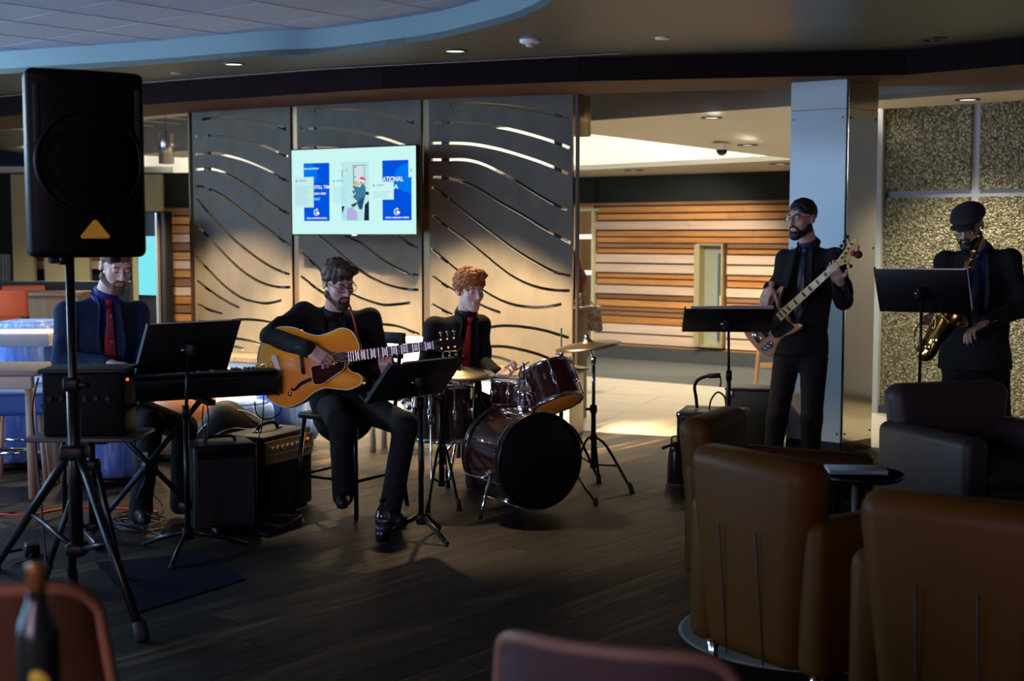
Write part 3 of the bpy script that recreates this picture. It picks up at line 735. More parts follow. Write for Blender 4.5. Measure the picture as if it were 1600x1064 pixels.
# bench below the screen
m_ben = mat('white_laminate', (0.84, 0.84, 0.82), 0.45); m_bent = noisy('grey_brown_top', [(0.3, (0.09, 0.065, 0.048)), (0.7, (0.16, 0.12, 0.09))], scale=(1, 10, 1), nscale=4, rough=0.4)
d0 = (base[1] - base[0]).normalized(); d2 = (base[3] - base[2]).normalized()
def nrm(d): return V((d.y, -d.x, 0))
end = base[3] + d2 * 0.03
def off(q): return [base[0] + d0 * .14 + nrm(d0) * q, base[1] + nrm(d0) * q, base[2] + (nrm(d0) + nrm(d2)).normalized() * q, end + nrm(d2) * q]
bt = thing('planter_bench', 'long low white bench with brown top along the art screen', 'bench', tuple(base[2]))
WI = world_inv(bt)
front = off(0.34); rear = off(-0.05)
MB().prism([tuple(p)[:2] for p in front] + [tuple(p)[:2] for p in rear[::-1]], 0.0, 0.47).build('body', m_ben, bt, M=WI)
front = off(0.37); rear = off(-0.07); front[-1] += d2 * .02; rear[-1] += d2 * .02
MB().prism([tuple(p)[:2] for p in front] + [tuple(p)[:2] for p in rear[::-1]], 0.47, 0.505).build('top', m_bent, bt, M=WI)
p = end + nrm(d2) * 0.15; MB(frame(p, d2, -nrm(d2), UP)).box((0.006, 0, .235), (0.012, 0.38, .46)).build('end_panel', mat('cream_laminate', (0.62, 0.58, 0.46), 0.5), bt, M=WI)
c = at(636, 530, 10.35); t = thing('white_box', 'pale grey box lying on the bench between guitarist and drummer', 'box', (c.x, 10.38, 0.505), math.radians(-30))
MB().rbox((0, 0, 0.10), (0.36, 0.28, 0.2), 0.012).build('body', mat('pale_grey_box', (0.62, 0.62, 0.60), 0.5), t)
MB().rbox((0, 0, 0.215), (0.37, 0.29, 0.03), 0.01).build('lid', mat('white_lid', (0.78, 0.78, 0.78), 0.5), t)
c = at(911, 560, 10.75); t = thing('brown_cabinet', 'dark brown cabinet standing behind the end of the art screen', 'cabinet', (c.x - .02, 11.0, 0), math.radians(-25))
MB().rbox((-0.22, 0, 0.46), (0.44, 0.36, 0.92), 0.006).build('body', mat('dark_brown_cabinet', (0.055, 0.035, 0.022), 0.45), t)
MB().box((-0.22, 0, 0.925), (0.47, 0.39, 0.02)).build('top', mat('brown_top', (0.12, 0.08, 0.05), 0.35), t)
MB().box((-0.22, 0, 0.03), (0.40, 0.37, 0.06)).build('plinth', m_bar, t)

# wall television
m_blk = mat('black_plastic', (0.010, 0.010, 0.011), 0.35)
def emis(name, c, s=1.0):
    return mat(name, (0, 0, 0), 0.9, 0, 0.0, emit=c, es=s)
tc = at(550.5, 298.8, 10.72); ta = math.radians(-30.5)
tv = thing('wall_screen', 'large bright wall television showing three posters on pale background', 'television', tuple(tc), ta)
TW, TH_ = 1.235, 0.70
MB().rbox((0, 0.03, 0), (TW, 0.05, TH_), 0.006).build('casing', m_blk, tv)
MB().box((0, -0.0005, 0), (TW - 0.018, 0.012, TH_ - 0.022)).build('display', emis('screen_pale', (0.62, 0.97, 0.95), 0.95), tv)
MB().box((0, 0.085, 0), (0.5, 0.08, 0.4)).build('wall_bracket', m_bar, tv)
MB().box((0.02, -0.002, -TH_ / 2 + 0.004), (0.05, 0.006, 0.006)).build('maker_badge', mat('badge_silver', (0.5, 0.55, 0.6), 0.3, 0.8), tv)
# screen coordinates measured in a 1360 x 920 grid
def S(x, y): return (-TW / 2 + 0.009 + (x - 82) / 1352 * (TW - .018), TH_ / 2 - 0.011 - (y - 80 + (x - 82) * 0.0) / 922 * (TH_ - .022))
def sy(x, y):  # undo the perspective slope of the measured picture
    top = 100 - (x - 82) / 1352 * 44; bot = 1005
    return 80 + (y - top) / (bot - top) * 922
def SP(pts, nm, m, lay=1):
    q = [S(x, sy(x, y)) for x, y in pts]; y0 = -0.0065 - 0.0006 * lay
    o = MB().add([(a, y0, b) for a, b in q], [tuple(range(len(q)))]).build(nm, m, tv); return o
def ST(txt, x, y, size, m, nm='lettering', lay=4, bold=0.0, shear=0.0, width=None):
    cu = bpy.data.curves.new('t', 'FONT'); cu.body = txt; cu.size = size; cu.offset = bold; cu.shear = shear
    co = bpy.data.objects.new('t', cu); COL.objects.link(co)
    me = bpy.data.meshes.new_from_object(co.evaluated_get(dg())); bpy.data.objects.remove(co)
    xs = [v.co.x for v in me.vertices]; sx = 1.0
    if width and xs: sx = width / (max(xs) - min(xs))
    a, b = S(x, sy(x, y))
    me.transform(Matrix.Translation((a, -0.0065 - 0.0006 * lay, b)) @ Matrix(((1, 0, 0, 0), (0, 0, -1, 0), (0, 1, 0, 0), (0, 0, 0, 1))) @ Matrix.Diagonal((sx, 1, 1, 1)))
    me.materials.clear(); return link_mesh(nm, me, m, tv)
b1_ = emis('screen_blue', (0.0, 0.10, 0.85), 0.85); b2_ = emis('screen_blue_light', (0.0, 0.20, 0.93), 0.9); wht = emis('screen_white', (0.9, 1.0, 1.0), 1.0)
pnk = emis('screen_card', (0.60, 0.93, 0.92), 0.9); ltx = emis('screen_text_grey', (0.42, 0.78, 0.86), 0.85); red = emis('screen_red', (0.9, 0.05, 0.12), 0.85)
U = (TW - .018) / 1352
def circle_clip(cx, cy, r, x0, x1, y0, y1, n=40):
    return [(min(max(cx + r * math.cos(2 * PI * i / n), x0), x1), min(max(cy + r * 1.0 * math.sin(2 * PI * i / n), y0), y1)) for i in range(n)]
SP([(220, 241), (512, 234), (508, 863), (220, 863)], 'poster', b1_)
SP(circle_clip(255, 360, 125, 221, 510, 242, 500), 'poster_circle', b2_, 2)
SP([(112, 388), (334, 386), (332, 716), (112, 716)], 'poster_card', pnk, 3)
SP([(1091, 214), (1366, 207), (1366, 398), (1398, 388), (1396, 856), (1090, 857)], 'poster', b1_)
SP(circle_clip(1372, 400, 155, 1220, 1366, 211, 560), 'poster_circle', b2_, 2)
SP(circle_clip(1376, 425, 150, 1366, 1396, 400, 575), 'poster_circle', b2_, 2)
SP([(985, 440), (1212, 440), (1211, 633), (985, 634)], 'poster_card', emis('screen_card2', (0.66, 0.97, 0.96), 0.93), 3)
ST('CIAL AID FRIDAY', 222, 308, 20 * U, wht, bold=0.00040, width=176 * U)
ST('STILL TIM', 340, 515, 42 * U, wht, bold=0.00072, width=168 * U)
ST('2024-2025', 337, 578, 27 * U, wht, bold=0.00054, width=134 * U)
ST('mix!', 332, 640, 44 * U, emis('screen_cyan_script', (0.35, 0.95, 1.0), 1.0), shear=0.35, bold=0.00014, width=72 * U)
ST('FAFSA LEARNING SERIES', 248, 842, 20 * U, wht, bold=0.00045, width=232 * U)
ST('FAFSA LEARNING SERIES', 1120, 836, 20 * U, wht, bold=0.00045, width=250 * U)
ST('ATIONAL', 1095, 438, 58 * U, wht, bold=0.00099, width=220 * U)
ST('A', 1212, 520, 58 * U, wht, bold=0.00099, width=50 * U)
for (lx, ly) in ((364, 770), (1244, 764)):
    ring = []
    a0 = [(lx + 33 * math.cos(t), ly + 36 * math.sin(t)) for t in [2 * PI * i / 28 for i in range(29)]]; a1 = [(lx + 24 * math.cos(t), ly + 26 * math.sin(t)) for t in [2 * PI * i / 28 for i in range(29)]]
    SP(a0[:25] + a1[:25][::-1], 'emblem_ring', wht, 4)
    SP([(lx + 8 + 15 * math.cos(t), ly + 4 + 16 * math.sin(t)) for t in [2 * PI * i / 20 for i in range(20)]], 'emblem_dot', wht, 4)
    SP([(lx - 6, ly + 30), (lx + 18, ly + 30), (lx + 20, ly + 18), (lx + 4, ly + 24)], 'emblem_accent', red, 5)
    SP([(lx + 4, ly - 48), (lx + 14, ly - 26), (lx - 8, ly - 30)], 'emblem_tip', wht, 4)
for (cx_, cy_, n_, w_, dx) in ((120, 495, 10, 178, 0), (548, 495, 9, 165, 0), (990, 548, 4, 185, 0)):
    for k in range(n_):
        SP([(cx_, cy_ + k * 20), (cx_ + w_ - (k * 37) % 50, cy_ + k * 20 - 1), (cx_ + w_ - (k * 37) % 50, cy_ + k * 20 + 5), (cx_, cy_ + k * 20 + 6)], 'text_line', ltx, 4)
for (cx_, cy_) in ((137, 431), (562, 433), (1000, 482)):
    SP([(cx_ + 9 * math.cos(2 * PI * i / 14), cy_ + 10 * math.sin(2 * PI * i / 14)) for i in range(14)], 'avatar_dot', emis('screen_dark_dot', (0.15, 0.3, 0.36), 0.8), 4)
    SP([(cx_ + 28, cy_ - 8), (cx_ + 110, cy_ - 10), (cx_ + 110, cy_), (cx_ + 28, cy_ + 2)], 'text_line', emis('screen_text_blue', (0.2, 0.55, 0.85), 0.8), 4)
# photograph of a seated person in a blue coat
nv = emis('screen_navy', (0.02, 0.10, 0.22), 0.8); tl2 = emis('screen_teal', (0.06, 0.25, 0.42), 0.8); lilac = emis('screen_lilac', (0.55, 0.5, 0.85), 0.85); skinp = emis('screen_skin', (0.75, 0.5, 0.45), 0.8); yel = emis('screen_yellow', (0.9, 0.6, 0.15), 0.8); ice = emis('screen_ice', (0.45, 0.85, 0.95), 0.9); dk = emis('screen_black', (0.01, 0.03, 0.05), 0.8)
SP([(645, 228), (945, 222), (945, 858), (645, 858)], 'photo', emis('screen_photo', (0.55, 0.90, 0.92), 0.9))
SP([(776, 262), (900, 258), (900, 470), (776, 472)], 'photo_board_edge', nv, 2); SP([(784, 268), (896, 265), (896, 465), (784, 467)], 'photo_board', emis('screen_board', (0.7, 0.85, 0.9), 0.9), 3)
SP([(645, 700), (760, 706), (770, 858), (645, 858)], 'photo_coat', ice, 2); SP([(705, 735), (760, 708), (820, 780), (820, 858), (700, 858)], 'photo_coat', lilac, 3); SP([(900, 690), (945, 640), (945, 858), (890, 858)], 'photo_shadow', dk, 3); SP([(645, 705), (680, 702), (652, 790)], 'photo_shadow', dk, 4)
SP([(766, 478), (850, 500), (880, 455), (912, 500), (912, 590), (830, 660), (770, 605), (800, 560)], 'photo_jacket', tl2, 4)
SP([(820, 640), (905, 590), (870, 740), (840, 735), (815, 670)], 'photo_trousers', nv, 4); SP([(745, 690), (820, 655), (810, 690), (775, 715)], 'photo_trousers', nv, 4); SP([(900, 545), (945, 550), (945, 585), (900, 575)], 'photo_bench', dk, 3); SP([(766, 530), (800, 545), (775, 575)], 'photo_bench', dk, 3)
SP([(848, 430), (880, 425), (882, 462), (862, 478), (848, 460)], 'photo_face', skinp, 5); SP([(842, 408), (870, 382), (912, 410), (908, 440), (845, 425)], 'photo_hat', red, 5); SP([(843, 412), (905, 425), (905, 440), (845, 428)], 'photo_hat_band', wht, 6)
SP([(785, 425), (832, 440), (832, 482), (785, 478)], 'photo_satchel', yel, 4); SP([(790, 280), (818, 275), (800, 298)], 'photo_flower', red, 4); SP([(784, 380), (812, 385), (800, 400)], 'photo_flower', red, 4); SP([(782, 548), (800, 552), (795, 570)], 'photo_flower', yel, 5); SP([(918, 420), (945, 418), (945, 434), (918, 436)], 'photo_mark', ice, 3)
SP([(652, 312), (658, 312), (658, 390), (652, 390)], 'photo_mark', nv, 3); SP([(698, 308), (710, 308), (710, 328), (698, 328)], 'photo_mark', emis('screen_pink', (0.85, 0.3, 0.55), .8), 3); SP([(918, 252), (926, 252), (926, 275), (918, 275)], 'photo_mark', emis('screen_pink', (0.85, 0.3, 0.55), .8), 3)
SP([(1391, 302), (1398, 302), (1398, 330), (1391, 330)], 'photo_mark', dk, 3)

# information kiosk
kc = at(236, 415, 11.6); kr = math.radians(-28)
kz = thing('information_kiosk', 'black floor kiosk with glowing cyan display behind the pianist', 'kiosk', (kc.x - .02, 11.6, 0), kr)
MB().rbox((0.02, 0.06, 0.9), (0.32, 0.10, 1.66), 0.012).build('body', mat('kiosk_black', (0.004, 0.004, 0.004), 0.5, 0, 0.15), kz)
zl = at(236, 461, 11.6).z; zh = at(236, 369, 11.6).z
MB().box((-0.01, -0.004, (zl + zh) / 2), (0.20, 0.012, zh - zl)).build('display', emis('kiosk_cyan', (0.22, 0.86, 0.92), 0.95), kz)
MB().box((0.115, -0.012, 0.95), (0.022, 0.03, 1.54)).build('chrome_edge', mat('kiosk_chrome', (0.6, 0.6, 0.55), 0.25, 0.9), kz)
MB().rbox((0.0, 0.06, 0.04), (0.40, 0.3, 0.08), 0.01).build('base', m_blk, kz)
# ================================================================== FURNITURE OF THE HALL (left, beyond the band)
m_black = mat('satin_black', (0.003, 0.003, 0.0035), 0.45, 0, 0.15)
m_blackm = mat('black_metal', (0.004, 0.004, 0.005), 0.35, 0.1, 0.3)
m_rubber = mat('black_rubber', (0.008, 0.008, 0.008), 0.8)
m_chrome = mat('chrome', (0.78, 0.80, 0.83), 0.10, 1.0)
m_paper = mat('paper', (0.75, 0.75, 0.74), 0.7)
m_blue = noisy('blue_streaked_fabric', [(0.32, (0.05, 0.12, 0.42)), (0.55, (0.11, 0.22, 0.58)), (0.75, (0.42, 0.52, 0.70))], scale=(9, 9, 0.7), nscale=3.5, detail=6, rough=0.9)
m_oak = noisy('oak_legs', [(0.3, (0.30, 0.19, 0.11)), (0.7, (0.42, 0.28, 0.17))], scale=(6, 6, 0.6), nscale=4, rough=0.5)
m_orange = mat('orange_vinyl', (0.72, 0.11, 0.03), 0.45)
m_darkwood = mat('dark_wood_frame', (0.045, 0.03, 0.022), 0.5)
m_desk = noisy('brown_desk', [(0.3, (0.24, 0.12, 0.05)), (0.7, (0.36, 0.19, 0.09))], scale=(8, 8, 0.6), nscale=4, rough=0.45)

def pouf(px, Y, r, h, label):
    p = at(px, 600, Y); t = thing('pouf', label, 'pouf', (p.x, Y, 0), 0, 'blue streaked poufs')
    MB().lathe([(0.0001, 0.05), (r * .80, 0.055), (r * .93, 0.12), (r, h * .45), (r * .985, h * .8), (r * .94, h * .95), (r * .86, h)], 32).build('seat_body', m_blue, t)
    MB().lathe([(r * .86, h), (r * .6, h + .012), (0.0001, h + .016)], 32).build('top_cushion', m_blue, t)
    MB().lathe([(r * .7, 0), (r * .74, 0.05)], 24).build('base_ring', m_black, t)
pouf(22, 8.9, 0.36, 0.56, 'tall blue streaked pouf behind the wooden table legs')
pouf(172, 8.3, 0.27, 0.62, 'blue streaked pouf standing behind the pianist')
pouf(372, 9.35, 0.25, 0.36, 'low blue streaked pouf behind the guitar amplifier')
pouf(452, 9.7, 0.24, 0.52, 'blue streaked pouf behind the seated guitarist')
pouf(52, 10.4, 0.30, 0.86, 'pale blue topped pouf beyond the grey counter')
pouf(262, 9.9, 0.30, 0.66, 'pale blue pouf behind the pianist\'s music stand')
p = at(298, 660, 9.2); t = thing('leather_pouf', 'tan leather pouf behind the keyboard', 'pouf', (p.x - .06, 9.2, 0))
m_tanl = mat('tan_leather', (0.62, 0.26, 0.12), 0.5)
MB().lathe([(0.0001, 0.04), (0.20, 0.045), (0.24, 0.12), (0.245, 0.3), (0.23, 0.42), (0.19, 0.445), (0.0001, 0.45)], 28).build('body', m_tanl, t)
MB().lathe([(0.18, 0), (0.18, 0.045)], 20).build('base_ring', m_black, t)
p = at(372, 640, 8.95); t = thing('gig_bag', 'slumped black gig bag with pale piping lying behind the keyboard', 'bag', (p.x - .04, 8.85, 0), 0.2)
solid_obj('body', [cap((-.22, 0, .13), (-.02, 0, .30), .10, .12, .08, w=(0, 1, 0), s=1.5), cap((-.02, 0, .30), (.22, 0, .22), .12, .07, .08, w=(0, 1, 0), s=1.5), cap((-.24, 0, .09), (.2, 0, .09), .085, .085, .06)], 0.018, mat('black_nylon', (0.008, 0.008, 0.009), 0.6), t)
m_pipe = mat('pale_piping', (0.6, 0.58, 0.52), 0.5)
MB().tube(spline([(-.27, -.06, .14), (-.16, -.06, .28), (0, -.055, .375), (.14, -.05, .355), (.24, -.04, .27)], 5), 0.004, 6).build('piping', m_pipe, t)
MB().tube(spline([(-.25, -.088, .11), (-.14, -.089, .19), (0, -.085, .26), (.14, -.07, .25)], 5), 0.003, 6).build('piping', m_pipe, t)

def leg4(t, w, d, h, r, m, name='leg', splay=0.0):
    for i in (-1, 1):
        for j in (-1, 1): MB().tube([(i * (w / 2 + splay), j * (d / 2 + splay), 0), (i * w / 2, j * d / 2, h)], r, 4).build(name, m, t)
# wooden table with beige apron at the left edge
p = hz(44, 780); t = thing('wooden_table', 'wooden table with beige apron at the left edge', 'table', (p.x - 0.34, p.y + 0.25, 0), 0.06)
MB().rbox((0, 0, 0.735), (0.80, 0.62, 0.03), 0.006).build('tabletop', mat('table_top_grey', (0.22, 0.21, 0.20), 0.35), t)
MB().rbox((0, -0.285, 0.685), (0.74, 0.03, 0.075), 0.004).build('apron', mat('beige_apron', (0.55, 0.47, 0.36), 0.5), t)
for i in (-1, 1):
    for j in (-1, 1): MB().tube([(i * .345, j * .25, 0), (i * .345, j * .25, .72)], [0.026, 0.032], 4).build('leg', m_oak, t)
MB().cyl((-.33, -.25, 0.29), (.33, -.25, 0.29), 0.010).build('foot_rail', m_chrome, t)
# counter
p = at(30, 535, 9.4); t = thing('grey_counter', 'long grey counter with daylight painted on its top at the left', 'counter', (p.x - .25, 9.5, 0), 0.05)
MB().rbox((0, 0, 0.80), (0.98, 0.5, 0.085), 0.006).build('worktop', mat('grey_worktop', (0.30, 0.31, 0.30), 0.4), t)
MB().rbox((0, 0, 0.846), (0.97, 0.49, 0.008), 0.003).build('daylit_sheet', mat('daylit_top', (0.5, 0.55, 0.68), 0.35), t)  # blue daylight on the grey top, painted as a pale sheet
for i in (-1, 1): MB().rbox((i * .42, 0.1, 0.378), (0.05, 0.3, 0.756), 0.004).build('leg_panel', mat('blue_panel', (0.03, 0.06, 0.16), 0.5), t)
# blue seated stool with wooden legs
p = hz(30, 757); t = thing('bar_stool', 'blue seated bar stool with wooden legs beneath the wooden table', 'stool', (p.x - 0.02, p.y + .12, 0), 0.25)
solid_obj('seat', [rbx((0, 0, .50), (.17, .17, .07), .03)], .012, mat('blue_vinyl', (0.035, 0.13, 0.42), 0.5), t)
leg4(t, .24, .24, .44, .02, m_oak, splay=.03)
MB().cyl((-.14, -.14, .2), (.14, -.14, .2), .008).build('rung', m_chrome, t)
MB().cyl((-.14, .14, .24), (.14, .14, .24), .008).build('rung', m_chrome, t)
# orange chairs and brown desk
def orange_chair(px, ytop, Y, rz, label):
    p = at(px, ytop, Y); t = thing('orange_chair', label, 'chair', (p.x, Y, 0), rz, 'orange chairs beyond the counter')
    zt = p.z; zs_ = zt - 0.34
    b = MB().rbox((0, 0.20, zt - 0.12), (0.44, 0.045, 0.25), 0.02, 3); b.v = [V((v.x, v.y - 0.6 * v.x * v.x + 0.1, v.z)) for v in b.v]; b.build('backrest', m_orange, t)
    MB().rbox((0, 0, zs_), (0.44, 0.44, 0.06), 0.02, 3).build('seat', m_orange, t)
    for i in (-1, 1):
        MB().tube([(i * .21, .26, 0), (i * .21, .22, zs_), (i * .20, .24, zt - .08)], .018, 6).build('leg', m_darkwood, t)
        MB().tube([(i * .20, -.19, 0), (i * .20, -.19, zs_)], .018, 6).build('leg', m_darkwood, t)
    MB().box((0, 0, zs_ - 0.06), (0.40, 0.40, 0.05)).build('seat_frame', m_darkwood, t)
orange_chair(8, 452, 12.4, math.radians(195), 'nearest orange chair at the left edge, facing away')
orange_chair(30, 449, 14.2, 0.2, 'orange chair showing its back just above the brown desk, left one')
orange_chair(78, 450, 14.9, -0.05, 'orange chair showing its back above the brown desk, beside the pianist')
p = at(78, 480, 13.1); t = thing('brown_desk', 'brown wood desk in front of the orange chairs', 'desk', (p.x + .05, 13.1, 0), 0.03)
zt = at(78, 455, 13.1).z
MB().rbox((0, 0, zt - 0.02), (0.66, 0.5, 0.035), 0.004).build('desktop', m_desk, t)
MB().box((0.02, -0.17, (zt - .04) / 2), (0.50, 0.03, zt - 0.04)).build('front_panel', m_desk, t)
for i in (-1, 1): MB().box((i * .27, 0, (zt - .04) / 2), (0.03, 0.42, zt - 0.04)).build('side_panel', mat('grey_side', (0.23, 0.19, 0.17), 0.5), t)
# pale legged table behind the drummer
p = at(650, 690, 9.35); t = thing('side_bench', 'low bench with pale wooden legs behind the drums', 'bench', (p.x, 9.4, 0), math.radians(-18))
MB().rbox((0, 0, 0.40), (0.72, 0.28, 0.05), 0.01).build('seat', mat('bench_seat_dark', (0.03, 0.03, 0.035), 0.6), t)
leg4(t, .58, .2, .38, .024, mat('pale_wood', (0.58, 0.50, 0.40), 0.5))
# wooden sandwich board behind the bassist
p = hz(1184, 612); t = thing('easel_sign', 'wooden framed easel board half hidden behind the bassist', 'easel', (p.x + 0.23, p.y + .05, 0), -0.15)
m_ply = mat('light_pine', (0.62, 0.40, 0.18), 0.5)
for i in (-1, 1): MB().tube([(i * .25, 0.0, 0), (i * .16, .14, 1.0)], .022, 4).build('leg', m_ply, t)
MB().rbox((0, .06, .62), (0.34, .02, .5), .004, M=Matrix.Translation((0, -.02, .02)) @ Matrix.Rotation(-.14, 4, 'X')).build('board', mat('slate_board', (0.03, 0.03, 0.03), 0.6), t)
MB().box((0, .022, .25), (.40, .02, .05)).build('ledge', m_ply, t)
for i in (-1, 1): MB().tube([(i * .22, .42, 0), (i * .15, .15, 1.0)], .015, 4).build('rear_leg', m_ply, t)

# ================================================================== LOUDSPEAKER, TRIPODS, MIXER
def tripod(t, h_hub, h_low, feet, r, m, base):
    """legs from a hub on the pole to feet (world points), with braces"""
    for f in feet:
        f = V(f) - V(base); d = V((f.x, f.y, 0)); n = d.normalized()
        a = n * 0.035 + V((0, 0, h_hub)); b = V((f.x, f.y, 0.012))
        o = MB().tube([a, b], r, 8).build('leg', m, t)
        mid = a.lerp(b, 0.5); MB().tube([n * 0.03 + V((0, 0, h_low)), mid], r * .6, 6).build('brace', m, o)
        MB().tube([b + V((0, 0, 0.055)) - n * .02, b + V((0, 0, -0.0115)) + n * .004], r * 1.45, 8).build('rubber_foot', m_rubber, o)
LB = at(114, 600, 5.35); LB = V((LB.x, LB.y, 0))
zb = at(114, 402, 5.35).z
t = thing('speaker_stand', 'black tripod stand carrying the loudspeaker at the left', 'stand', tuple(LB))
MB().cyl((0, 0, 0.28), (0, 0, zb), 0.0175, n=14).build('pole', m_blackm, t)
MB().cyl((0, 0, 0.24), (0, 0, 0.95), 0.026, n=14).build('outer_tube', m_blackm, t)
MB().rbox((0, 0, 0.665), (0.10, 0.10, 0.06), 0.012).build('hub', m_black, t)
MB().rbox((0, 0, 0.94), (0.07, 0.07, 0.055), 0.012).build('collar', m_black, t)
MB().cyl((0.03, -0.02, 0.94), (0.075, -0.04, 0.94), 0.012).build('knob', m_black, t)
MB().rbox((0, 0, 0.27), (0.08, 0.08, 0.05), 0.012).build('lower_collar', m_black, t)
tripod(t, 0.665, 0.27, [hz(222, 1000), hz(-8, 890), hz(112, 912)], 0.019, m_blackm, LB)
sp_c = at(130, 402, 5.33)
t = thing('loudspeaker', 'large black plastic loudspeaker on a pole at the left', 'loudspeaker', (sp_c.x - .028, 5.40, sp_c.z), math.radians(31))
SH = at(130, 112, 5.33).z - sp_c.z; SW = 0.458
bm = bmesh.new()
pol = [(-SW / 2, -.14), (-SW * .3, -.165), (0, -.175), (SW * .3, -.165), (SW / 2, -.14), (SW * .46, .0), (SW * .33, .20), (-SW * .33, .20), (-SW * .46, .0)]
lo_ = [bm.verts.new((x, y, 0)) for x, y in pol]; hi_ = [bm.verts.new((x * 1.0, y, SH)) for x, y in pol]
n = len(pol); bm.faces.new(lo_[::-1]); bm.faces.new(hi_)
for i in range(n): bm.faces.new((lo_[i], lo_[(i + 1) % n], hi_[(i + 1) % n], hi_[i]))
bmesh.ops.recalc_face_normals(bm, faces=bm.faces[:])
bmesh.ops.bevel(bm, geom=[e for e in bm.edges if e.calc_face_angle(0) > 0.5], offset=0.028, segments=3, profile=0.5, affect='EDGES', clamp_overlap=True)
me = bpy.data.meshes.new('cabinet'); bm.to_mesh(me); bm.free()
for q in me.polygons: q.use_smooth = True
link_mesh('cabinet', me, mat('speaker_shell', (0.0022, 0.0022, 0.0022), 0.5, 0, 0.1), t)
m_gr = mat('speaker_grille', (0.0015, 0.0015, 0.0015), 0.7, 0, 0.08)
YF = -0.175
ring = [(0.200 * math.cos(a) * 1.0, YF + 0.012 - 0.012 * math.cos(a * 0), 0.37 + 0.200 * math.sin(a)) for a in [2 * PI * i / 48 for i in range(48)]]
MB().tube([(x, y + (x / .200) ** 2 * .020 - .006, z) for x, y, z in ring], 0.009, 8, closed=True).build('woofer_rim', mat('rim_satin', (0.003, 0.003, 0.003), 0.45, 0, 0.15), t)
o = MB().lathe([(0.0001, .030), (.06, .024), (.12, .014), (.186, .004)], 40, M=Matrix.Translation((0, YF + .016, .37)) @ Matrix.Rotation(PI / 2, 4, 'X')); o.build('woofer_grille', m_gr, t)
hp = [(-.13, .585), (.13, .585), (.18, SH - .06), (-.18, SH - .06)]
MB().add([(x, YF + .012 + abs(x) * .1 - .012, z) for x, z in hp] + [(x * .45, YF + .07, .64 + (z - .64) * .35) for x, z in hp], [(0, 1, 5, 4), (1, 2, 6, 5), (2, 3, 7, 6), (3, 0, 4, 7), (4, 5, 6, 7)]).build('horn', m_gr, t)
for i in (-1, 1):
    MB().rbox((i * .192, YF + .020, SH * .76), (.022, .012, .22), .005).build('side_slot', m_rubber, t)
    MB().rbox((i * .12, -.05, -.012), (.035, .05, .024), .008).build('foot', m_rubber, t)
    MB().rbox((i * .15, .02, SH + .004), (.05, .06, .014), .005).build('top_foot', m_rubber, t)
tri = [(-.052, .075), (.052, .075), (.056, .083), (.006, .146), (-.006, .146), (-.056, .083)]
MB().add([(x + .012, YF - .006, z) for x, z in tri] + [(x + .012, YF + .006, z) for x, z in tri], [tuple(range(6)), tuple(range(11, 5, -1))] + [(i, (i + 1) % 6 + 0, (i + 1) % 6 + 6, i + 6) for i in range(6)]).build('emblem', mat('emblem_yellow', (0.72, 0.42, 0.03), 0.5), t)
MB().cyl((LB.x - sp_c.x, 0, -0.03), (LB.x - sp_c.x, 0, 0.02), 0.03).build('pole_socket', m_black, t)

MX = at(141, 640, 6.0); MX = V((MX.x, MX.y, 0)); zt = at(141, 676, 6.0).z
t = thing('tray_stand', 'black tripod tray stand behind the speaker stand', 'stand', tuple(MX))
MB().rbox((0, 0, zt - .01), (0.49, 0.34, 0.02), 0.006).build('tray', mat('tray_grey', (0.045, 0.043, 0.038), 0.5), t)
MB().cyl((0, 0, 0.22), (0, 0, zt - .02), 0.018).build('pole', m_blackm, t)
MB().rbox((0, 0, 0.50), (0.07, 0.07, 0.05), .01).build('hub', m_black, t)
MB().rbox((0, 0, 0.22), (0.06, 0.06, 0.04), .01).build('lower_collar', m_black, t)
tripod(t, 0.50, 0.22, [hz(190, 905), hz(70, 905), hz(150, 800)], 0.014, m_blackm, MX)
t = thing('mixer_box', 'black powered mixer with red light on the tray stand', 'mixer', (MX.x, MX.y, zt), 0.05)
hb = at(141, 578, 6.0).z - zt
MB().rbox((0, 0, hb / 2), (0.355, 0.24, hb), 0.012).build('case', mat('mixer_case', (0.002, 0.002, 0.002), 0.6, 0, 0.08), t)
MB().rbox((0, 0, hb + 0.006), (0.385, 0.27, 0.018), 0.007).build('lid', mat('mixer_lid', (0.010, 0.010, 0.010), 0.5, 0, 0.3), t)
c = at(191, 587, 5.87); MB().ball((c.x - MX.x + .012, -.125, hb - .03), 0.0075, 8).build('power_light', mat('red_led', (0, 0, 0), emit=(1.0, 0.12, 0.02), es=1.6), t)
for k in range(6): MB().cyl((-.14 + k * .05, -.12, hb * .6), (-.14 + k * .05, -.136, hb * .6), .011).build('knob', m_black, t)
for i in (-1, 1): MB().tube([(i * .178, -.05, hb * .4), (i * .2, -.05, hb * .45), (i * .2, .05, hb * .45), (i * .178, .05, hb * .4)], .008, 6).build('handle', m_black, t)

# ================================================================== KEYBOARD
ka = at(95, 597, 6.45); kb = at(435, 577.5, 6.95); kd = V((kb.x - ka.x, kb.y - ka.y, 0)); KL = kd.length; kd.normalize()
kz_ = (ka.z + kb.z) / 2; kang = math.atan2(kd.y, kd.x); kt = 0.125
kn = V((-kd.y, kd.x, 0))
kc = V(((ka.x + kb.x) / 2, (ka.y + kb.y) / 2, 0))
t = thing('stage_piano', 'black electric stage piano on a crossed stand', 'keyboard', (kc.x, kc.y, kz_ - kt), kang)
MB().rbox((0, 0.14, kt / 2 - .01), (KL, 0.30, kt - .02), 0.012).build('case', mat('piano_case', (0.008, 0.008, 0.009), 0.4), t)
MB().rbox((0, 0.055, kt - .012), (KL - .01, 0.11, 0.03), 0.006).build('control_panel', m_black, t)
nw = int((KL - .08) / 0.0235); kx0 = -nw * 0.0235 / 2
wk = bk_ = None
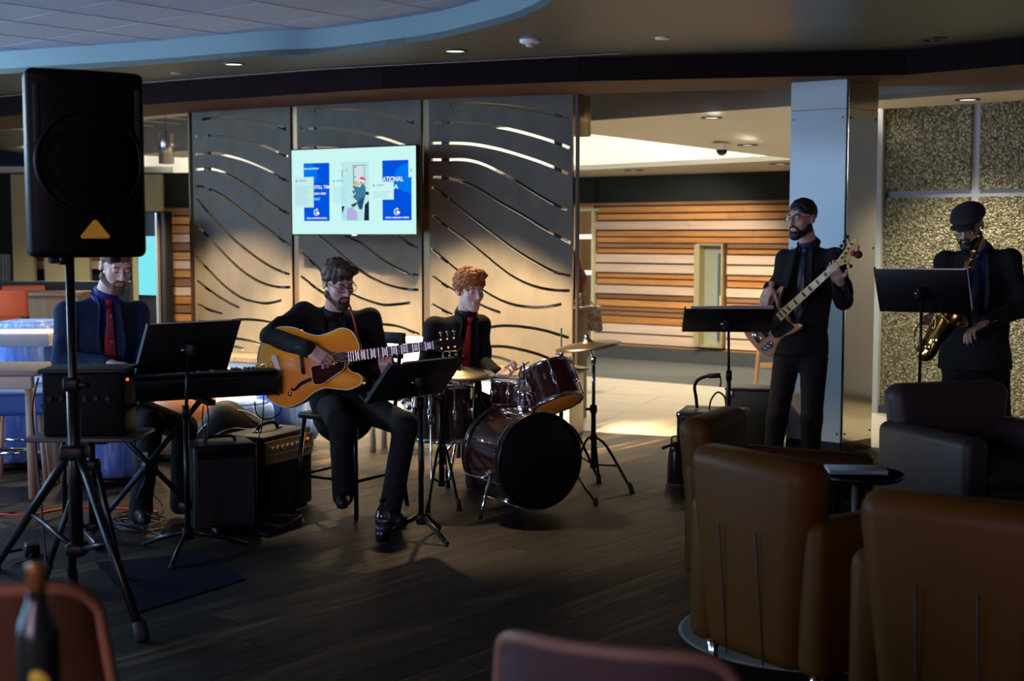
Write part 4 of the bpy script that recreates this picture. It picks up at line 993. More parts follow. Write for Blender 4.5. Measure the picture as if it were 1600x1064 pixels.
for k in range(nw):
    if wk is None: wk = MB().rbox((0, 0, 0), (0.0225, 0.145, 0.02), 0.003, 1).build('white_key', mat('ivory_key', (0.72, 0.72, 0.70), 0.3), t); o = wk
    else: o = link_mesh('white_key', wk.data, None, t)
    o.location = (kx0 + (k + .5) * .0235, 0.195, kt - .016)
    if k % 7 not in (2, 6) and k < nw - 1:
        if bk_ is None: bk_ = MB().rbox((0, 0, 0), (0.011, 0.09, 0.024), 0.003, 1).build('black_key', mat('ebony_key', (0.01, 0.01, 0.01), 0.3), t); o = bk_
        else: o = link_mesh('black_key', bk_.data, None, t)
        o.location = (kx0 + (k + 1) * .0235, 0.165, kt - .004)
for i in (-1, 1): MB().rbox((i * (KL / 2 - .018), .145, kt - .012), (.034, .29, .034), .008).build('end_cheek', m_black, t)
t = thing('keyboard_stand', 'black crossed keyboard stand under the stage piano', 'stand', tuple(kc - kd * 0.10 + kn * .14), kang)
zz = kz_ - kt - .02
for i in (-1, 1):
    y = i * .02
    MB().tube([(-i * .30, y, .03), (i * .28, y, zz)], .018, 4).build('cross_bar', mat('stand_tube_blue_black', (0.02, 0.03, 0.05), 0.3, 0.6), t)
    MB().rbox((i * .28, 0, zz), (.05, .34, .03), .008).build('support_arm', m_blackm, t)
    MB().rbox((-i * .30, 0, .025), (.045, .44, .04), .01).build('foot_bar', m_blackm, t)
MB().cyl((0, -.05, zz / 2 + .01), (0, .05, zz / 2 + .01), .035).build('pivot', m_black, t)
p = hz(268, 764)
t = thing('sustain_tag', 'small pale tag hanging at the piano stand', 'tag', tuple(at(224, 712, 6.85)), .3)
MB().box((0, 0, 0), (.044, .004, .034)).build('card', mat('tag_card', (0.32, 0.4, 0.46), 0.5), t)
for i in (-1, 1): MB().ball((i * .018, -.003, .0), .003, 6).build('rivet', m_chrome, t)

# ================================================================== MUSIC STANDS
def music_stand(label, cpx, cpy, Y, md, tilt, w, h, sheets, stemx=None, m=None, legr=0.26, leg0=0.4, lab2=None):
    c = at(cpx, cpy, Y); md = V((md[0], md[1], 0)).normalized()
    D = md * math.sin(tilt) - UP * math.cos(tilt); Wd = V((md.y, -md.x, 0))
    N = D.cross(Wd);  N = N if N.dot(md) > 0 else -N
    bx = at(stemx, cpy, Y).x if stemx else c.x
    base = V((bx, Y - 0.0, 0)); m = m or mat('stand_desk_black', (0.006, 0.006, 0.007), 0.5)
    t = thing('music_stand', label, 'music stand', tuple(base), 0, 'black orchestra music stands')
    T = Matrix.Translation(-base) @ frame(c, Wd, -D, N)
    dk = MB().rbox((0, 0, 0), (w, h, 0.006), 0.0029, 1).build('desk', m, t, M=T)
    MB().box((0, -h / 2 + .003, .03), (w, .006, .06)).build('ledge', m, dk, M=T)
    for i in (-1, 1): MB().box((i * (w / 2 - .004), 0, .008), (.008, h, .02)).build('side_lip', m, dk, M=T)
    for k, (sx, sy_, sw, sh_, a) in enumerate(sheets):
        s = MB().box((0, 0, 0), (sw, sh_, .0025))
        o = s.build('sheet_music', m_paper, None, M=frame(c, Wd, -D, N) @ Matrix.Translation((sx, sy_, .008 + .004 * k)) @ rotz(a))
        tag(o, lab2[k] if lab2 else 'sheet of music on ' + label.replace('black ', 'the '), 'sheet music')
    zc = c.z - .05
    cc = T @ V((0, 0, -.02)); 
    MB().rbox(tuple(cc), (.06, .05, .07), .012).build('tilt_head', m_black, t)
    MB().cyl((cc.x - .045, cc.y - .02, cc.z), (cc.x - .02, cc.y - .02, cc.z), .008).build('screw', m_chrome, t)
    MB().cyl((0, 0, 0.62), (cc.x * .6, cc.y, cc.z), 0.0085, n=10).build('inner_tube', m_blackm, t)
    MB().cyl((0, 0, 0.10), (0, 0, 0.68), 0.0135, n=12).build('outer_tube', m_blackm, t)
    MB().cyl((0, 0, 0.66), (0, 0, 0.72), 0.018, n=12).build('clutch', m_black, t)
    MB().rbox((0, 0, .10), (.05, .05, .06), .012).build('hub', m_black, t)
    for k in range(3):
        a = leg0 + k * 2 * PI / 3; d = V((math.cos(a), math.sin(a), 0))
        MB().tube([d * .02 + UP * .11, d * legr * .6 + UP * .06, d * legr + UP * .012], [.013, .012, .011], 8).build('leg', m_blackm, t)
        MB().ball(tuple(d * legr + UP * .013), .013, 6).build('rubber_foot', m_rubber, t)
    return t
music_stand('black music stand in front of the stage piano', 295, 543, 6.38, (-0.67, 0.74), math.radians(30), 0.49, 0.285, [(-.02, .012, .44, .262, .01)], stemx=288, leg0=0.5, legr=.3, lab2=['white music pages on the stand at the stage piano'])
music_stand('black music stand in front of the seated guitarist', 652, 593, 6.72, (-0.80, 0.60), math.radians(40), 0.58, 0.26, [(.0, .008, .40, .25, -.01)], stemx=657, leg0=-0.9, legr=.22, m=mat('stand_desk_black', (0.006, 0.006, 0.007), 0.5), lab2=['music pages on the stand before the guitarist'])
music_stand('black music stand left of the standing bassist', 1137, 501, 8.05, (0.08, 1.0), math.radians(62), 0.53, 0.33, [(-.1, .03, .24, .32, .05), (.13, .04, .24, .30, -.03)], stemx=1140, leg0=.6, lab2=['open music page on the bassist\'s stand, left one', 'open music page on the bassist\'s stand, right one'])
music_stand('tall black music stand in front of the saxophonist', 1441, 455, 7.25, (0.50, 0.87), math.radians(33), 0.49, 0.285, [(.03, .012, .44, .262, .01)], stemx=1440, leg0=.2, lab2=['music pages on the stand before the saxophonist'])

# ================================================================== AMPLIFIERS
m_tolex = mat('black_tolex', (0.006, 0.007, 0.009), 0.45, 0, .25)
m_cloth = noisy('grille_cloth', [(0.35, (0.004, 0.004, 0.005)), (0.7, (0.012, 0.012, 0.014))], nscale=150, rough=0.8)
g_a = hz(411, 811); az = math.radians(64)
AW, AD, AH = 0.47, 0.27, 0.445
fx = V((math.cos(az), math.sin(az), 0)); fy = V((-math.sin(az), math.cos(az), 0))
t = thing('guitar_amplifier', 'black guitar combo amplifier with gold control panel and knobs', 'amplifier', tuple(g_a + fx * AW / 2 + fy * AD / 2), az)
MB().rbox((0, 0, AH / 2 + .006), (AW, AD, AH - .012), .014).build('cabinet', m_tolex, t)
MB().box((0, -AD / 2 - .004, AH * .36), (AW - .05, .012, AH * .58)).build('grille', m_cloth, t)
cpn = MB().box((0, -AD / 2 - .005, AH * .80), (AW - .03, .012, .115)).build('control_panel', mat('gold_control_plate', (0.30, 0.25, 0.14), 0.45, 0.2), t)
for k in range(8):
    MB().cyl((-.17 + k * .045, -AD / 2 - .01, AH * .84), (-.17 + k * .045, -AD / 2 - .034, AH * .84), .014, .011, n=12).build('knob', mat('gold_knob', (0.75, 0.62, 0.30), 0.2, 0.8), cpn)
MB().ball((.165, -AD / 2 - .02, AH * .87), .008, 8).build('pilot_light', mat('red_lamp', (0, 0, 0), emit=(1, .08, .02), es=1.2), cpn)
MB().box((0, -AD / 2 - .013, AH * .755), (AW - .05, .004, .005)).build('gold_piping', mat('gold_knob', (0.75, 0.62, 0.30), 0.2, 0.8), t)
MB().box((0, -AD / 2 - .013, AH * .665), (AW - .03, .004, .006)).build('gold_piping', mat('gold_knob', (0.75, 0.62, 0.30), 0.2, 0.8), t)
for k in range(3): MB().cyl((-.12 + k * .04, -AD / 2 - .01, AH * .70), (-.12 + k * .04, -AD / 2 - .02, AH * .70), .006).build('jack', m_chrome, cpn)
MB().tube(spline([(-.10, 0, AH), (-.07, 0, AH + .035), (0, 0, AH + .045), (.07, 0, AH + .035), (.10, 0, AH)], 4), .011, 8).build('handle', m_black, t)
for i in (-1, 1): MB().rbox((i * .105, 0, AH + .006), (.03, .03, .014), .004).build('handle_bracket', m_chrome, t)
for i in (-1, 1):
    for j in (-1, 1): MB().cyl((i * .2, j * .1, 0), (i * .2, j * .1, .014), .018).build('foot', m_rubber, t)
p = at(352, 760, 7.0)
t = thing('speaker_cabinet', 'black amplifier cabinet standing left of the guitar amplifier', 'amplifier', (p.x - .02, 6.98, 0), math.radians(24))
hc = 0.455
MB().rbox((0, 0, hc / 2 + .006), (.33, .27, hc - .012), .016).build('cabinet', m_tolex, t)
MB().box((0, -.139, hc / 2 - .02), (.29, .01, hc - .10)).build('grille', m_cloth, t)
MB().box((0, -.139, hc - .045), (.29, .012, .045)).build('control_strip', m_black, t)
MB().tube(spline([(-.08, 0, hc), (-.06, 0, hc + .025), (.06, 0, hc + .025), (.08, 0, hc)], 4), .009, 8).build('handle', m_black, t)
for i in (-1, 1):
    for j in (-1, 1): MB().cyl((i * .13, j * .1, 0), (i * .13, j * .1, .014), .018).build('foot', m_rubber, t)
# bass amplifier with trolley handle
ba = hz(1056, 754); bb = math.radians(-17)
t = thing('bass_amplifier', 'black bass combo amplifier with trolley handle and shiny grille', 'amplifier', tuple(ba + V((math.cos(bb), math.sin(bb), 0)) * .20 + V((-math.sin(bb), math.cos(bb), 0)) * .17), bb)
BW, BD, BH = .40, .34, .445
MB().rbox((0, 0, BH / 2 + .012), (BW, BD, BH - .024), .016).build('cabinet', m_tolex, t)
m_bg = noisy('bass_grille_metal', [(0.42, (0.004, 0.005, 0.008)), (0.62, (0.025, 0.040, 0.085))], scale=(1, 1, .35), nscale=150, detail=1, rough=0.35, metal=0.4)
MB().rbox((0, -BD / 2 - .004, BH * .5), (BW - .045, .014, BH - .06), .005).build('grille', m_bg, t)
for i in (-1, 1):
    for z in (.04, BH - .02):
        for j in (-1, 1): MB().rbox((i * (BW / 2 - .012), j * (BD / 2 - .012), z), (.034, .034, .034), .010).build('corner', m_blackm if z < .1 else m_chrome, t)
    MB().cyl((i * .15, -.13, 0), (i * .15, -.13, .022), .02).build('foot', m_rubber, t)
    MB().cyl((i * .15, .13, 0), (i * .15, .13, .022), .02).build('foot', m_rubber, t)
MB().tube(spline([(-.105, .05, BH - .03), (-.115, .05, BH + .06), (-.125, .05, BH + .13), (-.105, .05, BH + .175), (-.05, .05, BH + .20), (.03, .05, BH + .205)], 5), .0105, 8).build('trolley_handle', m_black, t)
MB().tube([(-.04, .05, BH + .203), (.035, .05, BH + .208)], .016, 8).build('hand_grip', m_rubber, t)
MB().tube(spline([(.035, .05, BH + .205), (.04, .05, BH + .17), (.035, .05, BH + .135)], 4), .005, 6).build('release_strap', m_black, t)
MB().tube(spline([(-.02, -.02, BH), (-.01, -.02, BH + .06), (.03, -.02, BH + .11), (.075, -.02, BH + .08), (.085, -.02, BH)], 5), .006, 6).build('carry_strap', m_black, t)
MB().box((-.12, -.03, BH + .001), (.07, .05, .003)).build('sticker', mat('sticker_grey', (.2, .2, .18), .5), t)
p = hz(1172, 705); t = thing('equipment_case', 'plain black equipment case between amplifier and bassist', 'case', (p.x + .03, p.y + .16, 0), bb)
MB().rbox((0, 0, .22), (.34, .24, .42), .014).build('body', mat('case_black', (.012, .012, .010), .55), t)
MB().rbox((0, 0, .435), (.35, .25, .02), .008).build('lid', mat('case_black', (.012, .012, .010), .55), t)
MB().rbox((-.13, -.125, .40), (.03, .012, .05), .004).build('latch', mat('brass_latch', (.6, .5, .3), .3, .9), t)
for i in (-1, 1): MB().cyl((i * .12, 0, 0), (i * .12, 0, .014), .02).build('foot', m_rubber, t)
p = hz(1054, 752.5); t = thing('water_bottle', 'black metal water bottle beside the bass amplifier', 'bottle', (p.x, p.y - .02, 0))
MB().lathe([(.045, 0), (.048, .006), (.048, .19), (.040, .215), (.030, .225)], 24).build('body', mat('bottle_black', (.012, .012, .013), .3), t)
MB().lathe([(.032, .222), (.032, .25), (.022, .256), (.0001, .257)], 20).build('cap', m_black, t)
MB().tube(spline([(-.022, 0, .252), (-.02, 0, .285), (.02, 0, .285), (.022, 0, .252)], 4), .005, 6).build('carry_loop', m_black, t)
MB().tube([(-.03, -.01, .235), (-.085, -.02, .215)], [.008, .011], 8).build('spout', m_black, t)

# ================================================================== CABLES, MAT, BOTTLE ON FLOOR
m_cab = mat('black_cable', (.008, .008, .008), .5); m_redc = mat('red_cable', (.55, .04, .02), .45)
def floorpath(pts, z=.006): return [hz(x, y) + V((0, 0, z)) for x, y in pts]
def cable(label, pts, r, m, nm='cable', grp=None):
    o = MB().tube(spline(pts, 5), r, 6).build(nm, m); tag(o, label, 'cable', grp)
cable('red cable running across the floor at the left', floorpath([(-20, 804), (40, 806), (95, 797), (150, 793), (190, 796), (230, 799), (248, 802)]), .006, m_redc)
ck = [(300 + 0, 0)]
def coil(cx, cy, rx, ry, n, seed):
    rr = random.Random(seed); out = []
    for i in range(n * 12):
        a = 2 * PI * i / 12; out.append((cx + rx * math.cos(a) * (1 + .12 * rr.uniform(-1, 1)), cy + ry * math.sin(a) * (1 + .2 * rr.uniform(-1, 1))))
    return out
def coilpath(c): return [hz(x, y) + V((0, 0, .006 + .0009 * i)) for i, (x, y) in enumerate(c)]
cable('black cable coil lying in front of the guitar amplifier', coilpath(coil(440, 818, 34, 7, 2, 3)) + floorpath([(420, 836), (400, 828), (388, 812)]), .005, m_cab)
cable('tangled black cables on the floor behind the piano stand', coilpath(coil(218, 822, 38, 10, 4, 5)) + floorpath([(255, 790), (235, 768), (230, 750)]), .004, m_cab)
cable('blue black cable looping down from the piano stand', [at(228, 745, 6.95), at(215, 775, 6.95)] + floorpath([(200, 805), (192, 815), (230, 830), (262, 842)]), .004, mat('navy_cable', (.02, .03, .12), .5))
cable('black lead from the stage piano down to the floor', [at(380, 634, 6.95), at(378, 690, 6.6), at(374, 742, 6.5)] + floorpath([(372, 885), (352, 880)]), .0035, m_cab) if False else None
cable('black guitar lead hanging down past the amplifier top', [at(412, 615, 6.98), at(411, 650, 7.02), at(408, 672, 7.15), at(397, 705, 7.12), at(392, 745, 7.1)] + floorpath([(390, 812), (384, 818)]), .0035, m_cab)
cable('black lead looping under the guitar to the amplifier', [at(398, 628, 7.0), at(402, 648, 7.05), at(418, 655, 7.08), at(434, 648, 7.1), at(440, 636, 7.12)], .004, m_cab)
cable('paired black cable hanging below the stage piano, left', [at(318, 634, 6.75), at(316, 660, 6.72), at(322, 692, 6.7)], .004, m_cab)
cable('paired black cable hanging below the stage piano, right', [at(324, 634, 6.75), at(326, 662, 6.72), at(322, 695, 6.7)], .004, m_cab)
cable('cable hanging from the tray stand to the floor', [at(60, 590, 5.95), at(50, 640, 5.95), at(56, 700, 5.95), at(64, 780, 5.95)] + floorpath([(72, 905), (60, 915)]), .005, m_cab)
p = hz(50, 868); t = thing('power_adapter', 'small black power adapter on the floor at the left', 'adapter', tuple(p), .4)
MB().rbox((0, 0, .03), (.07, .11, .06), .012).build('body', m_black, t); MB().tube([(0, -.055, .03), (-.02, -.12, .012), (-.1, -.2, .006)], .004, 6).build('lead', m_cab, t)
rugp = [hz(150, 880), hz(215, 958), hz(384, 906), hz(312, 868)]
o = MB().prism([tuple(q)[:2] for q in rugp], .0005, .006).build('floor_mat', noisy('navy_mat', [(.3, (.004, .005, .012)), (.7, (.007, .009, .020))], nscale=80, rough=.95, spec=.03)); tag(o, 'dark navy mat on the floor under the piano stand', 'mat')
p = hz(597, 847); t = thing('soda_bottle', 'half full plastic soda bottle on the floor by the guitarist\'s stand', 'bottle', (p.x, p.y + .03, 0))
m_pet = mat('clear_plastic', (.85, .9, .95), .05, 0, .5, trans=1.0)
MB().lathe([(.030, 0), (.036, .008), (.037, .03), (.037, .125), (.034, .14), (.022, .172), (.014, .185), (.013, .20)], 24).build('body', m_pet, t)
MB().lathe([(.0001, .004), (.031, .006), (.0345, .02), (.0345, .10), (.0001, .101)], 24).build('drink', mat('cola', (.012, .006, .004), .1), t)
MB().lathe([(.015, .197), (.015, .217), (.0001, .218)], 16).build('cap', m_black, t)
MB().lathe([(.0376, .05), (.0376, .085)], 24).build('paper_band', mat('dark_label', (.02, .03, .05), .4), t)

# ================================================================== ARMCHAIRS AND NEAR FURNITURE
m_leather = mat('brown_leather', (.056, .024, .0035), .45, 0, .08)
m_leath2 = mat('dark_leather', (.030, .022, .024), .5, 0, .3)
m_charc = mat('charcoal_seat', (.02, .016, .014), .6)
def armchair(loc, rz, label, m, m2):
    t = thing('armchair', label, 'armchair', loc, rz, 'lounge armchairs')
    W, D = .62, .66
    b = MB().rbox((0, 0, .235), (W - .22, D - .06, .25), .025, 3); b.build('seat_base', m, t)
    b = MB().rbox((0, -.05, .40), (W - .23, D - .16, .11), .04, 4); b.build('seat_cushion', m2, t)
    for i in (-1, 1):
        b = MB().rbox((0, 0, 0), (.115, D, .50), .045, 4)
        b.v = [V((v.x, v.y, v.z - .05 * max(0, -(v.y - .1)) * 0)) for v in b.v]
        b.build('arm', m, t, M=Matrix.Translation((i * (W / 2 - .055), 0, .362)))
    b = MB().rbox((0, 0, 0), (W - .20, .16, .70), .068, 5, taper=(1.37, 1.0)); 
    # recline and curve the back, dip of the top edge
    b.v = [V((v.x, v.y - .10 * (v.x / .3) ** 2 * max(0, v.z + .15) + .10 * (v.z + .36), v.z - .03 * (abs(v.x) / .3) ** 3 * max(0, v.z) / .36)) for v in b.v]
    b.build('backrest', m, t, M=Matrix.Translation((0, D / 2 - .07, .455)))
    for x in (-.09, .10):
        MB().tube([(x * .9, D / 2 - .07 + .080 + .10 * (z + .36) + .001, .455 + z) for z in (-.34, -.2, -.05, .1)], .003, 6).build('seam', mat('seam_dark', (.02, .012, .008), .7), t)
    for i in (-1, 1):
        for j in (-1, 1): MB().cyl((i * .24, j * .26, 0), (i * .24, j * .26, .12), .018, .022).build('foot', m_chrome, t)
    return t
armchair((1.062, 4.60, 0), math.radians(125), 'brown leather armchair nearest the bass amplifier, seen from behind', m_leather, m_leather).scale.z = 1.03
armchair((1.415, 3.91, 0), math.radians(144), 'brown leather armchair closest of all, cut by the right edge', m_leather, m_leather).scale.z = 1.03
armchair((1.15, 5.68, 0), math.radians(62), 'brown leather armchair seen in profile behind the round side table', m_leather, m_leather).scale.z = .965
t = armchair((2.30, 6.46, 0), math.radians(19), 'dark armchair in front of the saxophonist', m_leath2, m_charc); t.scale = (1.24, 1.08, 1.0)
p = at(1343, 738, 5.06); t = thing('side_table', 'small round black side table between the armchairs', 'side table', (p.x, 5.06, 0))
zt = p.z
MB().lathe([(.0001, zt - .022), (.155, zt - .022), (.168, zt - .012), (.168, zt - .003), (.163, zt)], 40).lathe([(.163, zt), (.0001, zt)], 40).build('tabletop', mat('table_black', (.012, .014, .015), .25), t)
MB().cyl((0, 0, .02), (0, 0, zt - .02), .028).build('column', mat('column_brown', (.05, .03, .02), .5), t)
MB().lathe([(.15, 0), (.15, .012), (.03, .024), (.0001, .025)], 32).build('foot_plate', m_blackm, t)
t = thing('notebook', 'pale grey closed book lying on the round side table', 'book', (p.x - .012, 5.07, zt + .0005), -.08)
MB().box((0, 0, .008), (.215, .12, .010)).build('pages', mat('page_edge', (.45, .46, .48), .7), t)
MB().rbox((0, 0, .0145), (.222, .126, .004), .0015, 1).build('cover', mat('book_cover', (.38, .41, .46), .5), t)
MB().rbox((0, 0, .0022), (.222, .126, .004), .0015, 1).build('back_cover', mat('book_cover', (.38, .41, .46), .5), t)
rc = hz(1190, 985); o = MB().lathe([(.47, 0.0008), (.475, .004), (.46, .009), (.0001, .009)], 48).build('round_rug', noisy('speckled_rug', [(.35, (.085, .085, .075)), (.65, (.15, .15, .135))], scale=(1, 5, 1), nscale=40, rough=.9), None, (1.12, 5.08, 0)); tag(o, 'round speckled grey rug under the nearest brown armchairs', 'rug')

def shell_chair(loc, rz, w, zt, label, m, mr):
    t = thing('shell_chair', label, 'chair', loc, rz, 'blurred shell chairs in front')
    nu, nv_ = 22, 14; zs_ = .44; th = .022
    def P(u, v, s):
        # v<0.4 seat, above: back
        x = w / 2 * math.copysign(abs(u) ** .8, u) * (1 - .10 * max(0, v - .7) * 3 * abs(u) ** 4)
        hgt = (zt - zs_) * (1 - .16 * abs(u) ** 5)
        if v < .45: y = -.22 + v / .45 * .38; z = zs_ - .02 + .05 * u * u * (v / .45)
        else:
            q = (v - .45) / .55; y = .16 + .06 * math.sin(q * 1.5) + .03 * q; z = zs_ + q * hgt
        y -= .10 * u * u * (1 if v > .45 else v / .45)
        n = V((-.5 * u, 1, .1)).normalized() if v >= .45 else V((0, 0, -1))
        return V((x, y, z)) + n * (th * s)
    vs = []; 
    for s in (0, 1):
        for j in range(nv_ + 1):
            for i in range(nu + 1): vs.append(P(-1 + 2 * i / nu, j / nv_, s))
    K = (nu + 1) * (nv_ + 1); fs = []
    for j in range(nv_):
        for i in range(nu):
            a = j * (nu + 1) + i; fs.append((a, a + 1, a + nu + 2, a + nu + 1)); fs.append((K + a, K + a + nu + 1, K + a + nu + 2, K + a + 1))
    MB().add(vs, fs, True).build('shell', m, t)
    rim = [P(-1, j / nv_, .5) for j in range(nv_ + 1)] + [P(-1 + 2 * i / nu, 1, .5) for i in range(1, nu + 1)] + [P(1, 1 - j / nv_, .5) for j in range(1, nv_ + 1)] + [P(1 - 2 * i / nu, 0, .5) for i in range(1, nu)]
    MB().tube(rim, .014, 8, closed=True).build('rim', mr, t)
    for i in (-1, 1):
        for j in (-1, 1): MB().tube([(i * .22, j * .2, 0), (i * .12, j * .12, zs_ - .03)], .013, 8).build('leg', m_oak, t)
    MB().rbox((0, 0, zs_ - .035), (.28, .28, .02), .006).build('seat_mount', m_black, t)
m_shell = mat('brown_shell', (.07, .028, .012), .6, 0, .2); m_shrim = mat('lit_tan_rim', (.22, .10, .05), .5, 0, .2)  # rims painted lighter for the light caught along the shell edges
m_shell2 = mat('mauve_shell', (.045, .03, .032), .6, 0, .2); m_shrim2 = mat('lit_pink_brown_rim', (.15, .095, .065), .5, 0, .2)
p = at(958, 1000, 2.55); shell_chair((p.x + .05, 2.55, 0), math.radians(158), .50, at(900, 986, 2.33).z - .03, 'mauve brown shell chair blurred at the bottom centre', m_shell2, m_shrim2)
p = at(30, 960, 2.75); shell_chair((p.x, 2.75, 0), math.radians(183), .46, at(60, 912, 2.55).z, 'brown shell chair blurred behind the beer bottle', m_shell, m_shrim)
p = at(60, 1000, 1.95); zt = at(62, 878, 1.95).z - .235
t = thing('cafe_table', 'small dark cafe table under the beer bottle', 'table', (p.x - .06, 1.90, 0))
MB().lathe([(.0001, zt - .03), (.15, zt - .03), (.155, zt - .02), (.15, zt)], 36).lathe([(.15, zt), (.0001, zt)], 36).build('tabletop', mat('table_dark', (.02, .016, .013), .3), t)
MB().cyl((0, 0, .02), (0, 0, zt - .03), .03).build('column', m_blackm, t)
MB().lathe([(.17, 0), (.17, .012), (.035, .028), (.0001, .028)], 32).build('foot_plate', m_blackm, t)
t = thing('beer_bottle', 'dark glass bottle with amber neck on the cafe table', 'bottle', (p.x, 1.95, zt))
MB().lathe([(.028, 0), (.031, .006), (.031, .125), (.028, .145), (.016, .175), (.0135, .195)], 28).build('body', mat('dark_green_glass', (.012, .016, .012), .22, 0, .35), t)
MB().lathe([(.0137, .19), (.0130, .222), (.0145, .224), (.0145, .232), (.0001, .235)], 24).build('neck_foil', mat('amber_foil', (.30, .13, .03), .35, .5), t)
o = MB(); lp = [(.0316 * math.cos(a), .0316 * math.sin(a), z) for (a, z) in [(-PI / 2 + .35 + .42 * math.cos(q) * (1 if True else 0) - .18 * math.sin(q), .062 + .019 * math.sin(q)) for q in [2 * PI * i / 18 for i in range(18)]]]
o.add(lp + [(0.0316 * math.cos(-PI / 2 + .35), .0316 * math.sin(-PI / 2 + .35), .062)], [(i, (i + 1) % 18, 18) for i in range(18)]); o.build('yellow_glint', mat('glint_yellow', (.62, .50, .04), .5), t, )  # blurred yellow highlight on the glass, painted as an oval patch
# ================================================================== DRUM KIT
m_shellk = noisy('dark_cherry_shell', [(.3, (.030, .007, .006)), (.7, (.055, .013, .009))], scale=(1, 1, 8), nscale=3, rough=.18, spec=.6, coat=.6)
m_head_b = mat('black_drumhead', (.004, .004, .0045), .45)
m_head_t = mat('amber_drumhead', (.85, .50, .15), .7, 0, .08)
m_head_w = mat('coated_drumhead', (.55, .55, .53), .6)
def translucent(m, col, f):
    b = m.node_tree.nodes['Principled BSDF']; tr = nd(m, 'ShaderNodeBsdfTranslucent'); tr.inputs['Color'].default_value = (*col, 1)
    mx = nd(m, 'ShaderNodeMixShader'); mx.inputs[0].default_value = f
    lk(m, b.outputs[0], mx.inputs[1]); lk(m, tr.outputs[0], mx.inputs[2]); lk(m, mx.outputs[0], m.node_tree.nodes['Material Output'].inputs['Surface'])
translucent(m_head_t, (1.0, .66, .22), .6); translucent(m_head_w, (.95, .92, .85), .6)
m_hoopb = mat('black_hoop', (.012, .012, .012), .25)
def drum(name, label, T, r, h, base, hoop=None, top=None, bot=None, nlug=6, hoopw=.02, logo=False):
    """cylinder drum along the local z of T (world frame); base = world base point of the thing"""
    t = thing(name, label, 'drum', tuple(base), 0, 'drums of the drum kit')
    A = Matrix.Translation(-V(base)) @ T; hoop = hoop or m_chrome
    MB(A).lathe([(r, 0), (r, h)], 48, caps=False).lathe([(r * .97, h), (r * .97, 0)], 48, caps=False).build('shell', m_shellk, t); shl = t.children[-1] if False else [q for q in COL.objects if q.name.startswith('shell') and q.parent == t][-1]
    for z, hm, nm in ((h, top or m_head_w, 'top_head'), (0, bot or m_head_t, 'bottom_head')):
        sgn = 1 if z else -1
        MB(A).lathe([(.0001, z + sgn * .004), (r * .96, z + sgn * .003), (r * 1.005, z - sgn * .004)], 48).build(nm, hm, t)
        MB(A).lathe([(r * 1.0, z - hoopw), (r * 1.035, z - hoopw), (r * 1.045, z), (r * 1.035, z + hoopw * .4), (r * 1.0, z + hoopw * .4)] if z else [(r * 1.0, -hoopw * .4), (r * 1.035, -hoopw * .4), (r * 1.045, 0), (r * 1.035, hoopw), (r * 1.0, hoopw)], 48, caps=False).build('hoop', hoop, t)
    for k in range(nlug):
        a = 2 * PI * (k + .5) / nlug; c, s = math.cos(a), math.sin(a)
        MB(A).rbox((0, 0, 0), (.022, .024, min(.07, h * .3)), .006, 2, M=Matrix.Translation((c * (r + .010), s * (r + .010), h * .5)) @ rotz(a)).build('lug', m_chrome, shl)
        MB(A).cyl((c * (r + .016), s * (r + .016), -.005), (c * (r + .016), s * (r + .016), h + .005), .0038, n=8).build('tension_rod', m_chrome, t)
    return t, A
def axis_frame(o, z, xh=(0, 0, 1)):
    z = V(z).normalized(); x = V(xh) - z * V(xh).dot(z); x = x.normalized() if x.length > .01 else V((1, 0, 0)); y = z.cross(x); return frame(o, x, y, z)
# bass drum
bc = at(843, 722, 7.36); bax = V((math.sin(math.radians(30)), -math.cos(math.radians(30)), 0)); br = .262
bc.z = br * 1.045 + .012
bbase = V((bc.x, bc.y, 0)) - bax * .2; rear = bc - bax * .40
bd_, A = drum('bass_drum', 'dark cherry bass drum with plain black front head', axis_frame(rear, bax), br, .40, bbase, hoop=m_hoopb, top=m_head_b, bot=m_head_w, nlug=8, hoopw=.035)
for z in (.37, .03): MB(A).lathe([(br * 1.046, z - .003), (br * 1.052, z), (br * 1.046, z + .003)], 48, caps=False).build('chrome_inlay', m_chrome, bd_)
for sd in (-1, 1):
    side = V((-bax.y, bax.x, 0)) * sd
    a = rear + bax * .30 + side * (br * .93) + UP * (-.06); f = V((a.x, a.y, 0)) + side * .13 + bax * .10 + UP * .015
    if sd == 1: pass
    T0 = Matrix.Translation(-bbase)
    MB(T0).tube([a + UP * .02, f], .0085, 10).build('spur', m_chrome, bd_); MB(T0).tube([f + UP * .03, f - UP * .014], .013, 8).build('rubber_foot', m_rubber, bd_)
    MB(T0).ball(tuple(a), .026, 8).build('spur_bracket', m_chrome, bd_); MB(T0).cyl(a + side * .02 - bax * .03, a + side * .02 + bax * .03, .008, n=8).build('wing_screw', m_chrome, bd_)
tp = rear + bax * .22 + UP * (br + .0)
MB(T0).tube([tp, tp + UP * .16], .016, 12).build('tom_post', m_chrome, bd_)
MB(T0).tube([tp + UP * .0 - bax * .05, tp + UP * .18 - bax * .05], .011, 12).build('tom_post', m_chrome, bd_)
MB(T0).rbox(tuple(tp + UP * .01), (.07, .07, .035), .01).build('mount_plate', m_chrome, bd_)
MB(T0).rbox(tuple(tp + UP * .125), (.10, .05, .022), .006).build('clamp', mat('clamp_tan', (.30, .24, .14), .5), bd_)
for q in ((-.03, .14), (.03, .10), (0, .06)): MB(T0).ball(tuple(tp + V((q[0], -.03, q[1]))), .014, 6).build('wing_nut', m_chrome, bd_)
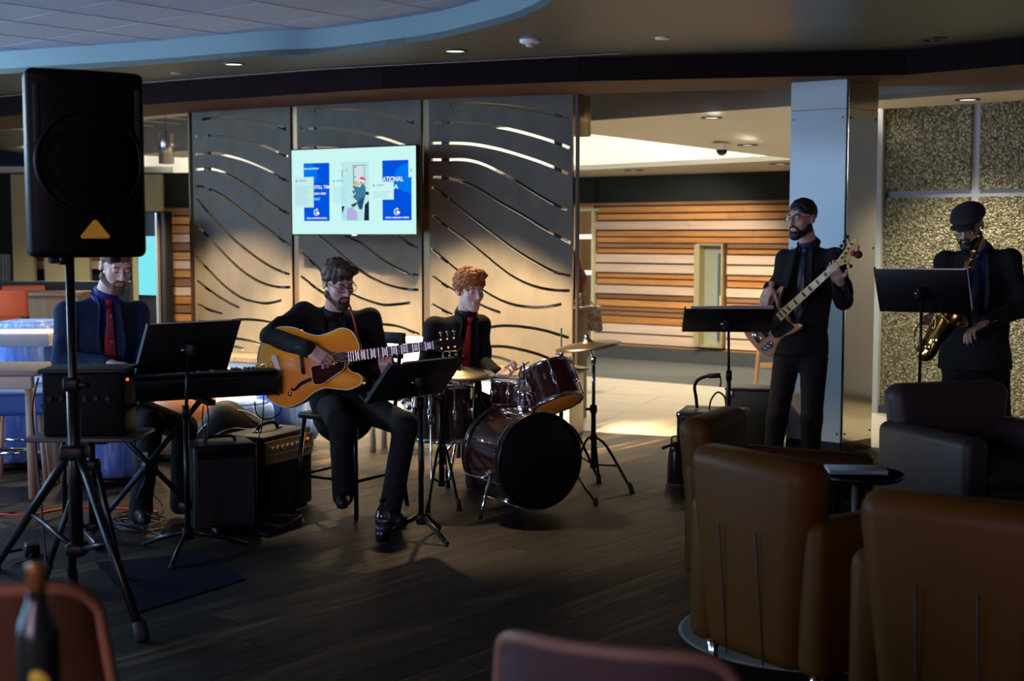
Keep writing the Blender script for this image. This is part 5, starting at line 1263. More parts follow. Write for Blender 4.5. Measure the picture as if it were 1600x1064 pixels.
# rack tom on the bass drum
tm = at(862, 604, 7.62); tax = V((-.30, .40, .86)).normalized()
th_ = .225
rt, A = drum('rack_tom', 'dark cherry rack tom tilted above the bass drum, amber lower head', axis_frame(tm - tax * th_ / 2, tax), .148, th_, tm - tax * th_ / 2 - UP * .02, nlug=6, hoopw=.016)
MB(Matrix.Translation(-(tm - tax * th_ / 2 - UP * .02))).tube(spline([tm + V((-.135, -.03, -.01)), tm + V((-.19, -.02, .0)), tp + UP * .26, tp + UP * .165], 4), .011, 10).build('tom_arm', m_chrome, rt)
MB(Matrix.Translation(-(tm - tax * th_ / 2 - UP * .02))).rbox(tuple(tm + V((-.142, -.05, 0))), (.03, .06, .08), .012).build('arm_bracket', m_chrome, rt)
MB(A).box((.10, -.112, th_ * .62), (.024, .004, .03), M=None).build('badge', mat('brass_badge', (.35, .25, .10), .3, .8), rt)
# floor tom
ft = hz(694, 742 + 0, 0); ft = at(693, 640, 8.0); fz = .315
fb = V((ft.x, 8.0, 0))
ftt, A = drum('floor_tom', 'dark cherry floor tom standing left of the drummer', Matrix.Translation((ft.x, 8.0, fz)), .178, .33, fb, nlug=8, hoopw=.018)
for k in range(3):
    a = -1.9 + k * 2.1; c, s = math.cos(a), math.sin(a)
    MB().tube([(c * .197, s * .197, fz + .26), (c * .197, s * .197, .10), (c * .225, s * .225, .012)], .006, 8).build('leg', m_chrome, ftt)
    MB().ball((c * .225, s * .225, .012), .013, 6).build('rubber_foot', m_rubber, ftt); MB().rbox((c * .19, s * .19, fz + .14), (.04, .04, .06), .01).build('leg_bracket', m_chrome, ftt)
for q in ((-.20, -.10, .28), (-.235, -.07, .25), (-.20, -.10, .22), (-.225, -.06, .30)): MB().ball((q[0], q[1], fz + q[2] - .02), .017, 6).build('wing_nut', m_chrome, ftt)
# snare on its stand
sn = at(812, 592, 7.98); 
st_, A = drum('snare_drum', 'shallow dark snare drum behind the rack tom', Matrix.Translation((sn.x, 7.98, sn.z - .15)), .168, .145, (sn.x, 7.98, 0), nlug=8, hoopw=.014)
zs0 = sn.z - .165
for k in range(3):
    a = .4 + k * 2.09; c, s = math.cos(a), math.sin(a)
    MB().tube([(0, 0, zs0 - .06), (c * .17, s * .17, zs0 - .012), (c * .188, s * .188, zs0 + .03)], .007, 8).build('basket_arm', m_chrome, st_)
    MB().tube([(0, 0, .30), (c * .2, s * .2, .012)], .009, 8).build('leg', m_chrome, st_)
MB().tube([(0, 0, .16), (0, 0, zs0 - .05)], .012, 10).build('tube', m_chrome, st_)

m_cymb = mat('bronze_cymbal', (.42, .36, .24), .30, .95)
def cymbal_parts(t, c, r, tilt, A=None):
    T = Matrix.Translation(c) @ Matrix.Rotation(tilt[1], 4, 'Y') @ Matrix.Rotation(tilt[0], 4, 'X')
    MB().lathe([(.006, .030), (.022, .028), (.036, .014), (.05, .008), (r * .7, -.004), (r, -.016), (r, -.0175), (r * .7, -.006), (.05, .006), (.030, .012), (.006, .026)], 48, M=T).build('cymbal', m_cymb, t)
    MB().lathe([(.0001, .062), (.012, .060), (.015, .05), (.012, .040), (.020, .036), (.020, .030)], 16, M=T).build('wing_nut', m_chrome, t)
def cym_stand(name, label, x, Y, ytop, ctr, r, tilt, feet, hub, coll):
    base = V((x, Y, 0)); t = thing(name, label, 'cymbal', tuple(base), 0, 'cymbals of the drum kit')
    c = V(ctr) - base
    zt = c.z
    MB().tube([(0, 0, .10), (0, 0, coll)], .0155, 12).build('lower_tube', m_blackm, t)
    MB().tube([(0, 0, coll - .03), (0, 0, zt - .10)], .0115, 12).build('upper_tube', m_chrome, t)
    MB().rbox((0, 0, coll), (.045, .045, .055), .012).build('collar', m_black, t)
    MB().cyl((-.05, -.01, coll), (-.018, 0, coll), .009).build('wing_screw', m_black, t)
    MB().rbox((0, 0, zt - .10), (.035, .03, .05), .01).build('tilter', m_chrome, t)
    MB().tube([(0, 0, zt - .10), tuple(c * .4 + V((0, 0, (zt - .06) * .6))), tuple(c - UP * .03), tuple(c + UP * .03)], .006, 8).build('tilter_arm', m_chrome, t)
    cymbal_parts(t, c, r, tilt)
    for f in feet:
        f = V(f) - base; n = V((f.x, f.y, 0)).normalized(); L = V((f.x, f.y, 0)).length
        pts = [n * .02 + UP * hub, n * (L * .35) + UP * (hub * .86), n * (L * .97) + UP * .02]
        MB().tube(spline(pts, 4), .0085, 8).build('leg', m_blackm, t)
        MB().tube([n * .018 + UP * .12, n * (L * .62) + UP * (hub * .5)], .006, 6).build('brace', m_blackm, t)
        MB().tube([n * (L * .93) + UP * .06, n * L + UP * .0], [.011, .016], 8).build('rubber_foot', m_rubber, t)
    MB().rbox((0, 0, hub), (.045, .045, .04), .01).build('hub', m_black, t)
    MB().rbox((0, 0, .11), (.04, .04, .03), .008).build('lower_hub', m_black, t)
    return t
cx = at(927, 700, 8.22).x
cym_stand('crash_cymbal', 'thin bronze crash cymbal on a black stand at the right of the kit', cx, 8.22, 0, at(918, 537, 8.22), .205, (.05, -.135), [hz(988, 771), hz(936, 755), hz(893, 744)], at(927, 683, 8.22).z, at(927, 639, 8.22).z)
c = at(712, 581, 7.72); cx = at(691, 700, 7.70).x
cym_stand('ride_cymbal', 'bronze ride cymbal half hidden behind the guitarist\'s music stand', cx, 7.62, 0, at(716, 579, 7.72), .215, (.10, .05), [hz(668, 800), hz(718, 798), hz(700, 762)], .34, .60)
c = at(877, 571, 8.45); base = V((c.x, 8.45, 0))
t = thing('hi_hat', 'pair of hi-hat cymbals with thin rod behind the rack tom', 'cymbal', tuple(base), 0, 'cymbals of the drum kit')
cymbal_parts(t, V((0, 0, c.z)), .178, (0, 0)); MB().lathe([(.006, -.030), (.05, -.022), (.178, -.006), (.178, -.008), (.05, -.026), (.006, -.034)], 48, M=Matrix.Translation((0, 0, c.z - .012))).build('lower_cymbal', m_cymb, t)
MB().tube([(0, 0, .3), (0, 0, at(877, 513, 8.45).z)], .0045, 8).build('rod', m_chrome, t)
MB().tube([(0, 0, .12), (0, 0, c.z - .06)], .0145, 12).build('tube', m_blackm, t)
zc = at(877, 553, 8.45).z; MB().rbox((0, 0, zc), (.03, .03, .05), .008).build('clutch', m_chrome, t); MB().cyl((-.035, 0, zc), (0, 0, zc), .008).build('wing_screw', m_chrome, t)
for k in range(3):
    a = -.5 + k * 2.1; MB().tube(spline([(0, 0, .34), (math.cos(a) * .1, math.sin(a) * .1, .30), (math.cos(a) * .26, math.sin(a) * .26, .012)], 4), .009, 8).build('leg', m_blackm, t)
    MB().ball((math.cos(a) * .26, math.sin(a) * .26, .014), .013, 6).build('rubber_foot', m_rubber, t)
# pedal at the bass drum rear / drum throne
c = at(716, 640, 8.45); t = thing('drum_throne', 'round black stool under the drummer', 'stool', (c.x, 8.45, 0))
MB().lathe([(.0001, .40), (.15, .405), (.165, .43), (.16, .47), (.12, .485), (.0001, .487)], 28).build('seat', m_black, t)
MB().cyl((0, 0, .12), (0, 0, .41), .016).build('post', m_chrome, t)
for k in range(3):
    a = .3 + k * 2.09; MB().tube([(0, 0, .26), (math.cos(a) * .24, math.sin(a) * .24, .012)], .010, 8).build('leg', m_chrome, t)

# ================================================================== PEOPLE
m_skin = {k: noisy('skin_' + k, [(.3, tuple(x * .92 for x in c)), (.7, c)], nscale=30, rough=.5) for k, c in {'fair': (.62, .40, .33), 'pale': (.72, .50, .42), 'tan': (.50, .32, .25), 'warm': (.46, .29, .22)}.items()}
m_eye = mat('eye_white', (.65, .63, .60), .25); m_lens = mat('spectacle_lens', (.9, .93, .95), .02, 0, .5, trans=1.0); m_lens.node_tree.nodes['Principled BSDF'].inputs['IOR'].default_value = 1.02
m_frame = mat('black_spectacle', (.008, .008, .009), .3)
def cloth(name, c, rough=.85): return noisy(name, [(.3, tuple(x * .8 for x in c)), (.7, tuple(x * 1.2 for x in c))], nscale=40, rough=rough, spec=.2)

def head_prims():
    p = [ell((0, .014, .036), (.075, .095, .086), .02), ell((0, -.030, -.030), (.060, .066, .084), .03),
         cap((.046, -.012, -.066), (.012, -.070, -.103), .022, .019, .02), cap((-.046, -.012, -.066), (-.012, -.070, -.103), .022, .019, .02), ell((0, -.074, -.104), (.020, .016, .017), .012),
         ell((.040, -.062, -.022), (.022, .022, .022), .02), ell((-.040, -.062, -.022), (.022, .022, .022), .02),
         cap((-.036, -.080, .032), (.036, -.080, .032), .011, .011, .014),
         ell((.031, -.104, .008), (.018, .016, .012), .010, '-'), ell((-.031, -.104, .008), (.018, .016, .012), .010, '-'),
         cap((0, -.092, .020), (0, -.116, -.026), .0085, .012, .010), ell((.011, -.104, -.031), (.0085, .010, .0075), .006), ell((-.011, -.104, -.031), (.0085, .010, .0075), .006),
         ell((.031, -.080, .008), (.0145, .0135, .0125), .003), ell((-.031, -.080, .008), (.0145, .0135, .0125), .003),
         cap((-.018, -.090, -.061), (.018, -.090, -.061), .0065, .0065, .006), cap((-.015, -.088, -.071), (.015, -.088, -.071), .0072, .0072, .006),
         cap((-.022, -.097, -.066), (.022, -.097, -.066), .0022, .0022, .003, '-'),
         ell((.077, .016, -.004), (.010, .019, .031), .006), ell((-.077, .016, -.004), (.010, .019, .031), .006),
         ell((.086, .010, -.002), (.006, .010, .018), .004, '-'), ell((-.086, .010, -.002), (.006, .010, .018), .004, '-')]
    return p
HEADMESH = None
def make_head(T, skin, parent, PI_, hair, hairmat, beard=None, glasses=None, browmat=None):
    """children of the person: hair, beard, eyes, spectacles; returns the head shell in the parent's frame"""
    global HEADMESH
    if HEADMESH is None: HEADMESH = solid(head_prims(), .0042)
    A = PI_ @ T
    if hair == 'short':
        hp = [ell((0, .018, .042), (.083, .100, .090), .01), ell((0, -.135, -.01), (.062, .080, .070), .012, '-'), ell((0, -.02, -.135), (.12, .155, .10), .010, '-'), ell((.075, -.055, -.02), (.03, .055, .06), .01, '-'), ell((-.075, -.055, -.02), (.03, .055, .06), .01, '-')]
        nz = lambda P: .0016 * np.sin(P[..., 0] * 160 + 2 * np.sin(P[..., 2] * 90)) + .0014 * np.sin(P[..., 1] * 140 + P[..., 2] * 120)
    elif hair == 'medium':
        hp = [ell((0, .018, .045), (.087, .104, .094), .01), ell((.01, -.072, .098), (.062, .042, .032), .02), ell((0, -.138, -.012), (.064, .080, .074), .012, '-'), ell((0, -.02, -.150), (.13, .165, .105), .012, '-'), ell((.078, -.060, -.025), (.03, .058, .06), .01, '-'), ell((-.078, -.060, -.025), (.03, .058, .06), .01, '-')]
        nz = lambda P: .0028 * np.sin(P[..., 0] * 130 + 3 * np.sin(P[..., 1] * 60)) + .002 * np.sin(P[..., 1] * 90 + P[..., 2] * 150)
    elif hair == 'curly':
        hp = [ell((0, .018, .050), (.098, .112, .100), .01), ell((0, -.066, .108), (.074, .050, .040), .02), ell((0, -.145, -.016), (.066, .085, .078), .012, '-'), ell((0, -.02, -.155), (.14, .175, .115), .012, '-'), ell((.086, -.066, -.025), (.03, .060, .07), .01, '-'), ell((-.086, -.066, -.025), (.03, .060, .07), .01, '-')]
        nz = lambda P: .0055 * np.sin(P[..., 0] * 170 + 2.2 * np.sin(P[..., 1] * 120)) * np.sin(P[..., 2] * 150 + 2 * np.sin(P[..., 0] * 90)) + .003 * np.sin(P[..., 1] * 210 + P[..., 0] * 130)
    else: hp = None
    if hp: solid_obj('hair', hp, .0055, hairmat, parent, A, nz)
    if beard:
        r = {'full': .009, 'short': .006, 'goatee': .009}[beard]
        bp = [cap((.052, -.006, -.060), (.014, -.074, -.104), .021 + r, .018 + r, .02), cap((-.052, -.006, -.060), (-.014, -.074, -.104), .021 + r, .018 + r, .02), ell((0, -.078, -.108), (.026 + r, .018 + r, .020 + r), .014),
              cap((.060, .000, -.02), (.056, -.008, -.06), .012, .018, .012), cap((-.060, .000, -.02), (-.056, -.008, -.06), .012, .018, .012),
              cap((-.022, -.092, -.052), (0, -.097, -.047), .007, .008, .006), cap((.022, -.092, -.052), (0, -.097, -.047), .007, .008, .006), cap((.026, -.088, -.056), (.030, -.078, -.082), .007, .010, .008), cap((-.026, -.088, -.056), (-.030, -.078, -.082), .007, .010, .008),
              ell((0, -.110, -.068), (.017, .030, .0085), .006, '-'), ell((0, .0, -.0), (.074, .060, .10), .004, '-'), ell((.034, -.085, -.015), (.030, .04, .028), .01, '-'), ell((-.034, -.085, -.015), (.030, .04, .028), .01, '-'), ell((0, .06, -.12), (.10, .085, .12), .01, '-')]
        solid_obj('beard', bp, .0045, hairmat, parent, A, lambda P: .0010 * np.sin(P[..., 0] * 400) * np.sin(P[..., 2] * 380))
    for s in (-1, 1):
        MB(A).tube(spline([(s * .018, -.0935, .027), (s * .032, -.0945, .032), (s * .048, -.083, .026)], 4), [.0022] + [.0042] * 7 + [.002], 6).build('eyebrow', browmat or hairmat or m_frame, parent)
        MB(A).tube(spline([(s * .019, -.0915, .004), (s * .031, -.0950, .0005), (s * .043, -.0895, .0045)], 4), .0017, 6).build('eyelid_line', mat('lash_brown', (.03, .018, .015), .6), parent)
    MB(A).tube(spline([(-.021, -.0935, -.066), (0, -.0975, -.0655), (.021, -.0935, -.066)], 4), [.001, .002, .0028, .003, .003, .003, .0028, .002, .001], 6).build('lips', mat('lip_pink', (.36, .14, .13), .5), parent)
    if glasses:
        g = MB(A)
        for s in (-1, 1):
            n = 20; pr = [(s * .033 + .0265 * math.copysign(abs(math.cos(a)) ** .7, math.cos(a)), -.106 + .18 * abs(s * .033 + .0265 * math.cos(a)) ** 2 * 4, .006 + .0195 * math.copysign(abs(math.sin(a)) ** .7, math.sin(a))) for a in [2 * PI * i / n for i in range(n)]]
            rim = MB(A).tube(pr, .0019, 6, closed=True).build('spectacle_rim', m_frame, parent)
            MB(A).add(pr, [tuple(range(n))]).build('spectacle_lens', m_lens, rim)
            MB(A).tube([(s * .0595, -.103, .012), (s * .076, -.05, .012), (s * .083, .01, .012), (s * .083, .026, -.004)], .0018, 6).build('spectacle_temple', m_frame, rim)
        MB(A).tube(spline([(-.007, -.107, .010), (0, -.110, .013), (.007, -.107, .010)], 3), .0017, 6).build('spectacle_bridge', m_frame, rim)
    return (xf(A, HEADMESH[0]), HEADMESH[1])

def hand_shell(W, d, pn, right, curls=(50, 55, 60, 65), mcp=20, thumb=(.55, .7, -.45), scale=1.0, PI_=None, spread=.06):
    d = V(d).normalized(); bn = -(V(pn) - d * V(pn).dot(d)).normalized(); x = d.cross(bn) * (-1 if right else 1)
    Mx = lambda p: V(W) + (x * p[0] + d * p[1] + bn * p[2]) * scale
    Rm = Matrix((x, d, bn)).transposed()
    s = scale; pr = [rbx(Mx((0, .048, 0)), (.038 * s, .046 * s, .0125 * s), .012 * s, .008, Rm=Rm), cap(Mx((0, -.02, 0)), Mx((0, .02, 0)), .024 * s, .026 * s, .015, w=bn, s=1.25), ell(Mx((.024, .03, -.008)), (.016 * s, .024 * s, .014 * s), .012, Rm=Rm)]
    for i, (bx, L, r) in enumerate(((.028, .078, .0088), (.0095, .086, .0090), (-.0095, .079, .0086), (-.0275, .062, .0078))):
        p = V((bx, .086 - (.006 if i == 3 else 0), 0)); a = math.radians(mcp + i * 3); c = math.radians(curls[i]); sp = (1.5 - i) * spread
        for k, f in enumerate((.46, .30, .24)):
            q = p + V((math.sin(sp) * (1 if k == 0 else .5), math.cos(a), -math.sin(a))).normalized() * (L * f)
            pr.append(cap(Mx(p), Mx(q), r * s * (1 - .08 * k), r * s * (.92 - .10 * k), .0035)); p = q; a += c * (.6 if k == 0 else .4)
    p = V((.030, .018, -.006)); dd = V(thumb).normalized()
    for k, (L, r) in enumerate(((.040, .0125), (.032, .0105), (.025, .0092))):
        q = p + dd * L; pr.append(cap(Mx(p), Mx(q), r * s, r * s * .88, .006 if k == 0 else .0035)); p = q; dd = (dd + V((-.16, .14, -.20))).normalized()
    v, f = solid(pr, .0036)
    return (xf(PI_, v), f)

def person(label, base, J, head, hair, hairmat, skin, jk, trm, shirtm, tiem=None, beard=None, glasses=None, hands=(), fwd=(0, -1), stocky=1.0, seated=False, coarse=False, vdepth=1.0, hat=None, toes=None, browmat=None):
    base = V((base[0], base[1], 0)); t = thing('person', label, 'person', tuple(base)); PI_ = Matrix.Translation(-base)
    f = V((fwd[0], fwd[1], 0)).normalized(); s = f.cross(UP)   # s: towards the person's right
    sk = m_skin[skin]; g = lambda k: V(J[k])
    neck, chest, pel = g('neck'), g('chest'), g('pel'); up = (neck - pel).normalized()
    k = stocky; R1 = .165 * k; fl = 1.38 / k ** .5
    cu = chest.lerp(neck, .45)
    def torso(d=0.0):
        return [cap(pel, chest, R1 * .97 - d, R1 - d, .04, w=f, s=fl), cap(chest, cu, R1 - d, R1 * .82 - d, .05, w=f, s=fl), ell(pel + f * .01, (.165 * k - d, .13 * k - d, .15 - d), .05, Rm=Matrix((s, f, UP)).transposed())]
    sh = []
    for a in ('shR', 'shL'):
        sh.append(cap(cu + (g(a) - cu) * .25 + up * .02, g(a) - up * .012, .062, .060, .05))
    arms = []
    for a, b, c in (('shR', 'elR', 'wrR'), ('shL', 'elL', 'wrL')):
        w = g(c); e = g(b); w2 = w + (e - w).normalized() * .012
        arms += [cap(g(a) - up * .012, e, .062, .054, .03), cap(e, w2, .056, .041, .022), cap(w2 - (w2 - e).normalized() * .03, w2, .041, .043, .01)]
        # cloth folds at the elbow
        n = (g(a) - e).normalized().cross((w - e).normalized())
        for q in (.18, .34): arms.append(cap(e.lerp(g(a), q) + n * .045, e.lerp(g(a), q) - n * .045, .026, .026, .03))
    hem = [] 
    if not seated:
        hem = [cap(pel, pel - UP * .14, R1 * 1.02, R1 * 1.16, .04, w=f, s=fl * .98), rbx(pel - UP * (.055 + .3), (.5, .5, .3), .005, .006, '-')]
    else:
        hem = [cap(pel - f * .06, pel - f * .10 - UP * .10, R1 * .95, R1 * .95, .05, w=f, s=1.5)]
    nf = neck + f * .055 * k + UP * -.005; vb = pel.lerp(chest, .40) + f * (R1 / fl + .012); vm = chest + f * (R1 / fl + .018)
    vcut = [cap(neck + f * .075 - up * .01, vm.lerp(cu + f * .1, .2), .052, .042, .01, '-'), cap(vm.lerp(cu + f * .1, .2), vb, .042, .010, .01, '-')]
    res = .018 if coarse else .0115
    jn = lambda P: .0016 * np.sin(P[..., 0] * 34 + 2.4 * np.sin(P[..., 2] * 21)) * np.sin(P[..., 2] * 44 + 1.7 * np.sin(P[..., 1] * 30))
    solid_obj('jacket', torso() + sh + hem + vcut + arms, res, jk, t, PI_, jn)
    if not coarse:
        solid_obj('shirt', torso(.020) + ([] if seated else [rbx(pel - UP * .27, (.5, .5, .3), .005, .006, '-')]) + [cap(cu, neck + up * .012, .075, .060, .03), cap(neck + f * .02 + up * .015, neck - f * .02 + up * .02, .060, .060, .02)], .013, shirtm, t, PI_)
        Tm = MB(PI_)
        # collar and lapels
        for sd in (-1, 1):
            pts = [neck - f * .055 + s * sd * .030 + up * .045, neck + s * sd * .066 + up * .022, neck + f * .066 + s * sd * .046 - up * .02, vm + s * sd * .062 + f * .002, vm.lerp(vb, .55) + s * sd * .048 + f * .004, vb + s * sd * .014 + f * .008]
            MB(PI_).tube(spline(pts, 5), [.012] * 5 + [.016] * 5 + [.026] * 5 + [.034] * 5 + [.026] * 5 + [.012], 8, flat=(f, .30)).build('lapel', jk, t)
            c0 = neck + f * .055 + up * .012
            MB(PI_).tube(spline([neck - f * .04 + s * sd * .03 + up * .05, neck + s * sd * .062 + up * .035, neck + f * .060 + s * sd * .032 + up * .006, neck + f * .074 + s * sd * .036 - up * .030], 5), .011, 8, flat=(f, .5)).build('shirt_collar', shirtm, t)
        for q, lab in ((.10, 0), (.35, 1)): MB(PI_).ball(tuple(vb - up * (q * .22) + f * (.006)), .009, 6).build('button', m_frame, t)
        if tiem:
            a = neck + f * .080 - up * .012; b = a - up * .035; e = vb + f * .002 - up * .02
            MB(PI_).tube([a + up * .012, b], [.022, .014], 10, flat=(f, .6)).build('tie_knot', tiem, t)
            MB(PI_).tube(spline([b, b.lerp(vm, .6) + f * .004, vm - f * .006, vm.lerp(e, .5) - f * .002, e], 4), [.013, .015, .017, .019, .021, .023, .025, .027, .029, .031, .033, .034, .035, .035, .036, .036, .036], 10, flat=(f, .22)).build('tie', tiem, t)
        for c, e in (('wrR', 'elR'), ('wrL', 'elL')):
            w = g(c); dd = (w - g(e)).normalized()
            MB(PI_).tube([w - dd * .03, w + dd * .010], [.033, .034], 14).build('shirt_cuff', shirtm, t)
            sd = dd.cross(f).normalized()
            for q in range(3): MB(PI_).ball(tuple(w - dd * (.03 + q * .016) + (V((0, -1, 0)) - dd * V((0, -1, 0)).dot(dd)).normalized() * .043), .0055, 5).build('cuff_button', mat('cuff_button_grey', (.10, .11, .13), .25), t)
    # trousers and shoes
    tr = [ell(pel - UP * .02, (.155 * k, .12 * k, .12), .05, Rm=Matrix((s, f, UP)).transposed())]
    for a, b, c in (('hipR', 'knR', 'anR'), ('hipL', 'knL', 'anL')):
        tr += [cap(g(a), g(b), .088 * k ** .5, .066, .04), cap(g(b), g(c) - UP * .045, .066, .058, .03)]
    solid_obj('trousers', tr, .018 if coarse else .014, trm, t, PI_, None if coarse else jn)
    for i, a in enumerate(('anR', 'anL')):
        td = V((*(toes[i] if toes else fwd), 0)).normalized(); an = g(a); lift = max(0, an.z - .085)
        hl = V((an.x, an.y, lift + .042)) - td * .03; te = V((an.x, an.y, lift + .036)) + td * .16
        solid_obj('shoe', [cap(hl, te, .040, .034, .02, w=UP, s=1.0), cap(hl + UP * .03, an + UP * .02, .040, .044, .02), cap(hl - UP * .022, te - UP * .018, .034, .030, .01, w=UP, s=2.2)], .011, mat('shoe_black', (.006, .006, .006), .45, 0, .2), t, PI_)
    # the body itself, continuous under the clothes
    bp = [cap(pel, chest, .12, .13, .05, w=f, s=1.4), cap(chest, cu, .12, .09, .05, w=f, s=1.4), cap(cu, neck, .06, .056, .03), cap(neck, V(head[0]) + (V(head[0]) - neck) * -.10, .056, .052, .02)]
    for a, b, c in (('shR', 'elR', 'wrR'), ('shL', 'elL', 'wrL')): bp += [cap(cu, g(a), .05, .045, .03), cap(g(a), g(b), .042, .036, .02), cap(g(b), g(c), .036, .026, .02)]
    for a, b, c in (('hipR', 'knR', 'anR'), ('hipL', 'knL', 'anL')): bp += [cap(pel, g(a), .08, .07, .03), cap(g(a), g(b), .062, .048, .03), cap(g(b), g(c), .045, .034, .02), cap(g(c), g(c) - UP * .02, .03, .026, .02)]
    T = Matrix.Translation(V(head[0])) @ rotz(math.radians(head[1])) @ Matrix.Rotation(math.radians(head[2]), 4, 'X') @ Matrix.Rotation(math.radians(head[3]), 4, 'Y') @ Matrix.Diagonal((.97, .97, .97, 1))
    ex = [make_head(T, sk, t, PI_, hair, hairmat, beard, glasses, browmat)]
    for h in hands: ex.append(hand_shell(PI_=PI_, **h))
    solid_obj('body', bp, .013, sk, t, PI_, None, ex)
    if hat: hat(t, PI_ @ T)
    return t
JK = cloth('jacket_black', (.010, .010, .011)); JN = cloth('jacket_navy', (.012, .028, .070)); TR = cloth('trousers_black', (.008, .008, .009)); SHB = cloth('shirt_black', (.008, .008, .009), .6)
SHBL = cloth('shirt_blue', (.012, .025, .17), .6); SHN = cloth('shirt_navy', (.010, .018, .05), .6)
TRED = mat('tie_red', (.42, .012, .015), .45); TDK = mat('tie_dark', (.012, .016, .035), .4)
tpl = noisy('tie_red_pattern', [(.40, (.30, .012, .025)), (.62, (.16, .03, .05)), (.72, (.35, .30, .28))], nscale=28, detail=1, rough=.45)
HB = noisy('hair_brown', [(.3, (.035, .019, .011)), (.7, (.085, .048, .026))], scale=(30, 6, 6), nscale=6, rough=.6); HD = noisy('hair_black', [(.3, (.006, .005, .005)), (.7, (.014, .012, .012))], nscale=40, rough=.6)
HR = noisy('hair_ginger', [(.3, (.20, .055, .012)), (.7, (.48, .17, .04))], scale=(12, 12, 12), nscale=6, rough=.55); HL = noisy('hair_lightbrown', [(.3, (.09, .05, .03)), (.7, (.17, .10, .06))], nscale=40, rough=.6)

# --- guitarist on a black chair
person('seated person with brown hair and glasses playing the orange guitar', (at(540, 700, 7.35).x, 7.35),
  dict(neck=at(521, 494, 7.33), chest=at(524, 545, 7.38), pel=at(538, 622, 7.46), shR=at(474, 487, 7.32), shL=at(577, 496, 7.40), elR=at(423, 526, 7.14), wrR=at(484, 547, 6.955), elL=at(606, 602, 7.34), wrL=at(607, 583, 7.09),
       hipR=at(520, 632, 7.40), knR=at(534, 664, 6.98), anR=at(536, 762, 7.10), hipL=at(562, 632, 7.42), knL=at(634, 664, 7.00), anL=at(608, 793, 7.10)),
  (at(528, 442, 7.22), 38, 20, -4), 'medium', HB, 'fair', JK, TR, SHB, None, 'short', True,
  hands=(dict(W=at(484, 547, 6.955), d=(.86, -.10, -.48), pn=(-.2, .85, -.45), right=True, curls=(62, 70, 75, 80), mcp=28, thumb=(.25, .85, -.45)),
         dict(W=at(607, 583, 7.08), d=(-.12, -.74, .66), pn=(.05, .62, .78), right=False, curls=(95, 95, 95, 95), mcp=22, thumb=(.55, .45, .70))),
  fwd=(.18, -1), stocky=1.12, seated=True, toes=((.1, -1), (.5, -.85)))
# --- drummer
person('young person with curly ginger hair seated at the drum kit', (at(716, 700, 8.40).x, 8.40),
  dict(neck=at(727, 494, 8.28), chest=at(717, 545, 8.34), pel=at(714, 612, 8.44), shR=at(679, 508, 8.28), shL=at(751, 505, 8.38), elR=at(668, 575, 8.18), wrR=at(700, 590, 7.98), elL=at(752, 566, 8.30), wrL=at(777, 584, 8.06),
       hipR=at(698, 622, 8.40), knR=at(742, 640, 8.02), anR=at(742, 742, 8.10), hipL=at(728, 622, 8.42), knL=at(782, 642, 8.22), anL=at(800, 738, 8.30)),
  (at(734, 454, 8.20), 32, 8, 0), 'curly', HR, 'pale', JK, TR, SHB, TRED, None, None,
  hands=(dict(W=at(777, 584, 8.05), d=(.93, -.32, .05), pn=(-.1, -.35, .93), right=False, curls=(75, 80, 85, 85), mcp=38, thumb=(.5, .8, -.4)),
         dict(W=at(700, 590, 7.98), d=(.8, -.5, -.1), pn=(.1, .1, -1), right=True)),
  fwd=(.42, -.9), stocky=.92, seated=True)
a = at(800, 584, 7.96); b = at(765, 600, 7.72)
o = MB().tube([at(806, 578, 8.0), at(826, 566, 7.95)], [.007, .006], 8).build('drumstick', m_ply); tag(o, 'wooden drumstick in the drummer\'s hand', 'drumstick')
# --- bassist
person('standing person with black hair, beard and glasses playing bass', (at(1245, 700, 8.5).x, 8.5),
  dict(neck=at(1264, 386, 8.53), chest=at(1262, 440, 8.54), pel=at(1250, 540, 8.54), shR=at(1228, 403, 8.62), shL=at(1305, 400, 8.44), elR=at(1214, 465, 8.58), wrR=at(1203, 450, 8.28), elL=at(1318, 470, 8.36), wrL=at(1308, 436, 8.13),
       hipR=at(1230, 560, 8.58), knR=at(1214, 655, 8.52), anR=at(1203, 740, 8.52), hipL=at(1272, 560, 8.48), knL=at(1268, 655, 8.42), anL=at(1265, 744, 8.45)),
  (at(1253, 341, 8.45), -50, 4, 0), 'short', HD, 'tan', JK, TR, SHN, TDK, 'full', True,
  hands=(dict(W=at(1203, 449, 8.27), d=(-.42, -.22, -.88), pn=(.65, .60, -.3), right=True, curls=(35, 40, 45, 50), mcp=18),
         dict(W=at(1311, 438, 8.09), d=(-.48, -.50, .70), pn=(.10, .80, .58), right=False, curls=(92, 92, 92, 92), mcp=40, thumb=(.5, .5, .6))),
  fwd=(-.5, -.87), stocky=1.0, toes=((-.7, -.7), (-.3, -.95)))
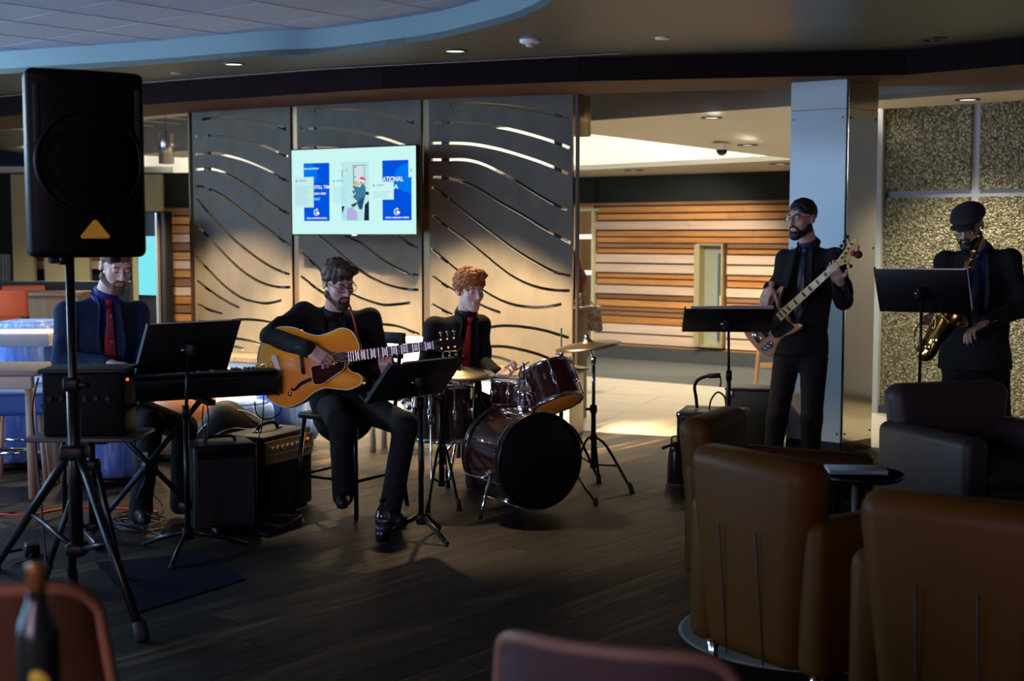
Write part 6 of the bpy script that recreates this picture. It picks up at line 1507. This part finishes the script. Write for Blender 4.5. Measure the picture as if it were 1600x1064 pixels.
# --- saxophonist
def flatcap(t, A):
    m = noisy('cap_wool', [(.3, (.012, .013, .015)), (.7, (.022, .024, .028))], nscale=60, rough=.9)
    solid_obj('flat_cap', [ell((0, .018, .068), (.098, .122, .060), .02), ell((0, -.08, .075), (.082, .062, .034), .03), ell((0, .01, -.02), (.2, .2, .062), .004, '-')], .006, m, t, A)
    solid_obj('cap_peak', [ell((0, -.120, .046), (.070, .055, .012), .01)], .005, m, t, A)
person('person in flat cap and black suit playing the saxophone', (at(1525, 700, 7.92).x, 7.92),
  dict(neck=at(1530, 394, 7.93), chest=at(1527, 450, 7.95), pel=at(1523, 562, 7.95), shR=at(1477, 406, 8.00), shL=at(1578, 402, 7.86), elR=at(1466, 474, 7.86), wrR=at(1463, 500, 7.60), elL=at(1594, 482, 7.76), wrL=at(1537, 506, 7.58),
       hipR=at(1497, 580, 7.98), knR=at(1494, 680, 7.95), anR=at(1490, 768, 7.95), hipL=at(1552, 580, 7.92), knL=at(1562, 680, 7.90), anL=at(1570, 766, 7.92)),
  (at(1513, 352, 7.80), -34, 26, 0), None, HD, 'warm', JK, TR, SHBL, TDK, 'short', True,
  hands=(dict(W=at(1463, 500, 7.58), d=(-.75, -.35, .05), pn=(.3, -.6, -.6), right=True, curls=(40, 45, 50, 55), mcp=20),
         dict(W=at(1537, 506, 7.56), d=(-.82, -.30, -.35), pn=(-.1, -.2, -.95), right=False, curls=(45, 50, 55, 60), mcp=25)),
  fwd=(-.35, -.94), stocky=1.16, hat=flatcap, browmat=HD)
# --- pianist
person('bearded seated person in dark blue suit and red tie at the piano', (at(170, 700, 7.2).x, 7.2),
  dict(neck=at(163, 466, 7.14), chest=at(160, 525, 7.20), pel=at(165, 625, 7.26), shR=at(104, 486, 7.04), shL=at(214, 486, 7.34), elR=at(98, 562, 7.00), wrR=at(168, 568, 6.96), elL=at(226, 565, 7.30), wrL=at(232, 575, 7.02),
       hipR=at(148, 635, 7.18), knR=at(236, 662, 6.95), anR=at(218, 788, 7.05), hipL=at(182, 635, 7.34), knL=at(288, 668, 7.12), anL=at(282, 775, 7.20)),
  (at(181, 416, 7.06), 36, 22, 3), 'short', HL, 'pale', JN, TR, SHBL, tpl, 'full', None,
  hands=(dict(W=at(168, 567, 6.95), d=(.95, .12, -.12), pn=(0, 0, -1), right=True, curls=(40, 40, 40, 45), mcp=12, thumb=(.6, .75, -.1)),
         dict(W=at(232, 575, 7.01), d=(.80, -.5, -.15), pn=(0, 0, -1), right=False, curls=(35, 35, 40, 45), mcp=15)),
  fwd=(.55, -.83), seated=True, toes=((.4, -.9), (.6, -.8)))
p = at(165, 650, 7.30); t = thing('piano_bench', 'small black bench under the pianist', 'bench', (p.x, 7.30, 0), .58)
MB().rbox((0, 0, .46), (.46, .30, .07), .02).build('seat', m_black, t); leg4(t, .40, .24, .43, .016, m_blackm)
# --- passer-by behind the art screen
q = 13.4
person('person in dark red top walking by with a handbag', (at(878, 600, q).x, q),
  dict(neck=at(876, 388, q), chest=at(876, 412, q), pel=at(877, 470, q), shR=at(852, 398, q + .05), shL=at(894, 397, q - .05), elR=at(846, 436, q + .05), wrR=at(848, 468, q), elL=at(908, 433, q - .08), wrL=at(906, 456, q - .10),
       hipR=at(868, 480, q), knR=at(866, 540, q - .1), anR=at(864, 592, q), hipL=at(886, 480, q), knL=at(888, 540, q), anL=at(892, 592, q + .1)),
  (at(876, 362, q), 10, 0, 0), 'medium', HB, 'tan', cloth('top_red', (.05, .010, .012)), TR, SHB, coarse=True, hands=(dict(W=at(906, 457, q - .10), d=(.05, -.1, -1), pn=(-1, 0, 0), right=False, curls=(75, 75, 75, 75), mcp=30),), fwd=(0, -1), stocky=.95)
p = at(924, 517, q - .15); t = thing('handbag', 'brown patterned handbag held by the passer-by', 'bag', (p.x, q - .15, p.z))
m_bag = noisy('bag_brown', [(.42, (.075, .040, .026)), (.58, (.15, .095, .065))], scale=(1, 1, 1), nscale=26, detail=1, rough=.5)
MB().rbox((0, 0, .125), (.225, .10, .25), .02, taper=(.86, .7)).build('body', m_bag, t)
for i in (-1, 1): MB().tube(spline([(-.075, i * .03, .235), (-.085, i * .02, .32), (-.095, 0, .385), (-.05, i * .02, .33), (.05, i * .03, .235)], 5), .006, 6).build('handle', mat('bag_strap', (.06, .03, .02), .5), t)

# ================================================================== CHAIR OF THE GUITARIST
c = at(546, 700, 7.46); t = thing('black_chair', 'tall black metal chair under the guitarist', 'chair', (c.x, 7.47, 0), math.radians(-32))
MB().rbox((0, 0, .535), (.42, .40, .035), .012).build('seat', m_black, t)
for i in (-1, 1):
    MB().tube([(i * .22, -.22, 0), (i * .18, -.17, .53)], .0125, 8).build('leg', mat('leg_blue_black', (.02, .026, .035), .25, .7), t)
    MB().tube([(i * .22, .24, 0), (i * .18, .18, .53), (i * .18, .25, .98)], .0125, 8).build('leg', m_blackm, t)
    MB().cyl((i * .203, -.203, .20), (i * .203, .22, .20), .009).build('side_rung', m_blackm, t)
MB().cyl((-.20, -.20, .20), (.20, -.20, .20), .009).build('front_rung', m_blackm, t)
for k in range(4): MB().rbox((0, .215 + k * .022, .70 + k * .082), (.37, .02, .066), .009, M=None).build('back_slat', mat('chair_back_navy', (.014, .022, .036), .45), t)

# ================================================================== ARCHTOP GUITAR
gx0 = at(403, 578, 7.08); gx1 = at(722, 535, 6.98); ux = (gx1 - gx0).normalized(); GL = (gx1 - gx0).length
nz_ = V((.02, -.97, .20)); nz_ = (nz_ - ux * nz_.dot(ux)).normalized(); uy = nz_.cross(ux)
if uy.z < 0: uy = -uy
GS = GL / 1.07
org = gx0 + ux * .26 * GS
G = frame(org, ux, uy, nz_) @ Matrix.Diagonal((GS, GS, GS, 1))
t = thing('archtop_guitar', 'orange hollow body archtop guitar held by the seated guitarist', 'guitar', tuple(org))
G = Matrix.Translation(-org) @ G
out = [(-26, 0), (-25.2, 8), (-21.5, 15.5), (-14, 20.3), (-5, 19.3), (2, 15.2), (8, 13.4), (14, 14.3), (20, 15.6), (25, 13.2), (27.3, 8), (27.6, 2.8), (22, -2.6), (20.8, -4.6), (22.5, -7.2), (26, -9.0), (27.8, -11.6), (26.2, -14.6), (20, -16.2), (14, -15.0), (8, -13.8), (2, -15.4), (-5, -19.4), (-14, -20.8), (-21.5, -15.8), (-25.2, -8)]
op = [p / 100 for p in spline([(a, b, 0) for a, b in out], 5, True)]; n = len(op)
m_gtop = noisy('amber_lacquer', [(.3, (.78, .27, .010)), (.7, (.95, .38, .018))], scale=(.6, 8, 1), nscale=3, rough=.42, spec=.18)
m_gside = mat('amber_side', (.38, .13, .02), .3, coat=.4); m_bind = mat('cream_binding', (.75, .68, .50), .4); m_gold = mat('gold_plate', (.80, .58, .22), .2, 1.0)
cc = V((-.06, -.005, 0))
rings = [(1.0, 0.0), (.97, .004), (.90, .009), (.75, .017), (.5, .024), (.25, .028)]
vs = []; fs = []
for k, (s_, z) in enumerate(rings): vs += [(cc.x + (p.x - cc.x) * s_, cc.y + (p.y - cc.y) * s_, z) for p in op]
for k in range(len(rings) - 1): fs += [(k * n + i, k * n + (i + 1) % n, (k + 1) * n + (i + 1) % n, (k + 1) * n + i) for i in range(n)]
vs.append((cc.x, cc.y, .029)); fs += [((len(rings) - 1) * n + i, (len(rings) - 1) * n + (i + 1) % n, len(vs) - 1) for i in range(n)]
MB(G).add(vs, fs, True).build('top', m_gtop, t)
MB(G).add([(p.x, p.y, 0) for p in op] + [(p.x, p.y, -.08) for p in op], [(i, n + i, n + (i + 1) % n, (i + 1) % n) for i in range(n)] + [tuple(range(n, 2 * n))[::-1]], True).build('sides', m_gside, t)
MB(G).tube([(p.x, p.y, .001) for p in op], .0032, 6, closed=True).build('binding', m_bind, t)
def gz(u, v):
    # height of the arched top, interpolated from the rings
    d = V((u - cc.x, v - cc.y, 0)); best = 1
    for p in op:
        q = V((p.x - cc.x, p.y - cc.y, 0))
        if q.length > 0 and d.length > 0 and q.normalized().dot(d.normalized()) > .997: best = d.length / q.length; break
    zs = [(0, .029), (.25, .028), (.5, .024), (.75, .017), (.9, .009), (.97, .004), (1.0, 0)]
    for (a, b), (c, d_) in zip(zs, zs[1:]):
        if a <= best <= c: return b + (d_ - b) * (best - a) / (c - a)
    return .003
m_fh = mat('f_hole_black', (.004, .003, .003), .8)
for sgn, ctr in ((1, (-.005, .088)), (-1, (-.02, -.098))):
    sp = [(-.085, .022 * sgn - .0), (-.075, .034 * sgn), (-.055, .030 * sgn), (-.02, .006 * sgn), (.02, -.006 * sgn), (.055, -.014 * sgn), (.078, -.010 * sgn), (.080, .004 * sgn), (.066, .006 * sgn)]
    c = spline([(ctr[0] + a * .82, ctr[1] + b * .9, 0) for a, b in sp], 5); c = [V((p.x, p.y, gz(p.x, p.y) + .001)) for p in c]
    m_ = len(c); MB(G).tube(c, [.0035 + .0055 * math.sin(PI * i / (m_ - 1)) for i in range(m_)], 8, flat=((0, 0, 1), .12)).build('f_hole', m_fh, t)
pg = [(.13, -.020), (.20, -.024), (.205, -.035), (.195, -.060), (.16, -.078), (.12, -.098), (.085, -.118), (.050, -.120), (.030, -.105), (.028, -.050), (.034, -.024)]
pgs = spline([(a, b, 0) for a, b in pg], 4, True)
MB(G).prism([(p.x, p.y) for p in pgs], .030, .034).build('pickguard', mat('tortoise_guard', (.03, .005, .005), .6, 0, .06), t)
MB(G).tube([(p.x, p.y, .034) for p in pgs], .0022, 6, closed=True).build('pickguard_edge', m_bind, t)
# tailpiece, bridge, pickup
MB(G).box((-.252, .0, .006), (.03, .055, .012)).build('tailpiece_hinge', m_gold, t)
for k in range(6): MB(G).tube([(-.24, -.020 + k * .008, .014), (-.155, -.030 + k * .012, .034)], .0028, 6).build('tailpiece_rod', m_gold, t)
MB(G).prism([(p.x, p.y) for p in spline([(-.165, -.055, 0), (-.150, -.030, 0), (-.158, 0, 0), (-.168, .030, 0), (-.170, .056, 0), (-.150, .058, 0), (-.140, .030, 0), (-.134, 0, 0), (-.128, -.030, 0), (-.140, -.058, 0)], 4, True)], .032, .040).build('tailpiece_plate', mat('ivory_plate', (.72, .68, .56), .3), t)
MB(G).rbox((-.015, .0, .038), (.016, .115, .022), .004).build('bridge', mat('ebony', (.008, .006, .006), .55, 0, .1), t)
MB(G).rbox((.138, .0, .036), (.036, .072, .016), .004).build('pickup', m_gold, t)
for k in range(6): MB(G).cyl((.138, -.025 + k * .010, .044), (.138, -.025 + k * .010, .0465), .0024, n=8).build('pole_piece', m_chrome, t)
# neck, fingerboard, frets, inlays, headstock
nk0, nk1 = .165, .665
MB(G).add([(nk0, -.026, .030), (nk0, .026, .030), (nk1, .022, .036), (nk1, -.022, .036), (nk0, -.020, .004), (nk0, .020, .004), (nk1, .016, .014), (nk1, -.016, .014)], [(0, 1, 2, 3), (4, 7, 6, 5), (0, 4, 5, 1), (1, 5, 6, 2), (2, 6, 7, 3), (3, 7, 4, 0)]).build('neck', mat('neck_maple', (.40, .22, .09), .35), t)
MB(G).add([(nk0, -.0275, .034), (nk0, .0275, .034), (nk1, .0225, .040), (nk1, -.0225, .040), (nk0, -.0275, .040), (nk0, .0275, .040), (nk1, .0225, .046), (nk1, -.0225, .046)], [(0, 3, 2, 1), (4, 5, 6, 7), (0, 1, 5, 4), (1, 2, 6, 5), (2, 3, 7, 6), (3, 0, 4, 7)]).build('fingerboard', mat('ebony', (.008, .006, .006), .55, 0, .1), t); fbo = [q for q in COL.objects if q.name.startswith('fingerboard')][-1]
def fret(k, sc_=.635, nut=nk1): return nut - sc_ * (1 - 2 ** (-k / 12))
m_fret = mat('nickel_fret', (.75, .74, .70), .25, 1.0); m_pearl = mat('pearl_inlay', (.72, .74, .80), .25)
hwid = lambda u: .0275 + (.0225 - .0275) * (u - nk0) / (nk1 - nk0)
zfb = lambda u: .040 + .006 * (u - nk0) / (nk1 - nk0)
for k in range(1, 21):
    u = fret(k)
    if u < nk0 + .003: break
    MB(G).box((u, 0, zfb(u) + .0008), (.0024, hwid(u) * 2, .002)).build('fret', m_fret, fbo)
    if k in (1, 3, 5, 7, 9, 12, 15, 17):
        a, b = fret(k), fret(k - 1); mm = (a + b) / 2; MB(G).box((mm, 0, zfb(mm) + .0004), ((b - a) * .58, hwid(mm) * 1.35, .001)).build('inlay', m_pearl, fbo)
MB(G).box((nk1 + .002, 0, .045), (.005, .044, .006)).build('nut', m_bind, t)
MB(G).prism([(nk1, -.022), (nk1, .022), (nk1 + .035, .036), (nk1 + .11, .040), (nk1 + .145, .030), (nk1 + .150, .0), (nk1 + .145, -.030), (nk1 + .11, -.040), (nk1 + .035, -.036)], .022, .038, M=Matrix.Translation((nk1, 0, 0)) @ Matrix.Rotation(.15, 4, 'Y') @ Matrix.Translation((-nk1, 0, 0))).build('headstock', mat('headstock_black', (.008, .008, .008), .2), t)
for i in (-1, 1):
    for k in range(3):
        u = nk1 + .045 + k * .034
        MB(G).cyl((u, i * .022, .030), (u, i * .022, .048), .0045, n=10).build('tuning_post', m_gold, t)
        MB(G).tube([(u, i * .036, .024), (u, i * .054, .022)], [.003, .003], 6).build('tuner_shaft', m_gold, t); MB(G).ball((u, i * .060, .022), (.008, .009, .005), 7).build('tuner_button', m_gold, t)
for k in range(6):
    MB(G).tube([(-.145, -.024 + k * .0096, .042), (-.015, -.024 + k * .0096, .052), (nk1, -.017 + k * .0068, .050), (nk1 + .04 + (k % 3) * .03, (-1 if k < 3 else 1) * .02, .044)], .0007, 4).build('string', m_fret, t)
MB(G).tube([(-.12, .195, -.03), (-.1, .2, -.1)], .006, 6).build('strap_button', m_gold, t)
for k in range(2): MB(G).lathe([(.013, 0), (.012, .014), (.0001, .015)], 16, M=Matrix.Translation((-.10 - k * .06, -.145 + k * .01, .006))).build('control_knob', m_gold, t)
pts = [at(545, 475, 7.20), at(551, 492, 7.19), at(556, 512, 7.17), at(560, 535, 7.12)]
MB(Matrix.Translation(-org)).tube(spline(pts, 4), .006, 6).build('strap', mat('red_strap', (.35, .04, .02), .5), t)

# ================================================================== BASS GUITAR
b0 = at(1175, 536, 8.36); b1_ = at(1348, 379, 7.98); ux = (b1_ - b0).normalized(); BL = (b1_ - b0).length; S_ = BL / 1.12
nz_ = V((-.35, -.92, .15)); nz_ = (nz_ - ux * nz_.dot(ux)).normalized(); uy = nz_.cross(ux); uy = uy if uy.z > 0 else -uy
t = thing('bass_guitar', 'natural wood electric bass held by the standing bassist', 'guitar', tuple(b0))
G = frame(V((0, 0, 0)), ux, uy, nz_) @ Matrix.Diagonal((S_, S_ * 1.05, S_, 1))
bo = [(0, 0), (.5, 8), (4, 14), (11, 16), (19, 13.6), (25, 12), (31, 13.6), (38, 15.5), (45, 16), (47, 14), (43, 12), (38, 9), (35.5, 4.5), (35.5, -4), (33.5, -7), (35, -10), (39, -13), (37.5, -15.5), (30, -14.6), (22, -12.2), (15, -13.6), (8, -17), (2.5, -14), (.3, -7)]
bp_ = [p / 100 for p in spline([(a, b, 0) for a, b in bo], 5, True)]; n = len(bp_)
m_nat = noisy('natural_ash', [(.3, (.34, .19, .09)), (.7, (.48, .29, .15))], scale=(.6, 9, 1), nscale=3, rough=.25, coat=.4)
cx_ = V((.2, 0, 0)); vs = []
for s_, z in ((.93, -.022), (.985, -.018), (1, -.008), (1, .008), (.985, .018), (.93, .022)): vs += [(cx_.x + (p.x - cx_.x) * s_, p.y * s_, z) for p in bp_]
fs = [(k * n + i, k * n + (i + 1) % n, (k + 1) * n + (i + 1) % n, (k + 1) * n + i) for k in range(5) for i in range(n)] + [tuple(range(n))[::-1], tuple(range(5 * n, 6 * n))]
MB(G).add(vs, fs).build('body', m_nat, t)
gp = spline([(.33, .06, 0), (.40, .115, 0), (.43, .135, 0), (.36, .115, 0), (.29, .09, 0), (.25, .05, 0), (.20, .0, 0), (.17, -.07, 0), (.20, -.105, 0), (.29, -.12, 0), (.34, -.12, 0), (.33, -.06, 0), (.34, 0, 0)], 4, True)
MB(G).prism([(p.x, p.y) for p in gp], .0225, .025).build('pickguard', mat('black_guard', (.01, .01, .01), .2), t)
MB(G).rbox((.225, 0, .03), (.03, .085, .016), .004).build('pickup', m_black, t); MB(G).rbox((.135, 0, .03), (.03, .09, .016), .004).build('pickup', m_black, t)
MB(G).rbox((.07, 0, .028), (.05, .08, .014), .004).build('bridge', m_chrome, t)
MB(G).prism([(.03, -.07), (.13, -.075), (.14, -.10), (.12, -.125), (.03, -.11)], .0225, .026).build('control_plate', m_chrome, t)
for k in range(3): MB(G).cyl((.05 + k * .032, -.092, .026), (.05 + k * .032, -.092, .040), .011, n=12).build('control_knob', m_chrome, t)
k0, k1 = .30, .895
m_map = noisy('maple_neck', [(.3, (.55, .38, .12)), (.7, (.68, .50, .18))], scale=(.6, 8, 1), nscale=3, rough=.25, coat=.3)
nko = MB(G).add([(k0, -.031, .044), (k0, .031, .044), (k1, .021, .044), (k1, -.021, .044), (k0, -.025, .018), (k0, .025, .018), (k1, .016, .022), (k1, -.016, .022)], [(0, 1, 2, 3), (4, 7, 6, 5), (0, 4, 5, 1), (1, 5, 6, 2), (2, 6, 7, 3), (3, 7, 4, 0)]).build('neck', m_map, t)
bw = lambda u: .031 + (-.010) * (u - k0) / (k1 - k0)
for k in range(1, 21):
    u = fret(k, .864, k1)
    if u < k0 + .004: break
    MB(G).box((u, 0, .0445), (.0026, bw(u) * 2, .002)).build('fret', m_fret, nko)
    if k in (3, 5, 7, 9, 12, 15, 17, 19):
        a, b = fret(k, .864, k1), fret(k - 1, .864, k1); mm = (a + b) / 2; MB(G).box((mm, 0, .0443), ((b - a) * .55, bw(mm) * 1.4, .0012)).build('inlay', m_black, nko)
MB(G).prism([(k1, -.021), (k1, .021), (k1 + .05, .030), (k1 + .10, .038), (k1 + .16, .052), (k1 + .215, .058), (k1 + .225, .040), (k1 + .19, .012), (k1 + .12, -.012), (k1 + .06, -.040), (k1 + .03, -.030)], .020, .036).build('headstock', m_map, t)
for k in range(5):
    u = k1 + .055 + k * .038; v = .010 + k * .009
    if k < 4:
        MB(G).cyl((u, v, .036), (u, v, .052), .008, n=12).build('tuning_post', m_chrome, t)
        MB(G).tube([(u, v + .026, .020), (u + .004, v + .050, .018)], .004, 6).build('tuner_shaft', m_blackm, t); MB(G).rbox((u + .006, v + .060, .018), (.026, .02, .008), .003).build('tuner_button', m_black, t)
    else:
        MB(G).cyl((k1 + .055, -.022, .036), (k1 + .055, -.022, .052), .008, n=12).build('tuning_post', m_chrome, t)
        MB(G).tube([(k1 + .055, -.035, .02), (k1 + .055, -.065, .018)], .004, 6).build('tuner_shaft', m_blackm, t); MB(G).rbox((k1 + .055, -.07, .018), (.026, .02, .008), .003).build('tuner_button', m_black, t)
for k in range(5): MB(G).tube([(.07, -.032 + k * .016, .040), (k1, -.016 + k * .008, .048), (k1 + .06 + k * .03, -.006 + k * .008, .046)], .0011, 4).build('string', m_fret, t)
MB(G).tube([(.03, .02, -.015), (.47, .135, -.015)], .004, 6).build('strap', m_black, t)
e = at(1341, 398, 7.99); t = thing('red_ornament', 'small red ball ornament hanging from the bass headstock', 'ornament', tuple(e))
MB().ball((0, 0, 0), (.026, .024, .024), 9).build('ball', mat('ornament_dark_red', (.10, .012, .015), .6), t); MB().ball((-.032, -.005, .008), (.018, .016, .017), 8).build('small_ball', mat('ornament_red', (.42, .02, .05), .6), t)
MB().tube([(0, 0, .02), (.002, 0, .055)], .006, 6).build('loop', mat('ornament_orange', (.35, .14, .04), .5), t)

# ================================================================== SAXOPHONE
m_brass = mat('sax_brass', (.62, .40, .13), .22, 1.0)
mp = at(1513, 352, 7.80) + (rotz(math.radians(-34)) @ Matrix.Rotation(math.radians(26), 4, 'X')) @ V((0, -.112, -.064)); nk = at(1533, 372, 7.60); tb = at(1524, 393, 7.58); bt_ = at(1447, 535, 7.47)
sx0 = bt_; t = thing('saxophone', 'brass saxophone held by the person in the flat cap', 'saxophone', tuple(sx0)); SXM = Matrix.Translation(-sx0)
MB(SXM).tube([mp, mp.lerp(nk, .45)], [.006, .0125], 10).build('mouthpiece', m_black, t)
MB(SXM).tube(spline([mp.lerp(nk, .4), mp.lerp(nk, .8) + V((0, 0, .018)), nk, tb], 5), [.0095 + .0003 * i for i in range(16)], 12).build('neck', m_brass, t)
ax = (bt_ - tb).normalized()
MB(SXM).tube([tb - ax * .01, tb, bt_], [.017, .015, .031], 18).build('body_tube', m_brass, t)
MB(SXM).tube([tb - ax * .015, tb + ax * .012], .019, 16).build('neck_collar', m_brass, t)
bowc = at(1440, 551, 7.43); bend = at(1463, 530, 7.36); bel = at(1489, 488, 7.30)
MB(SXM).tube(spline([bt_, bowc, at(1450, 553, 7.38), bend], 6), [.031 + .0005 * i for i in range(19)], 18).build('bow', m_brass, t)
bax2 = (bel - bend).normalized(); BLn = (bel - bend).length
prof = [(.040, 0), (.044, BLn * .35), (.050, BLn * .6), (.060, BLn * .82), (.074, BLn * .96), (.084, BLn)]
TB = axis_frame(bend, (bax2 + V((0, -.28, 0))).normalized())
MB(SXM @ TB).lathe(prof, 32, caps=False).lathe([(r * .96, z) for r, z in prof[::-1]] + [(.034, .0)], 32, caps=False).build('bell', m_brass, t)
MB(SXM @ TB).tube([(.084 * math.cos(a), .084 * math.sin(a), BLn) for a in [2 * PI * i / 36 for i in range(36)]], .0035, 8, closed=True).build('bell_rim', m_brass, t)
sd = ax.cross(V((0, 1, 0))).normalized(); fr = V((0, -1, 0)); fr = (fr - ax * fr.dot(ax)).normalized()
Lx = (bt_ - tb).length
for k in range(12):
    q = tb + ax * (Lx * (.10 + .075 * k)); rr = .015 + .016 * (.10 + .075 * k)
    T = axis_frame(q + fr * (rr + .006) + sd * (.006 if k % 2 else -.006), fr); r_ = .009 + .0010 * k
    MB(SXM @ T).lathe([(r_, 0), (r_, .004), (r_ * .6, .006), (.0001, .006)], 16).build('key_cup', m_brass, t)
    MB(SXM @ T).ball((0, 0, .007), (r_ * .45, r_ * .45, .003), 6).build('pearl', m_pearl, t)
for sgn in (-1, 1):
    a = tb + ax * .05 + fr * .02 + sd * sgn * .024; b = bt_ - ax * .04 + fr * .026 + sd * sgn * .036
    MB(SXM).tube([a, b], .0032, 6).build('key_rod', m_brass, t)
    for k in range(5): q = a.lerp(b, .08 + .2 * k); MB(SXM).ball(tuple(q), .006, 6).build('rod_post', m_brass, t)
for k in range(3):
    q = bowc.lerp(bend, k / 2) + V((-.02, -.05, .0)); T = axis_frame(q, (-.5, -.85, .1)); MB(SXM @ T).lathe([(.019, 0), (.019, .005), (.010, .008), (.0001, .008)], 18).build('key_cup', m_brass, t)
MB(SXM).tube(spline([at(1436, 505, 7.46), at(1430, 520, 7.44), at(1428, 540, 7.42), at(1434, 552, 7.40)], 4), .004, 6).build('key_guard', m_brass, t)
MB(SXM).tube(spline([bowc + V((.05, -.02, .04)), at(1462, 500, 7.42), at(1456, 480, 7.44)], 4), .0032, 6).build('key_rod', m_brass, t)
MB(SXM).tube(spline([at(1524, 410, 7.62), at(1532, 400, 7.72), at(1538, 392, 7.82)], 4), .006, 6).build('neck_strap', m_black, t)
